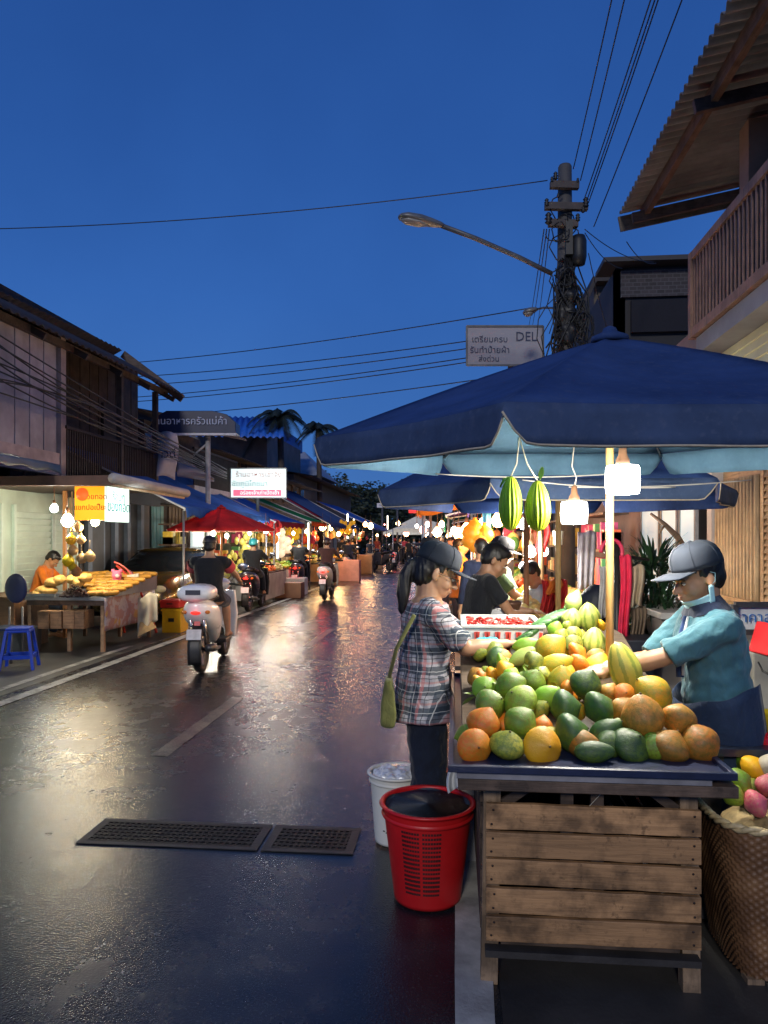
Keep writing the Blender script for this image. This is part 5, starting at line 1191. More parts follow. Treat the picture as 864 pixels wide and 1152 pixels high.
q = MB(); q.box(at(640, 268, 10.82), (.1, .1, .5)); part(q, 'bracket', BLK, up_)
R_ = random.Random(11)
def loops(n, cx, cy, rx, ry, r=.011, turns=1.2, name='cable_coil'):
    for i in range(n):
        a0 = R_.uniform(0, 6); c = at(cx+R_.uniform(-6, 6), cy+R_.uniform(-9, 9), 10.85+R_.uniform(-.1, .1)); k = 11/FPX; a_, b_ = rx*k*R_.uniform(.6, 1.2), ry*k*R_.uniform(.6, 1.2)
        q = MB(); q.tube([c+RT*(a_*math.cos(a0+t_*.3))+V((0, 0, b_*math.sin(a0+t_*.3)))+FW*(.05*math.sin(t_)) for t_ in range(int(21*turns))], r, 5, smooth=True); part(q, name, BLK, up_)
loops(6, 636, 318, 8, 16, .012); loops(6, 639, 345, 10, 18, .011); loops(5, 632, 375, 11, 14, .011); loops(5, 654, 372, 9, 14, .010); loops(5, 632, 262, 12, 12, .009, .8)
q = MB()
for i in range(46):
    a = at(636+R_.uniform(-15, 17), 300+R_.uniform(-14, 25), 10.84); b = at(640+R_.uniform(-30, 24), 392+R_.uniform(-25, 20), 10.84); m_ = a.lerp(b, .5)+RT*R_.uniform(-.25, .25)+FW*R_.uniform(-.1, .1); q.tube([a, a.lerp(m_, .6)+RT*R_.uniform(-.08, .08), m_, m_.lerp(b, .5)+RT*R_.uniform(-.1, .1), b], R_.uniform(.007, .014), 5)
part(q, 'cable_tangle', BLK, up_)
q = MB(); c = at(637, 350, 10.83)
for y, s_ in ((335, 1), (352, 1.3), (372, 1.1)): q.ell(at(638+R_.uniform(-3, 3), y, 10.86), (.12*s_, .1, .2))
me = remesh(q, .03, 1, lambda c: .05*noise.noise(c*9), 'cable_bundle'); part(None, 'cable_bundle', BLK, up_, me=me)
for y0 in (218, 262, 300):
    q = MB(); q.tube([at(633, y0, 10.84), at(622, y0+6, 10.84), at(618, y0+16, 10.84), at(626, y0+30, 10.84), at(634, y0+34, 10.84)], .01, 5); part(q, 'jumper_cable', BLK, up_)
def streetlamp(a, b, head, name_l, s=1.0, r=.035):
    e_ = empty('street_lamp', (pp.x, pp.y, 0), 0, name_l, 'street lamp'); q = MB(); m_ = a.lerp(b, .5)+V((0, 0, -.03)); q.tube([a, a.lerp(b, .3)+V((0, 0, .03)), a.lerp(b, .7)+V((0, 0, .03)), b], r, 10); part(q, 'arm', MET, e_)
    d_ = (head-b).normalized(); q = MB(); q.T = None; n_ = V((0, 0, 1)); sd = d_.cross(n_).normalized(); uu = sd.cross(d_); L = (head-b).length
    q.loft([[b+d_*L*t_+sd*w_*s*math.cos(a_)+uu*h_*s*math.sin(a_)*(1 if math.sin(a_) > 0 else .5) for a_ in [2*PI*k/18 for k in range(18)]] for t_, w_, h_ in ((-.06, .03, .03), (.02, .055, .05), (.25, .09, .075), (.5, .13, .09), (.8, .13, .08), (.95, .09, .05), (1.0, .03, .02))]); part(q, 'lamp_head', mat((.16, .16, .16), .4, .2, 8, .1, metal=.3), e_)
    q = MB(); q.loft([[b+d_*L*t_+sd*w_*s*math.cos(a_)+uu*(-.035*s+h_*s*math.sin(a_)) for a_ in [2*PI*k/18 for k in range(18)]] for t_, w_, h_ in ((.3, .03, .01), (.5, .1, .035), (.8, .1, .035), (.93, .03, .01))]); part(q, 'lens', mat((.33, .32, .3), .2, .1, 8, 0), e_)
streetlamp(at(621, 308, 10.9), U(497, 254, 10.6), U(448, 244, 10.5), 'long-armed unlit street lamp reaching left from the utility pole')
streetlamp(at(630, 349, 11.4), U(604, 348, 12.0), U(589, 354, 12.1), 'short small unlit street lamp low on the utility pole', .8, .018)
def cable(a, b, sag, r, label, grp, n=18, wob=0):
    q = MB(); q.tube([a.lerp(b, i/n)+V((0, 0, -sag*4*(i/n)*(1-i/n)+wob*math.sin(i*1.3))) for i in range(n+1)], r, 5)
    return top(q, 'overhead_cable', WIRE, label, 'cable', grp)
CG = 'cables running from the utility pole towards the viewer'
for x0, y0, x1 in ((645, 190, 699), (653, 203, 714), (658, 222, 748), (660, 226, 753), (662, 228, 757), (668, 255, 786)):
    cable(at(x0, y0, 10.9), U(x1, -50, 7.2), .03, .008, 'thin overhead cable rising right from the utility pole', CG)
cable(U(-30, 258, 12), at(616, 203, 10.9), .14, .008, 'single overhead cable crossing the sky from left to the pole top', None, 30)
CG2 = 'cables crossing the street low in the sky'
for y0, y1, d0 in ((408, 354, 20), (424, 381, 20), (434, 389, 20), (447, 399, 21), (452, 404, 21), (470, 426, 22)):
    cable(U(150, y0, d0), U(600, y1-8, 13.5), .10, .011, 'overhead cable crossing low above the left roofs', CG2, 30)
CG3 = 'cables bunched along the left houses'
for i in range(11):
    y0 = 362+i*7.5+R_.uniform(-3, 3); pts = (U(-25, y0, 8.6), U(135+R_.uniform(-8, 8), 470+R_.uniform(-14, 12)+i*1.2, 11.2), U(255, 532+R_.uniform(-8, 8), 19)); q = MB(); n = 24
    q.tube([pts[0]*((1-t_)**2)+(pts[1]*2-(pts[0]+pts[2])*.5)*(2*t_*(1-t_))+pts[2]*t_*t_ for t_ in [k/n for k in range(n+1)]], .010, 5); top(q, 'overhead_cable', WIRE, 'dark cable in the bundle sagging past the left balcony', 'cable', CG3)
for x0, y0, x1, y1 in ((658, 258, 735, 295), (658, 262, 700, 302), (662, 285, 690, 390), (705, 272, 738, 296)): cable(at(x0, y0, 10.9), U(x1, y1, 14), .12, .007, 'service cable drooping from the pole to the right houses', 'service drops right of the pole')
for x0, x1 in ((612, 594), (615, 598), (618, 604)): cable(at(x0, 258, 10.9), U(x1, 372, 30), .1, .009, 'thin cable falling from the pole towards the far street', 'cables falling behind the pole')

# sign boards ------------------------------------------------------------
TXT = 'Loma'
def board(px0, py0, px1, py1, d, name, mats, label, cat, texts, frame_m=None, t_=.06, lit=None, origin=None, tilt=None):
    """flat board facing the camera; texts: (string, cx, cy, height px, material, x-scale)"""
    c = U((px0+px1)/2, (py0+py1)/2, d); k = d/FPX; w_ = (px1-px0)*k; h_ = (py1-py0)*k; e_ = empty(name, c, YAW, label, cat)
    q = MB(); q.box(c+FW*t_/2, (w_, t_, h_), Matrix.Rotation(YAW, 3, 'Z')); part(q, 'panel', mats, e_)
    if frame_m:
        q = MB(); f = .03
        for a, b in (((-w_/2, -h_/2), (w_/2, -h_/2)), ((-w_/2, h_/2), (w_/2, h_/2)), ((-w_/2, -h_/2), (-w_/2, h_/2)), ((w_/2, -h_/2), (w_/2, h_/2))): q.bar(c+RT*a[0]+V((0, 0, a[1]))-FW*.006, c+RT*b[0]+V((0, 0, b[1]))-FW*.006, f, f, FW)
        part(q, 'frame', frame_m, e_)
    for s_, x, y, hp, m_, sx in texts:
        q = MB(); textmesh(s_, hp*k*1.05, plane_T(U(x, y, d-.012), RT, UPV), sx=sx, mb=q); part(q, 'lettering', m_, e_)
    return e_
INK = mat((.03, .04, .09), .6)
sb = board(525, 367, 611, 411, 13, 'sign_board', mat((.33, .32, .35), .6, .12, 2, .1, dirt=.3), 'weathered white sign board with blue Thai writing left of the utility pole', 'sign', [('เตรียมครบ', 551, 382, 9, INK, 1.0), ('รับทำป้ายผ้า', 551, 394, 9, INK, 1.0), ('ส่งด่วน', 550, 404, 8, INK, 1.0), ('DEL', 592, 379, 14, INK, .95)], MET)
q = MB(); c = U(575, 411, 13.1); q.b2((c.x-.05, c.y+.06, 0), (c.x+.05, c.y+.14, zat(370, c.x, c.y))); part(q, 'post', MET, sb)
lb = board(259.5, 527, 322, 560, 20, 'lit_billboard', emis((.80, .97, .96), 1.0), 'brightly lit white billboard with red, teal and pink Thai lines', 'billboard', [('ร้านอาหารเช้าจิง', 291, 534, 7.5, mat((.5, .05, .02), .6), 1.05), ('ชัยภูมิโภชนา', 281, 544.5, 8, mat((.0, .16, .13), .6), 1.0)], mat((.4, .45, .45), .4), .12)
q = MB(); q.box(U(289.5, 554.5, 19.985), (1.3, .02, .17), Matrix.Rotation(YAW, 3, 'Z')); part(q, 'pink_band', emis((.85, .12, .20), 1.3), lb)
q = MB(); textmesh('อร่อยเจ้าเก่าเปิดเช้า', .14, plane_T(U(292, 554.5, 19.965), RT, UPV), mb=q); part(q, 'lettering', emis((1, .8, .75), 1.6), lb)
q = MB(); q.tube([U(290, 560, 20.2), V((U(290, 560, 20.2).x, U(290, 560, 20.2).y, 0))], .05, 8); part(q, 'post', MET, lb)
lamp(U(291, 543, 17.8), 14, (.85, 1, 1), .3, 'billboard_light')
# dark curved-top sign on a post
bs = empty('shelter_sign', U(233, 605, 15.9)*1, 0, 'dark navy sign with arched top and pale lettering on a thin post', 'sign'); k = 15.9/FPX
q = MB(); c = U(217, 487, 15.9); poly = [(-52, 0), (48, 0), (48, 12), (38, 21), (22, 25), (-30, 25), (-44, 17)]; T = plane_T(c, RT, UPV); q.prism([(x*k, y*k) for x, y in poly], -.5, T); part(q, 'panel', mat((.012, .018, .06), .35, .2, 4, .1), bs, bev=.01)
q = MB(); q.box(U(215, 488.5, 15.88), (101*k, .06, 2.5*k), Matrix.Rotation(YAW, 3, 'Z')); part(q, 'border', mat((.5, .52, .58), .5), bs)
q = MB(); textmesh('ร้านอาหารครัวแม่ค้า', 11*k, plane_T(U(213, 474, 15.87), RT, UPV), mb=q); part(q, 'lettering', mat((.35, .4, .55), .5, emit=(.4, .5, .8), estr=.05), bs)
q = MB(); a = U(234, 487, 16.1); q.tube([a, (a.x, a.y, 0)], .055, 10); q.tube([U(234, 498, 16.1), U(218, 512, 16.1)], .02, 6); part(q, 'post', mat((.3, .3, .32), .5), bs)
# white script banner
bn = empty('fabric_banner', U(182, 512, 15.7), 0, 'white fabric banner with black brush script hanging from the left house', 'banner')
q = MB(); q.sheet(lambda u, v: U(163+36*u+2*math.sin(v*5), 487+(46+6*u)*v+2*math.sin(u*7), 15.7+.12*math.sin(u*6+v*2)), 16, 12, .006); part(q, 'cloth_panel', mat((.5, .5, .54), .8, .15, 3, .2, dirt=.3), bn)
q = MB(); q.sheet(lambda u, v: U(199+42*u, 512+26*u+(24-20*u)*v, 16.2+.3*u+.1*math.sin(v*6+u*5)), 12, 8, .006); part(q, 'draped_tail', mat((.32, .34, .40), .8, .15, 3, .2, dirt=.3), bn)
q = MB(); textmesh('ลีลาวดี', .24, plane_T(U(181, 511, 15.5), RT, UPV), mb=q, bold=.004); part(q, 'lettering', INK, bn)

# ================================================================== awnings and light bulbs
ALUM = mat((.35, .36, .38), .4, .2, 5, .1, metal=.5)
def awning(name, x0, x1, y0, y1, z0, z1, m_, label, val=.18, cat='awning', poles=True, group=None, vm=None, sag=.10):
    e_ = empty(name, ((x0+x1)/2, (y0+y1)/2, 0), 0, label, cat, group); nb = max(2, int(abs(y1-y0)/1.5))
    def f(u, v): return V((x0+(x1-x0)*u, y0+(y1-y0)*v, z0+(z1-z0)*u-sag*math.sin(PI*u)*(.4+.6*abs(math.sin(PI*v*nb)))+.02*noise.noise(V((u*4, v*9, x0)))))
    q = MB(); q.sheet(f, 14, 10*nb, .006); part(q, 'canopy', m_, e_)
    q = MB(); sg = 1 if x1 > x0 else -1
    q.sheet(lambda u, v: V((x1+sg*(.006+.02*v), y0+(y1-y0)*u, z1-.004-val*v*(.85+.15*math.cos(u*2*PI*nb*3)))), 12*nb, 3, .004); part(q, 'valance', vm or m_, e_)
    q = MB(); q.bar((x1-.02*sg, y0, z1-.04), (x1-.02*sg, y1, z1-.04), .035, .035); q.bar((x0, y0, z0-.03), (x1, y0, z1-.03), .03, .03); q.bar((x0, y1, z0-.03), (x1, y1, z1-.03), .03, .03); part(q, 'frame', ALUM, e_)
    if poles:
        for y in (y0+.06, y1-.06):
            q = MB(); q.tube([(x1-.06*sg, y, 0), (x1-.06*sg, y, z1-.05)], .022, 8); part(q, 'pole', ALUM, e_)
    return e_
BG = 'bare bulbs lighting the stalls'
def bulb(p, power, col=(1, .78, .48), s=.05, label='bare glowing bulb hanging under a left stall roof', estr=22, group=BG, light=True, cord=.25, name='light_bulb'):
    e_ = empty(name, p, 0, label, 'light bulb', group); q = MB(); q.lathe([(.1*s, -s), (.6*s, -.85*s), (s, -.2*s), (.9*s, .4*s), (.5*s, s), (.3*s, 1.2*s)], p, 14); part(q, 'glass', emis(col, estr), e_)
    q = MB(); q.lathe([(.34*s, 1.2*s), (.34*s, 2*s), (.1*s, 2.2*s)], p, 10); q.tube([p+V((0, 0, 2*s)), p+V((0, 0, 2*s+cord))], .006, 5); part(q, 'socket', SOCK, e_)
    if light: lamp(p+V((0, 0, -s-.05)), power*((1.15 if p.y > 14 else 1.1) if group in (BG, 'bulbs over the fried food') else 1.4), col, s*1.2)
    return e_
NAV2 = canvas('blue_tarp', (.03, .13, .46), (.05, .13, .33), .12, .3); GREYB = canvas('grey_blue_tarp', (.07, .11, .22), (.14, .18, .28), .12, .4); REDC = canvas('red_canvas', (.48, .03, .035), (.6, .08, .06), .38, .1); GRN = canvas('green_tarp', (.02, .25, .07), None, .3); ORC = canvas('orange_canvas', (.62, .16, .02), (.7, .25, .03), .45, .1)
PURP = canvas('purple_tarp', (.12, .06, .28), None, .3); TEALC = canvas('teal_tarp', (.03, .32, .27), None, .35); DKR = canvas('dark_red_tarp', (.3, .02, .03), None, .3)
awning('awning', -7.1, -4.75, 12.7, 18.6, 3.3, 2.16, NAV2, 'long navy tarp awning behind the fried food stall')
awning('awning', -7.2, -4.65, 18.9, 22.6, 3.15, 2.06, NAV2, 'blue tarp awning lit from below behind the red umbrella', vm=DKR)
awning('awning', -7.2, -4.5, 22.9, 25.6, 3.2, 2.14, GRN, 'green and orange striped tarp awning in the left row', vm=ORC)
awning('awning', -7.3, -4.4, 25.8, 33.5, 3.7, 2.12, GREYB, 'wide grey blue tarp awning in the middle of the left row', vm=GREYB)
awning('awning', -7.4, -4.3, 39, 47, 3.6, 2.2, NAV2, 'bright blue awning at the far end of the left row')
q = MB(); q.sheet(lambda u, v: V((-6.9+2.1*u, 25.7+.9*v, 3.52-1.2*u+.03)), 6, 2, .01); top(q, 'tarp_strip', DKR, 'dark red tarp strip laid over the grey blue awning edge', 'tarp')
# near-left awning and food stall roof
e_ = awning('awning', -7.4, -5.36, 6.0, 9.6, 2.85, 2.62, mat((.16, .19, .22), .5, .3, 2, .2, 30, dirt=.5), 'slate coloured sheet awning at the left picture edge', .13, poles=False, sag=.0)
WST = U(110, 605, 10.1)
fr = empty('stall_roof', (-5.7, 10.4, 0), 0, 'flat brown stall roof with pale rolled edge over the fried food', 'stall roof')
q = MB(); z = zat(541, -4.55, 9.45); q.b2((-7.0, 9.45, z), (-4.55, 12.0, z+.05)); part(q, 'roof_sheet', mat((.07, .045, .035), .6, .3, 3, .3, dirt=.5), fr)
q = MB(); q.b2((-7.0, 9.38, z-.06), (-4.5, 9.44, z+.07)); part(q, 'fascia', mat((.11, .055, .04), .6, .3, 5, .3), fr)
q = MB(); q.tube([(-4.49, 9.36, z+.03), (-4.49, 12.05, z-.01)], .07, 10); part(q, 'rolled_edge', mat((.38, .36, .35), .6, .2, 4, .2), fr)
q = MB(); q.tube([(-4.52, 9.4, z-.06), (-4.52, 12.0, z-.09)], .02, 8); part(q, 'edge_rail', mat((.6, .5, .35), .5), fr)
q = MB(); a = U(73, 693, 11.95); q.bar((a.x, a.y, 0), (a.x, a.y, z), .05, .05, (0, 1, 0)); part(q, 'pole', wood((.55, .24, .08), 1, 'Z', .5, .2), fr)
q = MB(); a = U(80, 693, 12.1); q.bar((a.x, a.y, 0), (a.x, a.y, z), .04, .04, (0, 1, 0)); part(q, 'pole', wood((.45, .3, .15), 1, 'Z', .5, .2), fr)
# two-faced lightbox
YL = emis((1.0, .42, .015), 1.0); WL = emis((.80, 1.0, .93), .8)
lx = empty('lightbox_sign', (-4.8, 9.9, 0), 0, 'glowing lightbox with yellow front and white side hanging from the stall roof', 'sign')
xr = XL(118.5, 9.62); xl = XL(84, 9.62); zt = zat(547, xr, 9.62); zb = zat(585, xr, 9.62); yb_ = onX(143, xr)
q = MB(); q.b2((xl, 9.62, zb), (xr-.012, 9.66, zt)); part(q, 'yellow_face', YL, lx)
q = MB(); q.b2((xr-.01, 9.62, zb-.02), (xr+.03, yb_, zt)); part(q, 'white_face', WL, lx)
q = MB(); q.b2((xl, 9.665, zb+.01), (xr-.012, yb_-.01, zt-.01)); part(q, 'housing', mat((.4, .4, .4), .5), lx)
RDT = mat((.25, .012, .006), .6)
for s_, x, y, h_ in (('กล้วยทอด', 104, 559, 7.5), ('แขกปอเปี๊ยะ', 101, 571, 7.5)):
    q = MB(); textmesh(s_, h_*9.6/FPX*1.15, plane_T(V((XL(x, 9.6), 9.612, zat(y, XL(x, 9.6), 9.6))), (1, 0, 0), (0, 0, 1)), mb=q); part(q, 'lettering', RDT, lx)
q = MB(); q.lathe([(.09, 0), (.085, .01)], V((XL(92, 9.6), 9.612, zat(556, xl, 9.6))), 20, rot=(PI/2, 0, 0)); part(q, 'round_emblem', emis((.8, .12, .02), 1.0), lx)
for s_, y, h_, m_ in (('ร้อนๆ', 560, .17, mat((.2, .4, .4), .6)), ('ของทอด', 571, .2, mat((0, .22, .22), .6))):
    q = MB(); textmesh(s_, h_, plane_T(V((xr+.036, (9.62+yb_)/2, zat(y, xr, 10))), (0, 1, 0), (0, 0, 1)), mb=q); part(q, 'lettering', m_, lx)
lamp(V((xr+.25, 9.9, (zb+zt)/2)), 5, (.9, 1, .95), .15, 'sign_light'); lamp(V(((xl+xr)/2, 9.3, (zb+zt)/2)), 2, (1, .75, .3), .15, 'sign_light')
for px, py, pw, c_, s_ in ((76, 586, 50, (1, .80, .5), .085), (107, 587, 45, (1, .82, .52), .06), (61, 572, 34, (.9, 1, .95), .055)):
    bulb(U(px, py, 10.3), pw, c_, s_, 'glowing bulb over the fried food, one of three', group='bulbs over the fried food')

# ------------------------------------------------------------------ fried food stall
ft = empty('food_table', (-5.4, 10.6, 0), 0, 'dark wooden table with printed grey banner holding fried snacks', 'table')
xa, xb, ya_, yb2 = XL(30, 10.05), -4.92, 10.0, 11.7; zt = zat(672, xb, ya_)
TW = wood((.12, .07, .045), 1, 'X', .6, .6)
q = MB(); q.b2((xa, ya_, zt-.05), (xb, yb2, zt)); part(q, 'tabletop', mat((.34, .34, .35), .35, .2, 6, .1, metal=.4), ft, bev=.004)
q = MB(); q.b2((xa+.02, ya_+.02, zt-.12), (xb-.02, ya_+.05, zt-.052)); q.b2((xa+.02, ya_+.3, .3), (xb-.05, yb2-.1, .34)); part(q, 'frame', TW, ft)
for x in (xa+.05, (xa+xb)/2+.05, xb-.05):
    for y in (ya_+.06, yb2-.06):
        q = MB(); q.b2((x-.025, y-.025, 0), (x+.025, y+.025, zt-.052)); part(q, 'leg', wood((.3, .18, .1), 1, 'Z', .6, .5), ft)
t = NT('printed_banner'); co = t.coord('Object'); n = t.noise(co, 7, 2, .4); n2 = t.noise(co, 26, 4); cc = t.ramp(n, [(.54, (.36, .34, .38)), (.58, (.3, .16, .16))]); cc = t.mix(t.ramp(n2, [(.52, 0), (.6, .6)]), cc, (.24, .2, .26)); cc = t.mix(t.ramp(t.noise(t.coord('Object', loc=(3, 1, 0)), 4, 1), [(.6, 0), (.64, .9)]), cc, (.42, .25, .06)); t.base(cc); t.set(Roughness=.6)
q = MB(); q.sheet(lambda u, v: V((xb+.012+.02*math.sin(v*4)*v, ya_-.03+(yb2-ya_+.05)*u, zt-.01-(zt-.31)*v)), 16, 8, .006); part(q, 'banner', t.m, ft)
# wooden crates under the table
for i, px in enumerate((55, 69, 83, 94)):
    c = U(px, 710, 10.5); q = MB(); q.box((c.x, c.y, .345+.125), (.165, .3, .25)); e_ = top(q, 'wooden_box', wood((.30, .16, .08), 1, 'X', .6, .5), '%s brown wooden box on the shelf under the snack table' % ('leftmost', 'second', 'third', 'rightmost')[i], 'box', bev=.006)
# trays and food
TRM = mat((.2, .22, .25), .3, .2, 6, .1, metal=.6)
for px0, px1, lb, d0 in ((32, 66, 'grey metal tray at the near left of the snack table', 10.1), (68, 104, 'white edged tray holding the dark snack heap', 10.1)):
    x0, x1 = XL(px0, d0), XL(px1, d0); q = MB(); q.b2((x0, ya_-.02, zt+.004), (x1, ya_+.62, zt+.02)); q.b2((x0, ya_-.02, zt+.0205), (x1, ya_-.005, zt+.045)); q.b2((x0, ya_+.605, zt+.0205), (x1, ya_+.62, zt+.045)); top(q, 'serving_tray', TRM, lb, 'tray')
FRY = mat((.52, .25, .035), .5, .45, 18, .6, 60); FRY2 = mat((.55, .33, .09), .55, .4, 14, .6, 60); DKF = mat((.05, .02, .012), .4, .5, 30, .6, 60)
q = MB(); q.add([(XL(105, 10.1), ya_+.0, zt+.002), (xb+.1, ya_+.0, zt+.002), (xb+.1, yb2-.1, zt+.24), (XL(92, 10.1), yb2-.1, zt+.24), (XL(92, 10.1), yb2-.1, zt+.002), (xb+.1, yb2-.1, zt+.002)], [(0, 1, 2, 3), (4, 3, 2, 5), (0, 3, 4), (1, 5, 2)]); top(q, 'slanted_rack', TRM, 'slanted metal rack carrying the rows of fried rolls', 'rack')
rm = None
for r in range(7):
    for c_ in range(8):
        u = c_/7; v = r/6; y = ya_+.08+1.35*v; x = (XL(107-12*v, y)*(1-u)+(xb+.06)*u); p = V((x, y, zt+.05+.21*v+rnd.uniform(-.005, .01)))
        if rm is None:
            q = MB(); q.cap([(-.075, 0, 0), (.075, 0, .005)], [.034, .032], 10); me_ = q.mesh('fried_roll'); setmats(me_, FRY); rm = me_
            for vv in me_.vertices: vv.co += V((noise.noise(vv.co*40), noise.noise(vv.co*37+V((5, 0, 0))), 0))*.006
        o = bpy.data.objects.new('fried_roll', rm); COL.objects.link(o); o.location = p; o.rotation_euler = (rnd.uniform(-.2, .2), rnd.uniform(-.1, .1), rnd.uniform(-.35, .35)+.2); o.scale = (1.05, 1.1, 1.1)
        tagit(o, 'golden fried roll lying in the rows on the slanted rack', 'fried roll', 'golden fried rolls on the rack')
q = MB(); c0 = U(84, 672, 10.35)
for i in range(170):
    a = rnd.uniform(0, 2*PI); rr = .17*rnd.random()**.5; q.ell(V((c0.x+rr*math.cos(a)*1.15, c0.y+rr*math.sin(a), zt+.03+(.17-rr)*rnd.uniform(.3, 1.05))), (.02, .016, .013), (rnd.uniform(0, 3), rnd.uniform(0, 3), 0), 8, 6)
top(q, 'dark_snack_heap', DKF, kind='stuff')
for i, (px, py, rx, lb) in enumerate(((52, 664, 13, 'long pale fried dough at the left of the snacks'), (60, 655, 9, 'round fried bun left of the stall pole'), (67, 652, 7, 'puffy bun nearest the stall pole'), (82, 652, 7, 'fried bun right of the stall pole'), (88, 655, 7, 'browned bun beside the first rolls'), (96, 650, 8, 'golden bun on top of the rolls'), (45, 668, 9, 'flat fried dough at the tray corner'))):
    q = MB(); c = U(px, py, 10.75); k = 10.7/FPX; q.ell(c, (rx*k, .12, .07), (0, 0, rnd.uniform(-.3, .3)), 20, 12)
    me = remesh(q, .015, 1, lambda c: .012*noise.noise(c*18), 'bun'); top(None, 'fried_bun', FRY2, lb, 'fried bun', me=me)
HG = 'snack bags hung on the stall pole'
for i, (px, py, r, c_, lb) in enumerate(((88, 593, 5.6, 0, 'uppermost pale bag of the string by the stall pole'), (80, 607, 6, 1, 'yellow bag of the string by the stall pole'), (91, 607, 5.4, 0, 'pale bag right of the yellow bag'), (82, 619, 6, 0, 'round pale bag under the yellow bag'), (92, 628, 6, 0, 'pale knotted bag, left of the hanging pair'), (101, 626, 6.4, 0, 'pale knotted bag, right of the hanging pair'), (77, 631, 7, 2, 'bright yellow bag beside the orange pole'), (82, 638, 5, 2, 'small bright yellow bag below the other'), (86, 643, 6, 3, 'lowest peach coloured bag on the string'))):
    p = U(px, py, 10.25); k = 10.25/FPX; q = MB(); q.lathe([(.05*r*k, -r*k), (.6*r*k, -.85*r*k), (r*k, -.2*r*k), (.9*r*k, .35*r*k), (.45*r*k, .85*r*k), (.15*r*k, 1.05*r*k), (.22*r*k, 1.3*r*k)], p, 18); q.tube([p+V((0, 0, 1.2*r*k)), p+V((0, 0, 1.2*r*k+.13))], .003, 4)
    top(q, 'hanging_bag', mat(((.6, .42, .2), (.7, .5, .05), (.8, .62, .02), (.6, .3, .1))[c_], .35, .3, 14, .3, 40, trans=.25), lb, 'hanging bag', HG)
# blue stool, chair, box at left edge
sp = gp(22, 752); st_ = empty('plastic_stool', (sp.x, sp.y, 0), .35, 'blue plastic stool standing before the snack table', 'stool'); BLU = mat((.006, .045, .42), .35, .12, 6, .05)
q = MB(); q.box((0, 0, .5), (.27, .27, .025)); q.box((0, 0, .47), (.285, .285, .03)); part(q, 'seat', BLU, st_, world=False, bev=.008)
for sx_ in (-1, 1):
    for sy in (-1, 1):
        q = MB(); q.bar((sx_*.125, sy*.125, .47), (sx_*.19, sy*.19, 0), .05, .035, (1, 0, 0)); part(q, 'leg', BLU, st_, world=False, bev=.004)
for a in range(4):
    q = MB(); R4 = Matrix.Rotation(a*PI/2, 4, 'Z'); q.T = R4; q.bar((-.16, -.165, .16), (.16, -.165, .16), .018, .045, (0, 0, 1)); q.T = None; part(q, 'stretcher', BLU, st_, world=False)
ch = empty('chair', U(18, 700, 9.9)*1, 0, 'chair with round navy backrest beside the snack table', 'chair'); WM[ch.name] = Matrix.Translation(ch.location)
q = MB(); c = U(18, 662, 9.85); q.ell(c, (.16, .03, .2)); part(q, 'backrest', mat((.01, .018, .07), .4, .2, 6, .1), ch)
q = MB(); q.tube([(c.x-.1, c.y, .0), (c.x-.09, c.y, .7)], .015, 8); q.tube([(c.x+.1, c.y, 0), (c.x+.09, c.y, .7)], .015, 8); part(q, 'back_frame', MET, ch)
q = MB(); q.b2((c.x-.17, c.y-.36, .42), (c.x+.17, c.y, .46)); part(q, 'seat', mat((.01, .018, .07), .4), ch, bev=.01)
for x in (-.14, .14):
    q = MB(); q.tube([(c.x+x, c.y-.33, 0), (c.x+x, c.y-.33, .42)], .015, 8); part(q, 'leg', MET, ch)
q = MB(); x0 = XL(-35, 10.2); q.b2((x0, 10.0, 0), (XL(25, 10.2), 10.9, .74)); q.b2((x0-.02, 9.95, .745), (XL(27, 10.2), 10.95, .78)); top(q, 'wooden_counter', wood((.20, .10, .05), 1, 'X', .55, .4), 'brown wooden counter at the left picture edge', 'counter', bev=.005)
q = MB(); c = gp(12, 740); q.box((c.x-.1, c.y+.3, .2), (.5, .4, .36)); top(q, 'cool_box', mat((.03, .035, .04), .4), 'dark box on the ground behind the blue stool', 'box', bev=.01)
# red backed chair, doll, cream cloth, crates
rcx = empty('folding_chair', U(135, 690, 11.6)*1, 0, 'folded red chair leaning behind the fried rolls', 'chair'); WM[rcx.name] = Matrix.Translation(rcx.location)
q = MB(); q.sheet(lambda u, v: U(128+10*u+28*v+2*math.sin(v*3), 632+8*v+(24+10*u)*v*v-4*u*(1-v)+13*u*(1-v), 11.6+.3*u), 10, 12, .02); part(q, 'backrest', mat((.6, .05, .03), .45, .15, 6, .1), rcx)
q = MB(); q.tube([U(131, 636, 11.65), U(152, 655, 11.65), U(170, 690, 11.5), U(176, 712, 11.5)], .02, 8); q.tube([U(128, 640, 11.8), U(140, 712, 11.8)], .02, 8); part(q, 'frame', mat((.5, .05, .03), .45), rcx)
q = MB(); q.sheet(lambda u, v: U(143+13*u, 647+20*v-2*u, 11.55), 3, 3, .02); top(q, 'paper_sheet', mat((.58, .52, .42), .8), 'cream panel propped against the red chair', 'panel')
dl = empty('plush_toy', U(132, 665, 11.3), 0, 'small pink plush toy sitting behind the fried rolls', 'toy'); PK = mat((.75, .16, .28), .7, .2, 30, .3)
k = 11.3/FPX; q = MB(); q.ell(U(131.5, 647, 11.3), (5.5*k, .08, 5.5*k)); q.ell(U(132, 658, 11.3), (6*k, .07, 8*k)); q.cap([U(127, 654, 11.3), U(125, 663, 11.2)], [.03, .025]); q.cap([U(137, 654, 11.3), U(140, 662, 11.2)], [.03, .025]); q.ell(U(127, 642, 11.3), .03); q.ell(U(136, 642, 11.3), .03); me = remesh(q, .012, 1, None, 'body'); part(None, 'body', PK, dl, me=me)
q = MB(); q.ell(U(132, 648, 11.2), (.035, .02, .03)); part(q, 'muzzle', mat((.75, .5, .5), .7), dl)
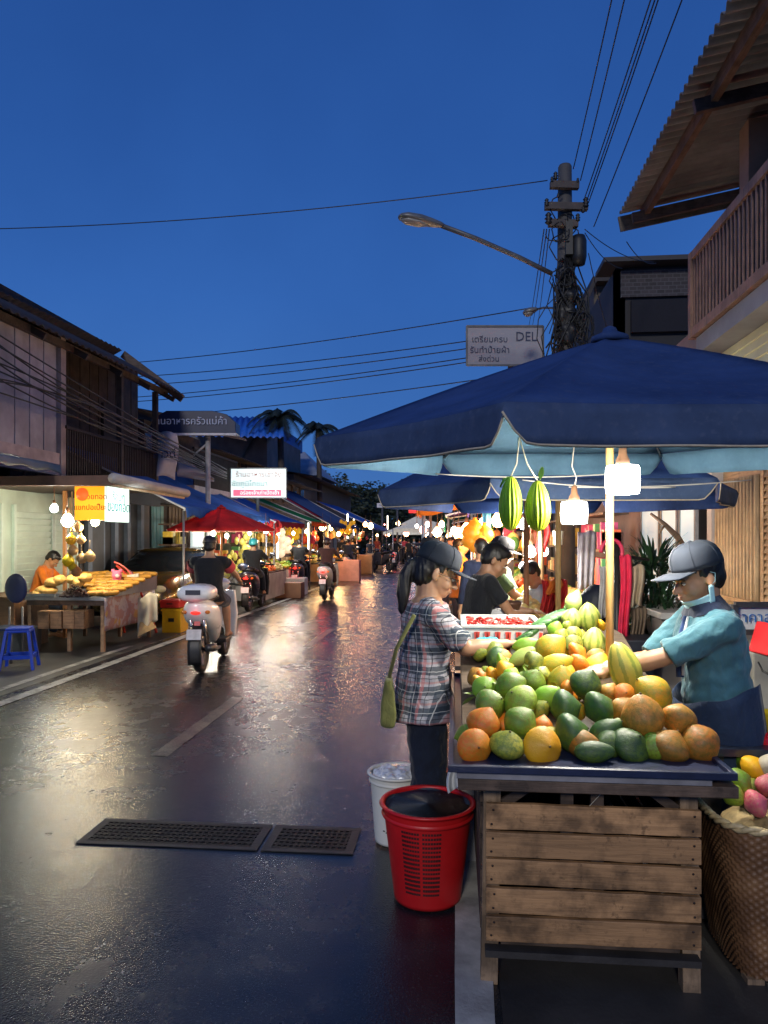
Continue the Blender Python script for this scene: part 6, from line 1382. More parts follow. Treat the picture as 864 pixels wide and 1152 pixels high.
q = MB(); q.sheet(lambda u, v: U(155+22*u, 672-6*u+46*v*(1-.35*u)+2*math.sin(u*8), 11.3+.25*math.sin(u*9)*v*.3), 16, 10, .01); top(q, 'table_cloth', mat((.55, .49, .37), .8, .2, 4, .2), 'cream cloth draped beside the snack banner', 'cloth')
q = MB(); q.add([U(155, 716, 11.1), U(176, 706, 11.1), U(168, 694, 11.4), U(158, 696, 11.4)], [(0, 1, 2, 3)]); top(q, 'cardboard', mat((.4, .26, .12), .8), 'folded cardboard under the cream cloth', 'cardboard')
for j, (x0, x1, y0, y1, c_, lb) in enumerate(((182, 204, 684, 712, (.72, .42, .01), 'yellow plastic crate on the road edge by the white scooter'), (180, 202, 675, 684, (.6, .03, .02), 'red plastic crate stacked on the yellow one'))):
    d_ = 12.6 if j == 0 else 12.55; a = U(x0, y1, d_); b = U(x1, y0, d_); zb_ = max(a.z, .0) if j else 0.0; e_ = empty('plastic_crate', ((a.x+b.x)/2, (a.y+b.y)/2+.2, zb_), 0, lb, 'crate'); q = MB(); w_ = b.x-a.x; h_ = b.z-zb_-(0 if j else .004)
    q.b2((a.x, a.y, zb_), (b.x, a.y+.36, zb_+h_)); part(q, 'crate_body', mat(c_, .4, .15, 5, .1, dirt=.2), e_, bev=.012)
    q = MB(); q.b2((a.x-.012, a.y-.012, zb_+h_-.05), (b.x+.012, a.y-.001, zb_+h_-.02)); q.b2((a.x-.012, a.y-.001, zb_+h_-.05), (a.x-.001, a.y+.37, zb_+h_-.02)); part(q, 'crate_rim', mat(c_, .4, .15, 5, .1), e_)
    q = MB(); q.b2(((a.x+b.x)/2-.05, a.y-.004, zb_+h_*.45), ((a.x+b.x)/2+.05, a.y-.001, zb_+h_*.6)); part(q, 'handle_slot', BLK, e_)

# red umbrella ------------------------------------------------------------
c = U(249, 605, 14.4)
umbrella('parasol', (c.x, c.y), 1.02, zat(595, c.x, c.y), zat(571, c.x, c.y), 8, .2, (0, 0), (REDC, REDC), 'red parasol with pale pole over the left vegetable stall', .05, 0, poler=.022, sag=.03)
bulb(U(240, 600, 14.6), 60, (1, .9, .7), .05, 'bulb glowing under the red parasol', group='bulbs of the vegetable stall')
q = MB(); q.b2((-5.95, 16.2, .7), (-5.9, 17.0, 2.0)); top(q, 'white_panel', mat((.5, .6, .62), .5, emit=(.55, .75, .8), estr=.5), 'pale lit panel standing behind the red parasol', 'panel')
# left produce stalls ------------------------------------------------------------
PCOL = [(.12, .28, .03), (.55, .42, .04), (.35, .45, .06), (.6, .12, .02), (.05, .2, .03), (.6, .5, .2), (.5, .25, .04)]
def heap(c, rx, ry, h, col, s=.035, n=70, kind='stuff', lab='produce_heap'):
    q = MB(); q.ell((c[0], c[1], c[2]), (rx*.9, ry*.9, h*.7), None, 16, 8)
    for i in range(n):
        a = rnd.uniform(0, 2*PI); r = rnd.random()**.5; q.ell((c[0]+rx*r*math.cos(a), c[1]+ry*r*math.sin(a), c[2]+h*(1-r*r)+s*.3), (s*rnd.uniform(.8, 1.3), s*rnd.uniform(.8, 1.2), s), (0, 0, rnd.uniform(0, 3)), 8, 6)
    return top(q, lab, mat(col, .5, .5, 9, .2), kind='stuff')
def stalltable(x0, x1, y0, y1, z, label, skirt=None, slope=.12, cols=(0, 1, 2), crates=True, s=.04):
    e_ = empty('stall_table', ((x0+x1)/2, (y0+y1)/2, 0), 0, label, 'stall table')
    q = MB(); q.b2((x0, y0, z-.04), (x1, y1, z)); part(q, 'tabletop', TW, e_)
    for x in (x0+.05, x1-.05):
        for y in (y0+.05, y1-.05): q = MB(); q.b2((x-.025, y-.025, 0), (x+.025, y+.025, z-.042)); part(q, 'leg', MET, e_)
    if skirt: q = MB(); q.b2((x0-.01, y0-.02, .12), (x1+.01, y0-.004, z-.045)); q.b2((x1+.002, y0-.002, .12), (x1+.016, y1, z-.045)); part(q, 'skirt', mat(skirt, .7, .25, 3, .2, dirt=.3), e_)
    n = len(cols); ny = max(1, int((y1-y0)/.75))
    for j in range(ny):
        for i in range(n):
            heap((x0+(x1-x0)*(i+.5)/n, y0+(y1-y0)*(j+.5)/ny, z+.02+.05*(n-1-i)*0), (x1-x0)/n*.46, (y1-y0)/ny*.45, .13, PCOL[(cols[i]+j*2) % 7], s, 40)
    return e_
stalltable(-5.9, -4.75, 14.0, 15.2, .72, 'vegetable table beneath the red parasol', (.3, .2, .12), cols=(2, 0, 1))
stalltable(-5.9, -4.55, 17.2, 19.6, .78, 'long vegetable table with greens behind the second scooter', (.4, .38, .36), cols=(0, 2, 1), s=.05)
stalltable(-5.8, -4.75, 20.8, 22.6, .75, 'table of greens beside the white box', (.42, .4, .4), cols=(0, 2))
stalltable(-5.8, -4.6, 25.0, 28.0, .75, 'crowded produce table under the grey blue awning', (.4, .22, .1), cols=(6, 3, 5), s=.06)
stalltable(-5.7, -4.5, 29.5, 33, .75, 'far produce table with tan front cloth', (.5, .33, .18), cols=(5, 6), s=.06)
for px, d, w_, h_, c_, lb in ((323, 19.4, .75, .42, (.2, .1, .05), 'brown crate on the ground before the vegetable table'), (325, 20.6, .9, .48, (.5, .5, .52), 'white foam box standing by the vegetable table'), (407, 33, .95, .85, (.5, .3, .14), 'tall tan carton in front of the far awning'), (392, 27, .8, .8, (.6, .28, .22), 'rounded salmon coloured box near the far riders'), (420, 38, .9, .8, (.45, .28, .14), 'brown carton beside the parked motorbike')):
    p = V((XL(px, d), d, 0)); q = MB(); q.b2((p.x-w_/2, p.y, 0), (p.x+w_/2, p.y+.5, h_)); top(q, 'box', mat(c_, .6, .25, 3, .2, dirt=.3), lb, 'box', bev=.02)
WH = (1, .95, .85); WM_ = (1, .60, .25)
for i, (px, py, d, pw, c_, s_) in enumerate(((299, 596, 18.2, 45, WH, .08), (281, 600, 17.2, 20, WH, .04), (313, 600, 20, 30, WM_, .05), (328, 603, 23.5, 40, WM_, .06), (363, 593, 26.5, 90, WM_, .13), (372, 594, 27.5, 60, WM_, .10), (381, 601, 30, 70, WM_, .09), (345, 598, 24.8, 50, WM_, .07), (393, 597, 33, 60, (1, .4, .2), .09), (417, 592, 41, 90, (1, .6, .25), .16), (411, 590, 40.5, 60, (1, .4, .15), .13), (400, 594, 40, 60, (.85, .85, 1), .1), (255, 603, 15.6, 30, WH, .045), (330, 600, 21.5, 40, WH, .05))):
    bulb(U(px, py, d), pw, c_, s_, 'bare glowing bulb hanging under a left awning', 24)
for px, py, d, h_ in ((312, 608, 21, 1.0), (347, 605, 25, 1.0), (391, 592, 36, 1.2), (398, 596, 38, 1.1), (436, 588, 48, .9)):
    e_ = empty('tube_light', U(px, py, d), 0, 'upright glowing tube light between the left stalls', 'tube light', 'tube lights of the left stalls'); q = MB(); c = U(px, py, d); q.tube([c-V((0, 0, h_/2)), c+V((0, 0, h_/2))], .03, 8); part(q, 'tube', emis((1, .9, .75), 6), e_)
    q = MB(); q.b2((c.x-.04, c.y+.032, c.z-h_/2-.04), (c.x+.04, c.y+.06, c.z+h_/2+.04)); part(q, 'fitting', ALUM, e_)
for i, (px, py) in enumerate(((317, 606), (318, 614), (316, 622), (323, 609), (324, 617), (316, 599))):
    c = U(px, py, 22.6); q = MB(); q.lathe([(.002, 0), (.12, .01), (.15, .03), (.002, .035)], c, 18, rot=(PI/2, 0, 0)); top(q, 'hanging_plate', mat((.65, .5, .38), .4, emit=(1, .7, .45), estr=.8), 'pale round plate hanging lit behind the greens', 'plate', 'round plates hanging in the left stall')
for px, py, d, w_, h_, c_, lb in ((268, 620, 17.8, .5, 1.1, (.5, .42, .08), 'yellow flowered packets hanging behind the second rider'), (332, 596, 23.5, .5, .5, (.8, .45, .02), 'bright orange bag cluster hanging under the green awning'), (390, 592, 30, .7, .55, (.85, .4, .02), 'bright orange sacks hanging under the grey awning'), (305, 592, 19.6, .4, .35, (.6, .03, .03), 'small red cloth pinned under the blue awning')):
    c = U(px, py, d); q = MB()
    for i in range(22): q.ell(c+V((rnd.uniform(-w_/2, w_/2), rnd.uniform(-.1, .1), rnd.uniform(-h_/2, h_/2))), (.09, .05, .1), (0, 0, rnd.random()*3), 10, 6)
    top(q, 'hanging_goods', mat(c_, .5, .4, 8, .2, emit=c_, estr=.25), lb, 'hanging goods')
# far small sign and far market
fs = board(424, 566, 448, 571, 46, 'sign_board', mat((.45, .45, .5), .6, emit=(.5, .55, .7), estr=.15), 'small pale overhead sign far down the left row', 'sign', [('ตลาดเทศบาล', 436, 568.5, 3.5, INK, 1)])
q = MB(); a = U(430, 571, 46.1); q.tube([a, (a.x, a.y, 0)], .06, 8); a = U(447, 571, 46.1); q.tube([a, (a.x, a.y, 0)], .06, 8); part(q, 'post', MET, fs)
FB = 'distant bulbs at the end of the street'
R5 = random.Random(5)
for i in range(24):
    px = R5.uniform(424, 500); d = R5.uniform(38, 75); py = R5.uniform(586, 603); big = R5.random() < .3
    bulb(U(px, py, d), 25, R5.choice([WH, WM_, WM_, (1, .30, .15), (1, .25, .25), (.8, .9, 1)]), R5.uniform(.04, .08)*(2.2 if big else 1), 'tiny distant bulb glowing at the end of the market', 18, FB, light=(i % 5 == 0))
for px, py, d, w_, lb in ((478, 598, 40, 3.2, 'white tent roof far down the right side'), (457, 601, 55, 3.2, 'white tent roof at the very end of the street'), (470, 592, 48, 2.0, 'small pale tent roof above the distant crowd')):
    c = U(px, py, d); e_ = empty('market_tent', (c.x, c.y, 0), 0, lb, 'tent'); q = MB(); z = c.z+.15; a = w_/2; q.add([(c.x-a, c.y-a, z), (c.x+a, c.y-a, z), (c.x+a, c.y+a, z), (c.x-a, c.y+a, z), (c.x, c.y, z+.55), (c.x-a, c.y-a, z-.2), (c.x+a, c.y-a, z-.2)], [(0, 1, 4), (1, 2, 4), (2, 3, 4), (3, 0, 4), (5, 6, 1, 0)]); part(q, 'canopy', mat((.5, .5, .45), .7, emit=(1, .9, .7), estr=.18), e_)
    for sx_ in (-a, a):
        q = MB(); q.tube([(c.x+sx_, c.y-a, 0), (c.x+sx_, c.y-a, z-.02)], .03, 6); part(q, 'pole', ALUM, e_)

# ================================================================== right side stalls behind the woman
e_ = awning('awning', 2.35, -.42, 8.4, 10.9, 2.3, 2.06, ORC, 'orange lit canvas awning behind the second umbrella', .2, sag=.02)
q = MB(); q.sheet(lambda u, v: V((-.42+1.9*u, 8.385+.01*math.sin(u*30), 2.05+.16*u-(.17+.02*math.sin(u*22))*v)), 40, 3, .004); part(q, 'front_valance', canvas('lit_orange', (.75, .2, .02), None, .5), e_)
e_ = awning('awning', 2.3, .25, 11.6, 14, 2.6, 2.25, NAV2, 'navy awning between the orange canvas and the striped one', .3, sag=.02, vm=PURP)
e_ = awning('awning', 2.4, -.2, 15, 18, 2.7, 2.1, PURP, 'purple awning with teal edge down the right row', .35, vm=TEALC)
e_ = awning('awning', 2.4, -.1, 19, 23, 2.6, 2.15, TEALC, 'teal awning farther down the right row', .2)
e_ = awning('awning', 2.4, -.3, 25, 31, 2.6, 2.1, DKR, 'dark red awning near the far right tents', .25)
sg_ = board(460, 565, 492, 577, 11.2, 'lit_sign', emis((.75, .03, .03), 1.4), 'glowing red sign with white Thai letters under the orange canvas', 'sign', [('ก๋วยเตี๋ยว', 476, 571, 7.5, emis((1, .85, .85), 2.5), 1.1)])
for sx_ in (462, 490):
    q = MB(); q.tube([U(sx_, 565, 11.24), U(sx_, 555, 11.24)], .006, 5); part(q, 'hanger', MET, sg_)
RB = 'bulbs over the right hand stalls'
for px, py, d, pw, c_, s_ in ((590, 590, 6.9, 30, WH, .05), (579, 588, 7.3, 30, WH, .055), (597, 621, 7.6, 20, WH, .055), (611, 620, 7.6, 20, WH, .055), (588, 637, 7.0, 12, WH, .035), (544, 592, 9.6, 60, WM_, .09), (560, 586, 9.2, 60, (1, .5, .2), .08), (525, 596, 11.5, 60, (1, .35, .15), .09), (492, 599, 15, 60, WM_, .09), (476, 596, 24, 60, (1, .3, .2), .12), (516, 601, 14, 50, (1, .45, .15), .1), (511, 597, 13, 50, WH, .06), (497, 590, 17, 50, WM_, .07), (469, 592, 20, 20, (1, .8, .7), .05), (481, 590, 22, 30, WH, .07), (505, 603, 16, 30, WM_, .06)):
    bulb(U(px, py, d), pw, c_, s_, 'bare glowing bulb above the right hand stalls', 26, RB)
for px, py0, d, w_, lb in ((592, 560, 6.2, .045, 'brown wooden stall pole under the hanging gourds'), (609, 560, 6.9, .05, 'thin tan stall pole right of the brown one')):
    a = U(px, py0, d); q = MB(); q.tube([(a.x, a.y, 0), tuple(a)], w_/2, 10); top(q, 'stall_pole', wood((.40, .17, .07) if px < 600 else (.5, .3, .14), 1, 'Z', .5, .2), lb, 'pole')
st2 = stalltable(.55, 1.5, 5.6, 7.6, .80, 'snack table with golden pieces behind the black shirted customer', (.35, .3, .28), cols=(5, 5, 6), s=.035)
heap((XL(580, 6.1), 6.1, .84), .30, .35, .2, (.72, .50, .14), .05, 90); heap((XL(596, 6.9), 6.9, .86), .25, .3, .2, (.75, .55, .2), .05, 70)
stalltable(.45, 1.6, 8.6, 10.6, .8, 'right stall table with orange goods below the orange canvas', (.5, .2, .05), cols=(3, 6, 5), s=.06)
stalltable(.4, 1.6, 12, 16, .8, 'farther right stall table stacked with goods', (.3, .2, .2), cols=(1, 3), s=.06)
q = MB(); q.lathe([(.045, 0), (.07, .02), (.085, .06), (.088, .08), (.08, .07), (.02, .04)], U(574, 688, 5.6), 20); top(q, 'metal_bowl', mat((.16, .08, .05), .35, metal=.4), 'dark bowl held out over the snack table', 'bowl')
q = MB(); q.b2((XL(548, 5.4), 5.4, zat(694, .5, 5.4)), (XL(572, 5.4), 5.7, zat(686, .5, 5.4))); top(q, 'foam_box', mat((.6, .6, .6), .5), 'small white foam box beside the customer\'s arm', 'box', bev=.005)
for i, (px, py, s_) in enumerate(((531, 598, .13), (539, 604, .13), (529, 607, .11), (537, 612, .12), (545, 600, .12), (534, 592, .1))):
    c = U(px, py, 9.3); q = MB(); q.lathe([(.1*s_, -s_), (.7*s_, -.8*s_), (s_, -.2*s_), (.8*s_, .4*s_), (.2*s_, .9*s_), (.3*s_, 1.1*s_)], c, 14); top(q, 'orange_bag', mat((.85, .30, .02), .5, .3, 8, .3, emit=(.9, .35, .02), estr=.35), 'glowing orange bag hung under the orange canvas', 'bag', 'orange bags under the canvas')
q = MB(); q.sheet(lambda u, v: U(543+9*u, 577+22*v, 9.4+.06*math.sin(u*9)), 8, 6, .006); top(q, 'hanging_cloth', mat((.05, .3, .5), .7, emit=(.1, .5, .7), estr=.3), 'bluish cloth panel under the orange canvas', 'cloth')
def drape(px0, px1, py0, py1, d, c_, label, folds=5, amp=.03, name='hanging_cloth', wav=2):
    k = d/FPX; q = MB(); q.sheet(lambda u, v: U(px0+(px1-px0)*u*(1-.15*v)+wav*math.sin(v*5), py0+(py1-py0)*v+1.5*math.sin(u*7), d+amp*math.sin(u*folds*2*PI+v)*(.3+.7*v)), folds*8, 10, .004); return top(q, name, mat(c_, .75, .25, 10, .25), label, 'cloth')
drape(604, 618, 588, 622, 7.4, (.55, .02, .02), 'red cloth hanging behind the tan pole', 2)
drape(609, 638, 652, 694, 6.4, (.42, .015, .02), 'dark red pleated cloth on the stall beside the utility pole', 5, .04)
drape(616, 632, 652, 668, 6.35, (.62, .16, .02), 'orange cloth tucked over the red pleated one', 2, .02)
drape(650, 671, 598, 662, 7.5, (.30, .27, .32), 'mauve plank-like sheet standing right of the utility pole', 3, .012, wav=0)
q = MB(); c = U(628, 605, 7.2); q.lathe([(.04, -.07), (.055, .06), (.058, .065), (.02, .06)], c, 18); top(q, 'hanging_cup', mat((.6, .57, .5), .4), 'pale plastic tub hung left of the utility pole', 'tub')
# hanging rack of clothes and bags
rk = empty('bag_rack', U(700, 700, 5.2)*1, 0, 'dark stand hung with pink strap, scarf and bags beside the umbrella pole', 'rack'); WM[rk.name] = Matrix.Translation(rk.location)
q = MB(); a = U(694, 612, 5.2); q.tube([(a.x, a.y, 0), tuple(a)], .02, 8); q.tube([U(680, 622, 5.2), U(730, 630, 5.2)], .012, 6); part(q, 'stand', BLK, rk)
q = MB(); q.lathe([(.24, .0), (.25, .02)], (a.x, a.y, .0), 24, capb=True, capt=True); part(q, 'stand_base', BLK, rk)
q = MB(); q.tube([U(688+12*math.cos(t_), 621-14*math.sin(t_), 5.15) for t_ in [PI*k/14-.4 for k in range(17)]], .014, 8); top(q, 'pink_strap', mat((.62, .03, .09), .5), 'pink looped strap on top of the bag stand', 'strap')
drape(697, 710, 625, 718, 5.1, (.62, .015, .06), 'long crimson scarf hanging from the bag stand', 2, .02, 'scarf', 1.5)
drape(708, 725, 636, 682, 5.15, (.36, .28, .19), 'beige tote bag hanging from the bag stand', 2, .03, 'tote_bag', 1)
drape(710, 727, 683, 722, 5.2, (.13, .09, .06), 'brown striped bag hanging below the beige tote', 4, .02, 'tote_bag', 1)
drape(674, 692, 636, 695, 5.3, (.45, .43, .42), 'pale grey shirt hanging behind the umbrella pole', 3, .03, 'hanging_shirt', 1)
q = MB(); q.ell(U(672, 690, 5.6), (.17, .12, .22)); q.ell(U(688, 700, 5.5), (.12, .12, .26)); me = remesh(q, .012, 2, lambda c: .012*noise.noise(c*12), 'backpack'); top(None, 'backpack', mat((.012, .015, .03), .6, .3, 10, .3), 'dark backpack behind the upper melons', 'backpack', me=me)
q = MB(); q.b2(U(700, 720, 4.9)-V((.02, 0, 0)), U(742, 738, 4.9)+V((0, .5, 0))); top(q, 'low_bench', mat((.01, .012, .02), .5), 'low dark bench below the scarf', 'bench', bev=.01)
q = MB(); a = U(745, 689, 5.2); q.b2((a.x, a.y, 0), (a.x+.75, a.y+.7, a.z-.05)); top(q, 'grey_cabinet', mat((.16, .14, .13), .6, .25, 3, .2, dirt=.4), 'grey cabinet with pale top behind the vendor', 'cabinet', bev=.006)
q = MB(); q.b2((a.x-.02, a.y-.03, a.z-.046), (a.x+.78, a.y+.72, a.z+.0)); top(q, 'cabinet_board', mat((.42, .4, .38), .5), 'pale board lying on the grey cabinet', 'board', bev=.004)
# potted plant
pl = empty('potted_plant', U(735, 605, 5.75)*1, 0, 'bushy dark green plant in a tall black pot behind the vendor', 'potted plant'); pl.location.z = 0; WM[pl.name] = Matrix.Translation(pl.location); c = V(pl.location)
q = MB(); q.lathe([(.12, 0), (.17, .55), (.185, .6), (.16, .6), (.15, .52)], c, 24); part(q, 'pot', mat((.02, .02, .022), .35), pl)
q = MB(); R6 = random.Random(8)
for i in range(1200):
    a = R6.uniform(0, 2*PI); el = R6.uniform(-.5, 1.5); L = R6.uniform(.10, .24); h = R6.uniform(.6, 1.48); rr = (.04+.20*math.sin(PI*(h-.55)/1.05))*R6.random()**.5; p = c+V((rr*math.cos(a), rr*math.sin(a), h)); leafmb(q, p, L, .011, (el, 0, a-PI/2), R6.uniform(.1, .7))
part(q, 'foliage', mat((.02, .055, .022), .4, .5, 4, 0), pl)
q = MB()
for i in range(7): a = i*.9; q.tube([c+V((0, 0, .5)), c+V((.05*math.cos(a), .05*math.sin(a), .9)), c+V((.15*math.cos(a), .15*math.sin(a), 1.3))], [.014, .01, .005], 6)
part(q, 'stem', BARK, pl)
q = MB(); q.tube([U(732, 578, 6.2), U(748, 590, 6.1), U(762, 604, 6.1), U(768, 612, 6.1)], [.012, .02, .028, .02], 8); q.tube([U(748, 590, 6.1), U(742, 600, 6.1)], [.012, .006], 6); top(q, 'driftwood', mat((.3, .19, .12), .7, .3, 8, .4), 'bare brown branch leaning before the shop window', 'branch')
# handwritten sign, red box, grey box at right edge
ws = board(826, 680, 884, 711, 4.1, 'handwritten_sign', mat((.62, .63, .64), .5, .1, 3, .05), 'white sheet with blue handwriting behind the vendor\'s shoulder', 'sign', [('ราคาส่ง', 852, 695, 15, mat((.03, .12, .35), .5), 1.1)], mat((.03, .03, .035), .5), .02)
q = MB(); q.box(U(872, 722, 3.9), (.14, .2, .17), (0, .3, .2)); top(q, 'red_box', mat((.62, .015, .02), .4), 'bright red box at the right picture edge behind the vendor', 'box', bev=.008)
q = MB(); a = U(848, 735, 4.2); q.b2((a.x, a.y, 0), (a.x+.7, a.y+.6, a.z)); top(q, 'side_cabinet', mat((.24, .23, .2), .5, .2, 3, .15), 'pale grey cabinet at the right picture edge', 'cabinet', bev=.006)
q = MB(); q.tube([U(853, 745, 4.1), U(858, 755, 4.05), U(868, 760, 4.0)], .006, 6); top(q, 'power_cord', BLK, 'black cord looping over the pale grey cabinet', 'cord')

# stacked packets, hanging wares and shelves under the far awnings
R9 = random.Random(21)
GCOL = [(.7, .12, .04), (.75, .5, .06), (.6, .55, .5), (.1, .35, .12), (.65, .3, .1), (.55, .08, .2), (.75, .65, .3)]
def shelf(x, y0, y1, label, sg=1, n=3):
    e_ = empty('goods_shelf', (x, (y0+y1)/2, 0), 0, label, 'shelf')
    for i in range(n+1):
        q = MB(); q.b2((x, y0, .55+i*.45), (x-sg*.3, y1, .58+i*.45)); part(q, 'board', TW, e_)
    for ci in range(4):
        q = MB()
        for i in range(n):
            y = y0+.05
            while y < y1-.15:
                w_ = R9.uniform(.08, .2)
                if R9.randrange(4) == ci: q.b2((x-sg*.02, y, .581+i*.45), (x-sg*.22, y+w_*.9, .581+i*.45+R9.uniform(.15, .34)))
                y += w_
        if q.v: part(q, 'packets', mat(GCOL[R9.randrange(7)], .45, .35, 7, .2), e_, kind='stuff')
    return e_
for i, (y0, y1) in enumerate(((15.6, 16.6), (17.4, 19.8), (20.6, 22.6), (23.2, 25.4), (26.4, 29), (30, 33), (40, 44))): shelf(-6.15, y0, y1, ['shelf of mixed packets behind the red parasol', 'shelf of jars and packets behind the long vegetable table', 'shelf with red and yellow packets near the teal helmet rider', 'goods shelf under the green and orange awning', 'goods shelf deep under the grey blue awning', 'goods shelf at the far side of the grey blue awning', 'goods shelf below the farthest left awning'][i])
for i, (y0, y1) in enumerate(((9.0, 10.8), (12, 14.5), (16, 19), (21, 25))): shelf(1.75, y0, y1, ['goods shelf behind the orange canvas', 'goods shelf behind the navy awning on the right', 'goods shelf under the purple awning', 'goods shelf under the teal awning'][i], -1)
for i in range(30):
    y = R9.uniform(15, 44); c = V((-4.9-R9.random()*.5, y, R9.uniform(1.45, 1.85))); s_ = R9.uniform(.07, .14); q = MB(); q.ell(c, (s_, s_*.7, s_*1.3), None, 10, 8); q.tube([c+V((0, 0, s_)), c+V((0, 0, s_+.3))], .004, 4)
    top(q, 'hanging_bag', mat(GCOL[R9.randrange(7)], .4, .3, 10, .3, trans=.3), 'small bright bag of goods hanging from a left awning edge', 'hanging bag', 'bags hanging from the left awnings')
for i in range(16):
    y = R9.uniform(9, 22); c = V((.35+R9.random()*.8, y, R9.uniform(1.5, 1.9))); s_ = R9.uniform(.06, .12); q = MB(); q.ell(c, (s_, s_*.7, s_*1.3), None, 10, 8); q.tube([c+V((0, 0, s_)), c+V((0, 0, s_+.3))], .004, 4)
    top(q, 'hanging_bag', mat(GCOL[R9.randrange(7)], .4, .3, 10, .3, trans=.3), 'small bright bag of goods hanging from a right awning', 'hanging bag', 'bags hanging from the right awnings')
# ================================================================== scooters and riders
TYRE = mat((.012, .012, .012), .7, .2, 20, .4); CHR = mat((.4, .4, .42), .25, .1, 8, 0, metal=.9); SEATM = mat((.015, .014, .015), .45)
def scooter(pos, yaw, bodyc, label, tail=True, box=None, group='scooters riding up the street', lit=True):
    e_ = empty('scooter', pos, yaw, label, 'scooter', group); BM = mat(bodyc, .28, .12, 4, .02, coat=.5); k = dict(world=False)
    for y, nm in ((-.62, 'wheel'), (.66, 'wheel')):
        q = MB(); q.lathe([(.19, -.035), (.215, -.05), (.245, -.045), (.262, -.02), (.265, 0), (.262, .02), (.245, .045), (.215, .05), (.19, .035)], (0, y, .265), 32, rot=(0, PI/2, 0), capb=False, capt=False); w_ = part(q, 'tyre', TYRE, e_, **k)
        q = MB(); q.lathe([(.03, -.05), (.06, -.03), (.14, -.022), (.192, -.036), (.192, .036), (.14, .022), (.06, .03), (.03, .05)], (0, y, .265), 20, rot=(0, PI/2, 0)); part(q, 'rim', CHR, w_, **k)
    def sec(y, z, hw, hh, n=20, p=2.6):
        R = []
        for i in range(n):
            a = 2*PI*i/n; ca, sa = math.cos(a), math.sin(a); r = (abs(ca)**p+abs(sa)**p)**(-1/p); R.append(V((hw*r*ca, y, z+hh*r*sa)))
        return R
    q = MB(); q.loft([sec(-.90, .80, .05, .05), sec(-.86, .79, .13, .10), sec(-.72, .74, .185, .16), sec(-.5, .68, .20, .19), sec(-.3, .60, .18, .22), sec(-.12, .5, .13, .2), sec(-.02, .42, .08, .14)]); part(q, 'tail_body', BM, e_, **k)
    q = MB(); q.loft([sec(-.78, .92, .08, .03), sec(-.7, .93, .15, .055), sec(-.45, .905, .165, .06), sec(-.15, .86, .14, .055), sec(.0, .82, .09, .05)]); part(q, 'seat', SEATM, e_, **k)
    q = MB(); q.tube([V((-.15, -.62, .93)), V((-.17, -.86, .97)), V((-.1, -.97, .985)), V((.1, -.97, .985)), V((.17, -.86, .97)), V((.15, -.62, .93))], .016, 8); part(q, 'grab_rail', SEATM, e_, **k)
    q = MB(); q.sheet(lambda u, v: V(((v-.5)*.16, -.62-.33*math.cos(u*1.9-.45), .265+.33*math.sin(u*1.9-.45)+.02)), 14, 4, .012); part(q, 'rear_fender', SEATM, e_, **k)
    q = MB(); q.box((0, -.965, .50), (.17, .008, .12), (-.25, 0, 0)); pl_ = part(q, 'number_plate', mat((.55, .55, .55), .5), e_, **k)
    q = MB(); q.ell((0, -.885, .745), (.06, .028, .024)); part(q, 'tail_light', emis((.8, .03, .02), 1.6 if lit else .3), e_, **k)
    for s_ in (-1, 1):
        q = MB(); q.ell((s_*.135, -.86, .75), (.03, .025, .022)); part(q, 'indicator', mat((.6, .2, .02), .3), e_, **k)
        q = MB(); q.tube([(s_*.14, .42, 1.03), (s_*.22, .38, 1.14), (s_*.30, .36, 1.2)], .007, 6); q.ell((s_*.32, .36, 1.235), (.075, .015, .05)); part(q, 'mirror', CHR, e_, **k)
        q = MB(); q.tube([(s_*.10, .44, 1.0), (s_*.34, .34, 1.0)], .016, 8); q.tube([(s_*.22, .385, 1.0), (s_*.355, .33, 1.0)], .024, 8); part(q, 'handlebar', SEATM, e_, **k)
        q = MB(); q.tube([(s_*.06, -.62, .265), (s_*.08, -.80, .66)], .02, 8); part(q, 'shock_absorber', CHR, e_, **k)
    q = MB(); q.b2((-.17, .0, .27), (.17, .38, .33)); part(q, 'floorboard', SEATM, e_, bev=.012, **k)
    q = MB(); q.sheet(lambda u, v: V(((u-.5)*(.46-.12*abs(v-.5)), .40+.10*v*0+.06*math.cos((u-.5)*2.6)+.02-.02*v, .3+.62*v)), 12, 8, .04); part(q, 'leg_shield', BM, e_, **k)
    q = MB(); q.ell((0, .46, 1.0), (.14, .12, .085)); part(q, 'handlebar_cowl', BM, e_, **k)
    q = MB(); q.sheet(lambda u, v: V(((v-.5)*.15, .66+.31*math.cos(u*2.2+.3), .265+.31*math.sin(u*2.2+.3))), 14, 4, .012); part(q, 'front_fender', BM, e_, **k)
    q = MB(); q.tube([(.0, .66, .28), (0, .5, .9)], .03, 8); part(q, 'fork', CHR, e_, **k)
    q = MB(); q.tube([(.13, -.2, .25), (.15, -.5, .27), (.155, -.62, .30), (.155, -.9, .34)], [.02, .025, .05, .045], 12); part(q, 'exhaust', mat((.08, .08, .08), .4, metal=.7), e_, **k)
    if box:
        q = MB(); q.loft([sec(-1.0, .975, .15, .06), sec(-.95, .975, .20, .095), sec(-.68, .975, .21, .10), sec(-.62, .975, .16, .07)]); part(q, 'top_box', BM, e_, **k); q = MB(); q.box((0, -1.008, .99), (.17, .006, .055)); part(q, 'sticker', mat((.05, .05, .07), .4), e_, **k); q = MB(); q.box((.02, -.885, .62), (.07, .01, .05), (-.2, 0, 0)); part(q, 'sticker', mat((.5, .06, .06), .4), e_, **k)
    if lit: lamp(V(pos)+Matrix.Rotation(yaw, 3, 'Z') @ V((0, -1.02, .76)), (.25 if pos.y < 12 else 3.5), (1, .05, .03), .04, 'tail_lamp_light')
    return e_
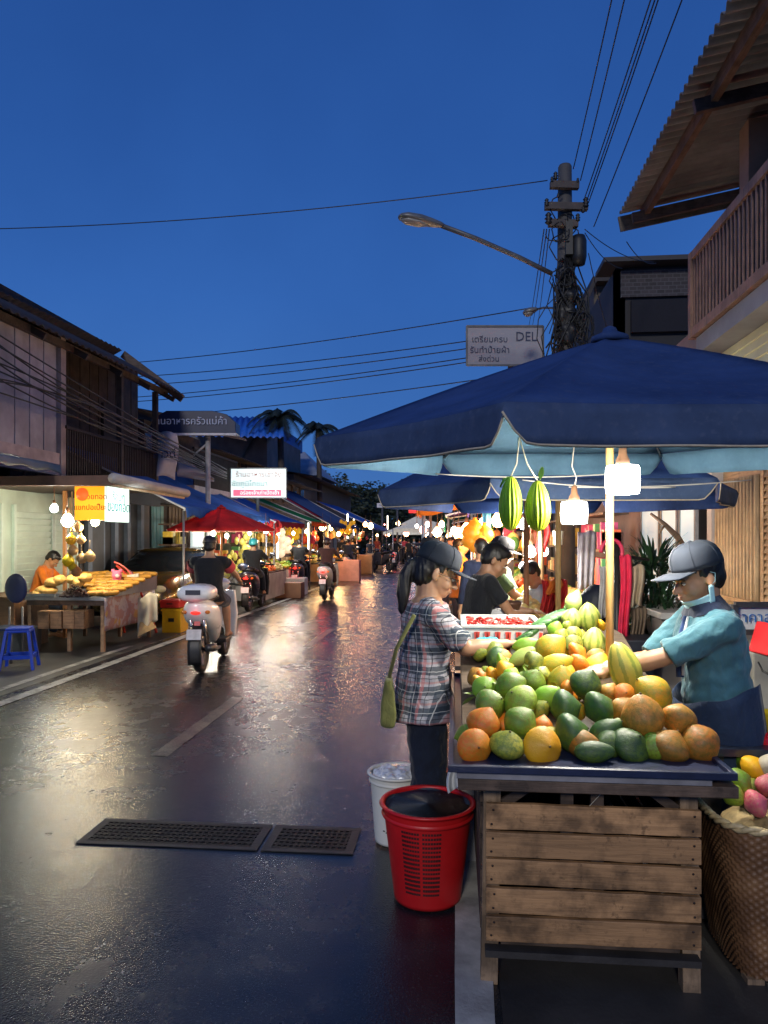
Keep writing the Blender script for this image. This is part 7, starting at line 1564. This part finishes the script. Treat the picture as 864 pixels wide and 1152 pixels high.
def rider(pos, yaw, label, shirt, pants, hat, hatm, shorts=False, sleeve=.6, skin_c=(.40, .22, .13), build=1.05, hair='short', vox=.014, lean=.08, group='people riding scooters', h=1.48, shoes=None, face=False):
    off = Matrix.Rotation(yaw, 3, 'Z') @ V((0, -.22, 0)); p = V(pos)+off
    return person(p, yaw, h=h, hip=.90, lean=lean, hands=[(-.31, .50, 1.03), (.31, .50, 1.03)], feet=[(-.14, .42, .33), (.16, .38, .33)], kneehint=(0, 1, .8), head=(.02, 0), skin_c=skin_c, shirt=shirt, pants=pants, shorts=shorts,
                  sleeve=sleeve, hat=hat, hatm=hatm, hair=hair, vox=vox, build=build, label=label, group=group, elbow=[(-.9, -.2, -.6), (.9, -.2, -.6)], shoes=shoes, face=face, cap_off=0)
BLACKC = cloth((.010, .011, .014)); NAVC = cloth((.012, .018, .045))
yw = .10
sp0 = V((-3.10, 9.25, 0))
scooter(sp0, yw, (.9, .9, .89), 'white scooter with black grab rail ridden away by the man in a dark cap', group=None, box=True)
rd, _, RI = rider(sp0, yw, 'bare-legged man in dark cap and black shirt with red sleeves riding the white scooter', BLACKC, cloth((.02, .03, .06)), 'cap', mat((.01, .01, .015), .5), shorts=True, sleeve=.5, vox=.010, build=1.15, group=None, h=1.58)
for (sh, el, wr), s_ in zip(RI['arms'], (-1, 1)):
    q = MB(); q.tube([sh.lerp(el, .2), sh.lerp(el, .62)], [.083, .082], 16, cap=False); part(q, 'sleeve_panel', cloth((.5, .05, .06)), rd, world=False)
rb_ = empty; 
def xy(px, d): return V((XL(px, d), d, 0))
MB_S = [((287, 16.4), .04, (.02, .02, .025), 'dark scooter ridden by the person in a teal helmet', 'rider in teal helmet and dark jacket on the second scooter', BLACKC, DARKPANT, 'helmet', mat((.03, .32, .34), .3, coat=.5), 1.15),
        ((338, 21.8), .03, (.03, .03, .04), 'dark motor scooter beside the white foam box', 'bare headed man in black t-shirt on the scooter near the line', BLACKC, DARKPANT, None, None, .62),
        ((369, 19.6), .02, (.5, .5, .5), 'scooter with glowing red tail light in the lit middle of the road', 'person in dark brown hooded jacket on the middle scooter', cloth((.05, .02, .02)), cloth((.04, .02, .025)), 'helmet', mat((.03, .015, .015), .4), 1.8),
        ((392, 29), .0, (.3, .3, .32), 'scooter by the salmon box before the far awning', 'man in navy shirt riding before the far awning', NAVC, DARKPANT, None, None, .7),
        ((444, 39), .0, (.5, .48, .46), 'farthest scooter alone in the road', 'rider in red helmet far down the road', BLACKC, DARKPANT, 'helmet', mat((.5, .02, .03), .4), 1.8)]
for (px, d), yw_, bc_, l1, l2, sh_, pa_, hat_, hm_, sl_ in MB_S:
    p = xy(px, d); scooter(p, yw_, bc_, l1, group=None); rider(p, yw_, l2, sh_, pa_, hat_, hm_, sleeve=sl_, vox=.018 if d < 25 else .022, build=1.15, group=None, hair='short')
lamp(V((XL(356, 19.0), 20.4, 1.0)), 0.01, (1, .8, .5), .1)
# parked bikes far
for i, (px, d, yw_, lb) in enumerate(((430, 36, .7, 'parked scooter beside the brown carton'), (456, 47, .3, 'parked scooter in the far crowd, nearer one'), (462, 52, -.4, 'parked scooter at the far crowd\'s right'), (470, 44, .1, 'parked scooter below the white tent'))):
    scooter(xy(px, d), yw_, (.05, .05, .06), lb, group=None, lit=False)
# car parked at left
cr_ = empty('parked_car', (-5.95, 15.1, 0), 0, 'dark golden parked car partly hidden behind the yellow crate and scooter', 'car'); CP = mat((.10, .062, .012), .25, .2, 3, .02, metal=.5, coat=.8); GLS = mat((.01, .012, .015), .06)
def csec(y, zb, zt_, hw, tw):
    return [V((-hw, y, zb)), V((-hw-.02, y, (zb+zt_)/2)), V((-tw, y, zt_-.03)), V((-tw+.1, y, zt_)), V((tw-.1, y, zt_)), V((tw, y, zt_-.03)), V((hw+.02, y, (zb+zt_)/2)), V((hw, y, zb))]
q = MB(); q.loft([csec(-2.1, .35, .6, .62, .55), csec(-2.0, .25, .8, .76, .68), csec(-1.4, .2, .92, .8, .74), csec(-.6, .2, .98, .8, .76), csec(.8, .2, .97, .8, .76), csec(1.5, .2, .95, .8, .74), csec(2.0, .25, .85, .76, .68), csec(2.1, .35, .6, .66, .6)]); part(q, 'body', CP, cr_, world=False, bev=.0)
q = MB(); q.loft([csec(-.95, .95, .99, .74, .7), csec(-.35, .95, 1.36, .74, .58), csec(.7, .95, 1.4, .74, .58), csec(1.35, .95, 1.0, .74, .68)]); part(q, 'cabin_glass', GLS, cr_, world=False)
q = MB(); q.loft([csec(-.33, 1.35, 1.385, .6, .57), csec(.68, 1.38, 1.425, .6, .57)]); part(q, 'roof', CP, cr_, world=False)
for x in (-.74, .74):
    for y in (-1.3, 1.3):
        q = MB(); q.lathe([(.18, -.09), (.27, -.1), (.3, -.06), (.3, .06), (.27, .1), (.18, .09)], (x, y, .3), 28, rot=(0, PI/2, 0)); w_ = part(q, 'tyre', TYRE, cr_, world=False)
        q = MB(); q.lathe([(.02, -.105), (.17, -.1), (.17, .1), (.02, .105)], (x, y, .3), 14, rot=(0, PI/2, 0)); part(q, 'rim', CHR, w_, world=False)
    q = MB(); q.ell((x*.78, -2.06, .68), (.13, .06, .07)); part(q, 'headlight', mat((.5, .45, .3), .1), cr_, world=False)
    q = MB(); q.ell((x*1.18, -.55, 1.03), (.1, .05, .07)); part(q, 'mirror', CP, cr_, world=False)
q = MB(); q.b2((-.4, -2.12, .42), (.4, -2.08, .56)); part(q, 'grille', BLK, cr_, world=False)

# ================================================================== other people
ORS = cloth((.8, .2, .02)); GRS = cloth((.11, .17, .07)); PNK = None
t = NT('pink_print'); co = t.coord(); t.base(t.ramp(t.noise(co, 30, 2), [(.45, (.5, .15, .16)), (.55, (.6, .45, .42))])); t.set(Roughness=.8); PNK = t.m
def stand(px, d, yaw, label, z0=0, **k):
    p = V((XL(px, d), d, z0)); return person(p, yaw, label=label, **k)
stand(41, 11.5, -PI/2+.15, 'stall keeper in orange shirt bending over the fried food', h=1.72, hip=.66, lean=.32, head=(.5, 0), hands=[(-.15, .55, .95), (.18, .5, .93)], feet=[(-.12, .3, 0), (.12, .3, 0)], shirt=ORS, pants=DARKPANT, sleeve=.9, vox=.012, skin_c=(.5, .26, .13), hs=1.05)
stand(531, 5.5, -PI/2+.2, 'dark-haired customer in black t-shirt reaching over the snack table', h=1.6, lean=.22, head=(.35, -.2), hands=[(-.1, .48, 1.06), (.08, .46, 1.02)], shirt=BLACKC, pants=DARKPANT, sleeve=.6, vox=.012, hs=1.05, hoffs=(0, 0, -.02), fingers=True)
stand(556, 7.1, -PI/2-.25, 'customer in green shirt and dark cap facing the bulbs', h=1.6, lean=.08, head=(.25, .1), hands=[(-.1, .35, .95), (.1, .4, .95)], shirt=GRS, pants=DARKPANT, sleeve=.85, hat='cap', hatm=mat((.03, .028, .03), .7), vox=.013, build=1.15, hs=1.08, cap_off=-.01)
stand(541, 8.6, .3, 'dark-haired person in navy jacket seen from behind between two customers', h=1.6, shirt=NAVC, pants=DARKPANT, sleeve=1.8, vox=.016)
stand(481, 7.4, -PI/2-.2, 'vendor in pink print shirt and broad black hat', h=1.58, head=(.15, 0), shirt=PNK, pants=DARKPANT, sleeve=.6, hat='sun', hatm=mat((.012, .012, .014), .8), vox=.014, skin_c=(.55, .28, .14), build=.95)
stand(518, 10.2, -PI/2, 'customer in orange top with dark hair under the orange canvas', h=1.6, shirt=ORS, pants=DARKPANT, sleeve=.6, vox=.018, skin_c=(.55, .28, .14))
stand(507, 12.5, PI, 'person in pale top standing past the orange canvas', h=1.62, shirt=cloth((.45, .42, .4)), pants=DARKPANT, sleeve=.6, vox=.02)
stand(618, 6.9, PI*.65, 'seller in white shirt leaning behind the golden snacks', h=1.5, hip=.75, lean=.3, head=(.3, 0), hands=[(-.2, .4, .9), (.2, .4, .9)], shirt=cloth((.6, .62, .64)), pants=DARKPANT, sleeve=1.6, vox=.014)
stand(397, 30.5, .2, 'standing figure in black beside the tan carton', h=1.6, shirt=BLACKC, pants=DARKPANT, sleeve=.7, vox=.024)
stand(385, 31.5, -.4, 'standing figure in dark navy under the far awning', h=1.7, shirt=NAVC, pants=DARKPANT, sleeve=.7, vox=.024)
stand(232, 20.2, -PI/2, 'seller in dark top behind the long vegetable table', h=1.55, lean=.2, shirt=BLACKC, pants=DARKPANT, sleeve=.8, vox=.02)
for i, (px, d, c_, lb) in enumerate(((417, 40, (.02, .02, .025), 'distant standing figure in black by the blue awning'), (424, 43, (.15, .03, .03), 'distant figure in dark red by the blue awning'), (450, 48, (.03, .03, .04), 'distant walker left of the far crowd'), (455, 50, (.35, .05, .08), 'distant walker in pink red top'), (460, 46, (.02, .02, .02), 'distant walker in black in the far crowd'), (466, 53, (.3, .3, .32), 'distant walker in grey in the far crowd'), (472, 49, (.05, .05, .1), 'distant walker in navy in the far crowd'), (480, 42, (.02, .02, .02), 'distant standing figure below the white tent'), (486, 34, (.04, .03, .03), 'standing figure in brown on the far right side'), (493, 28, (.3, .08, .05), 'figure in rust top on the far right side'), (499, 22, (.02, .02, .03), 'figure in black by the purple awning'), (503, 18, (.4, .2, .2), 'figure in pink grey top by the teal edge'))):
    stand(px, d, R5.uniform(-3, 3), lb, h=R5.uniform(1.52, 1.7), shirt=cloth(c_), pants=DARKPANT, sleeve=.7, vox=.03, face=False)
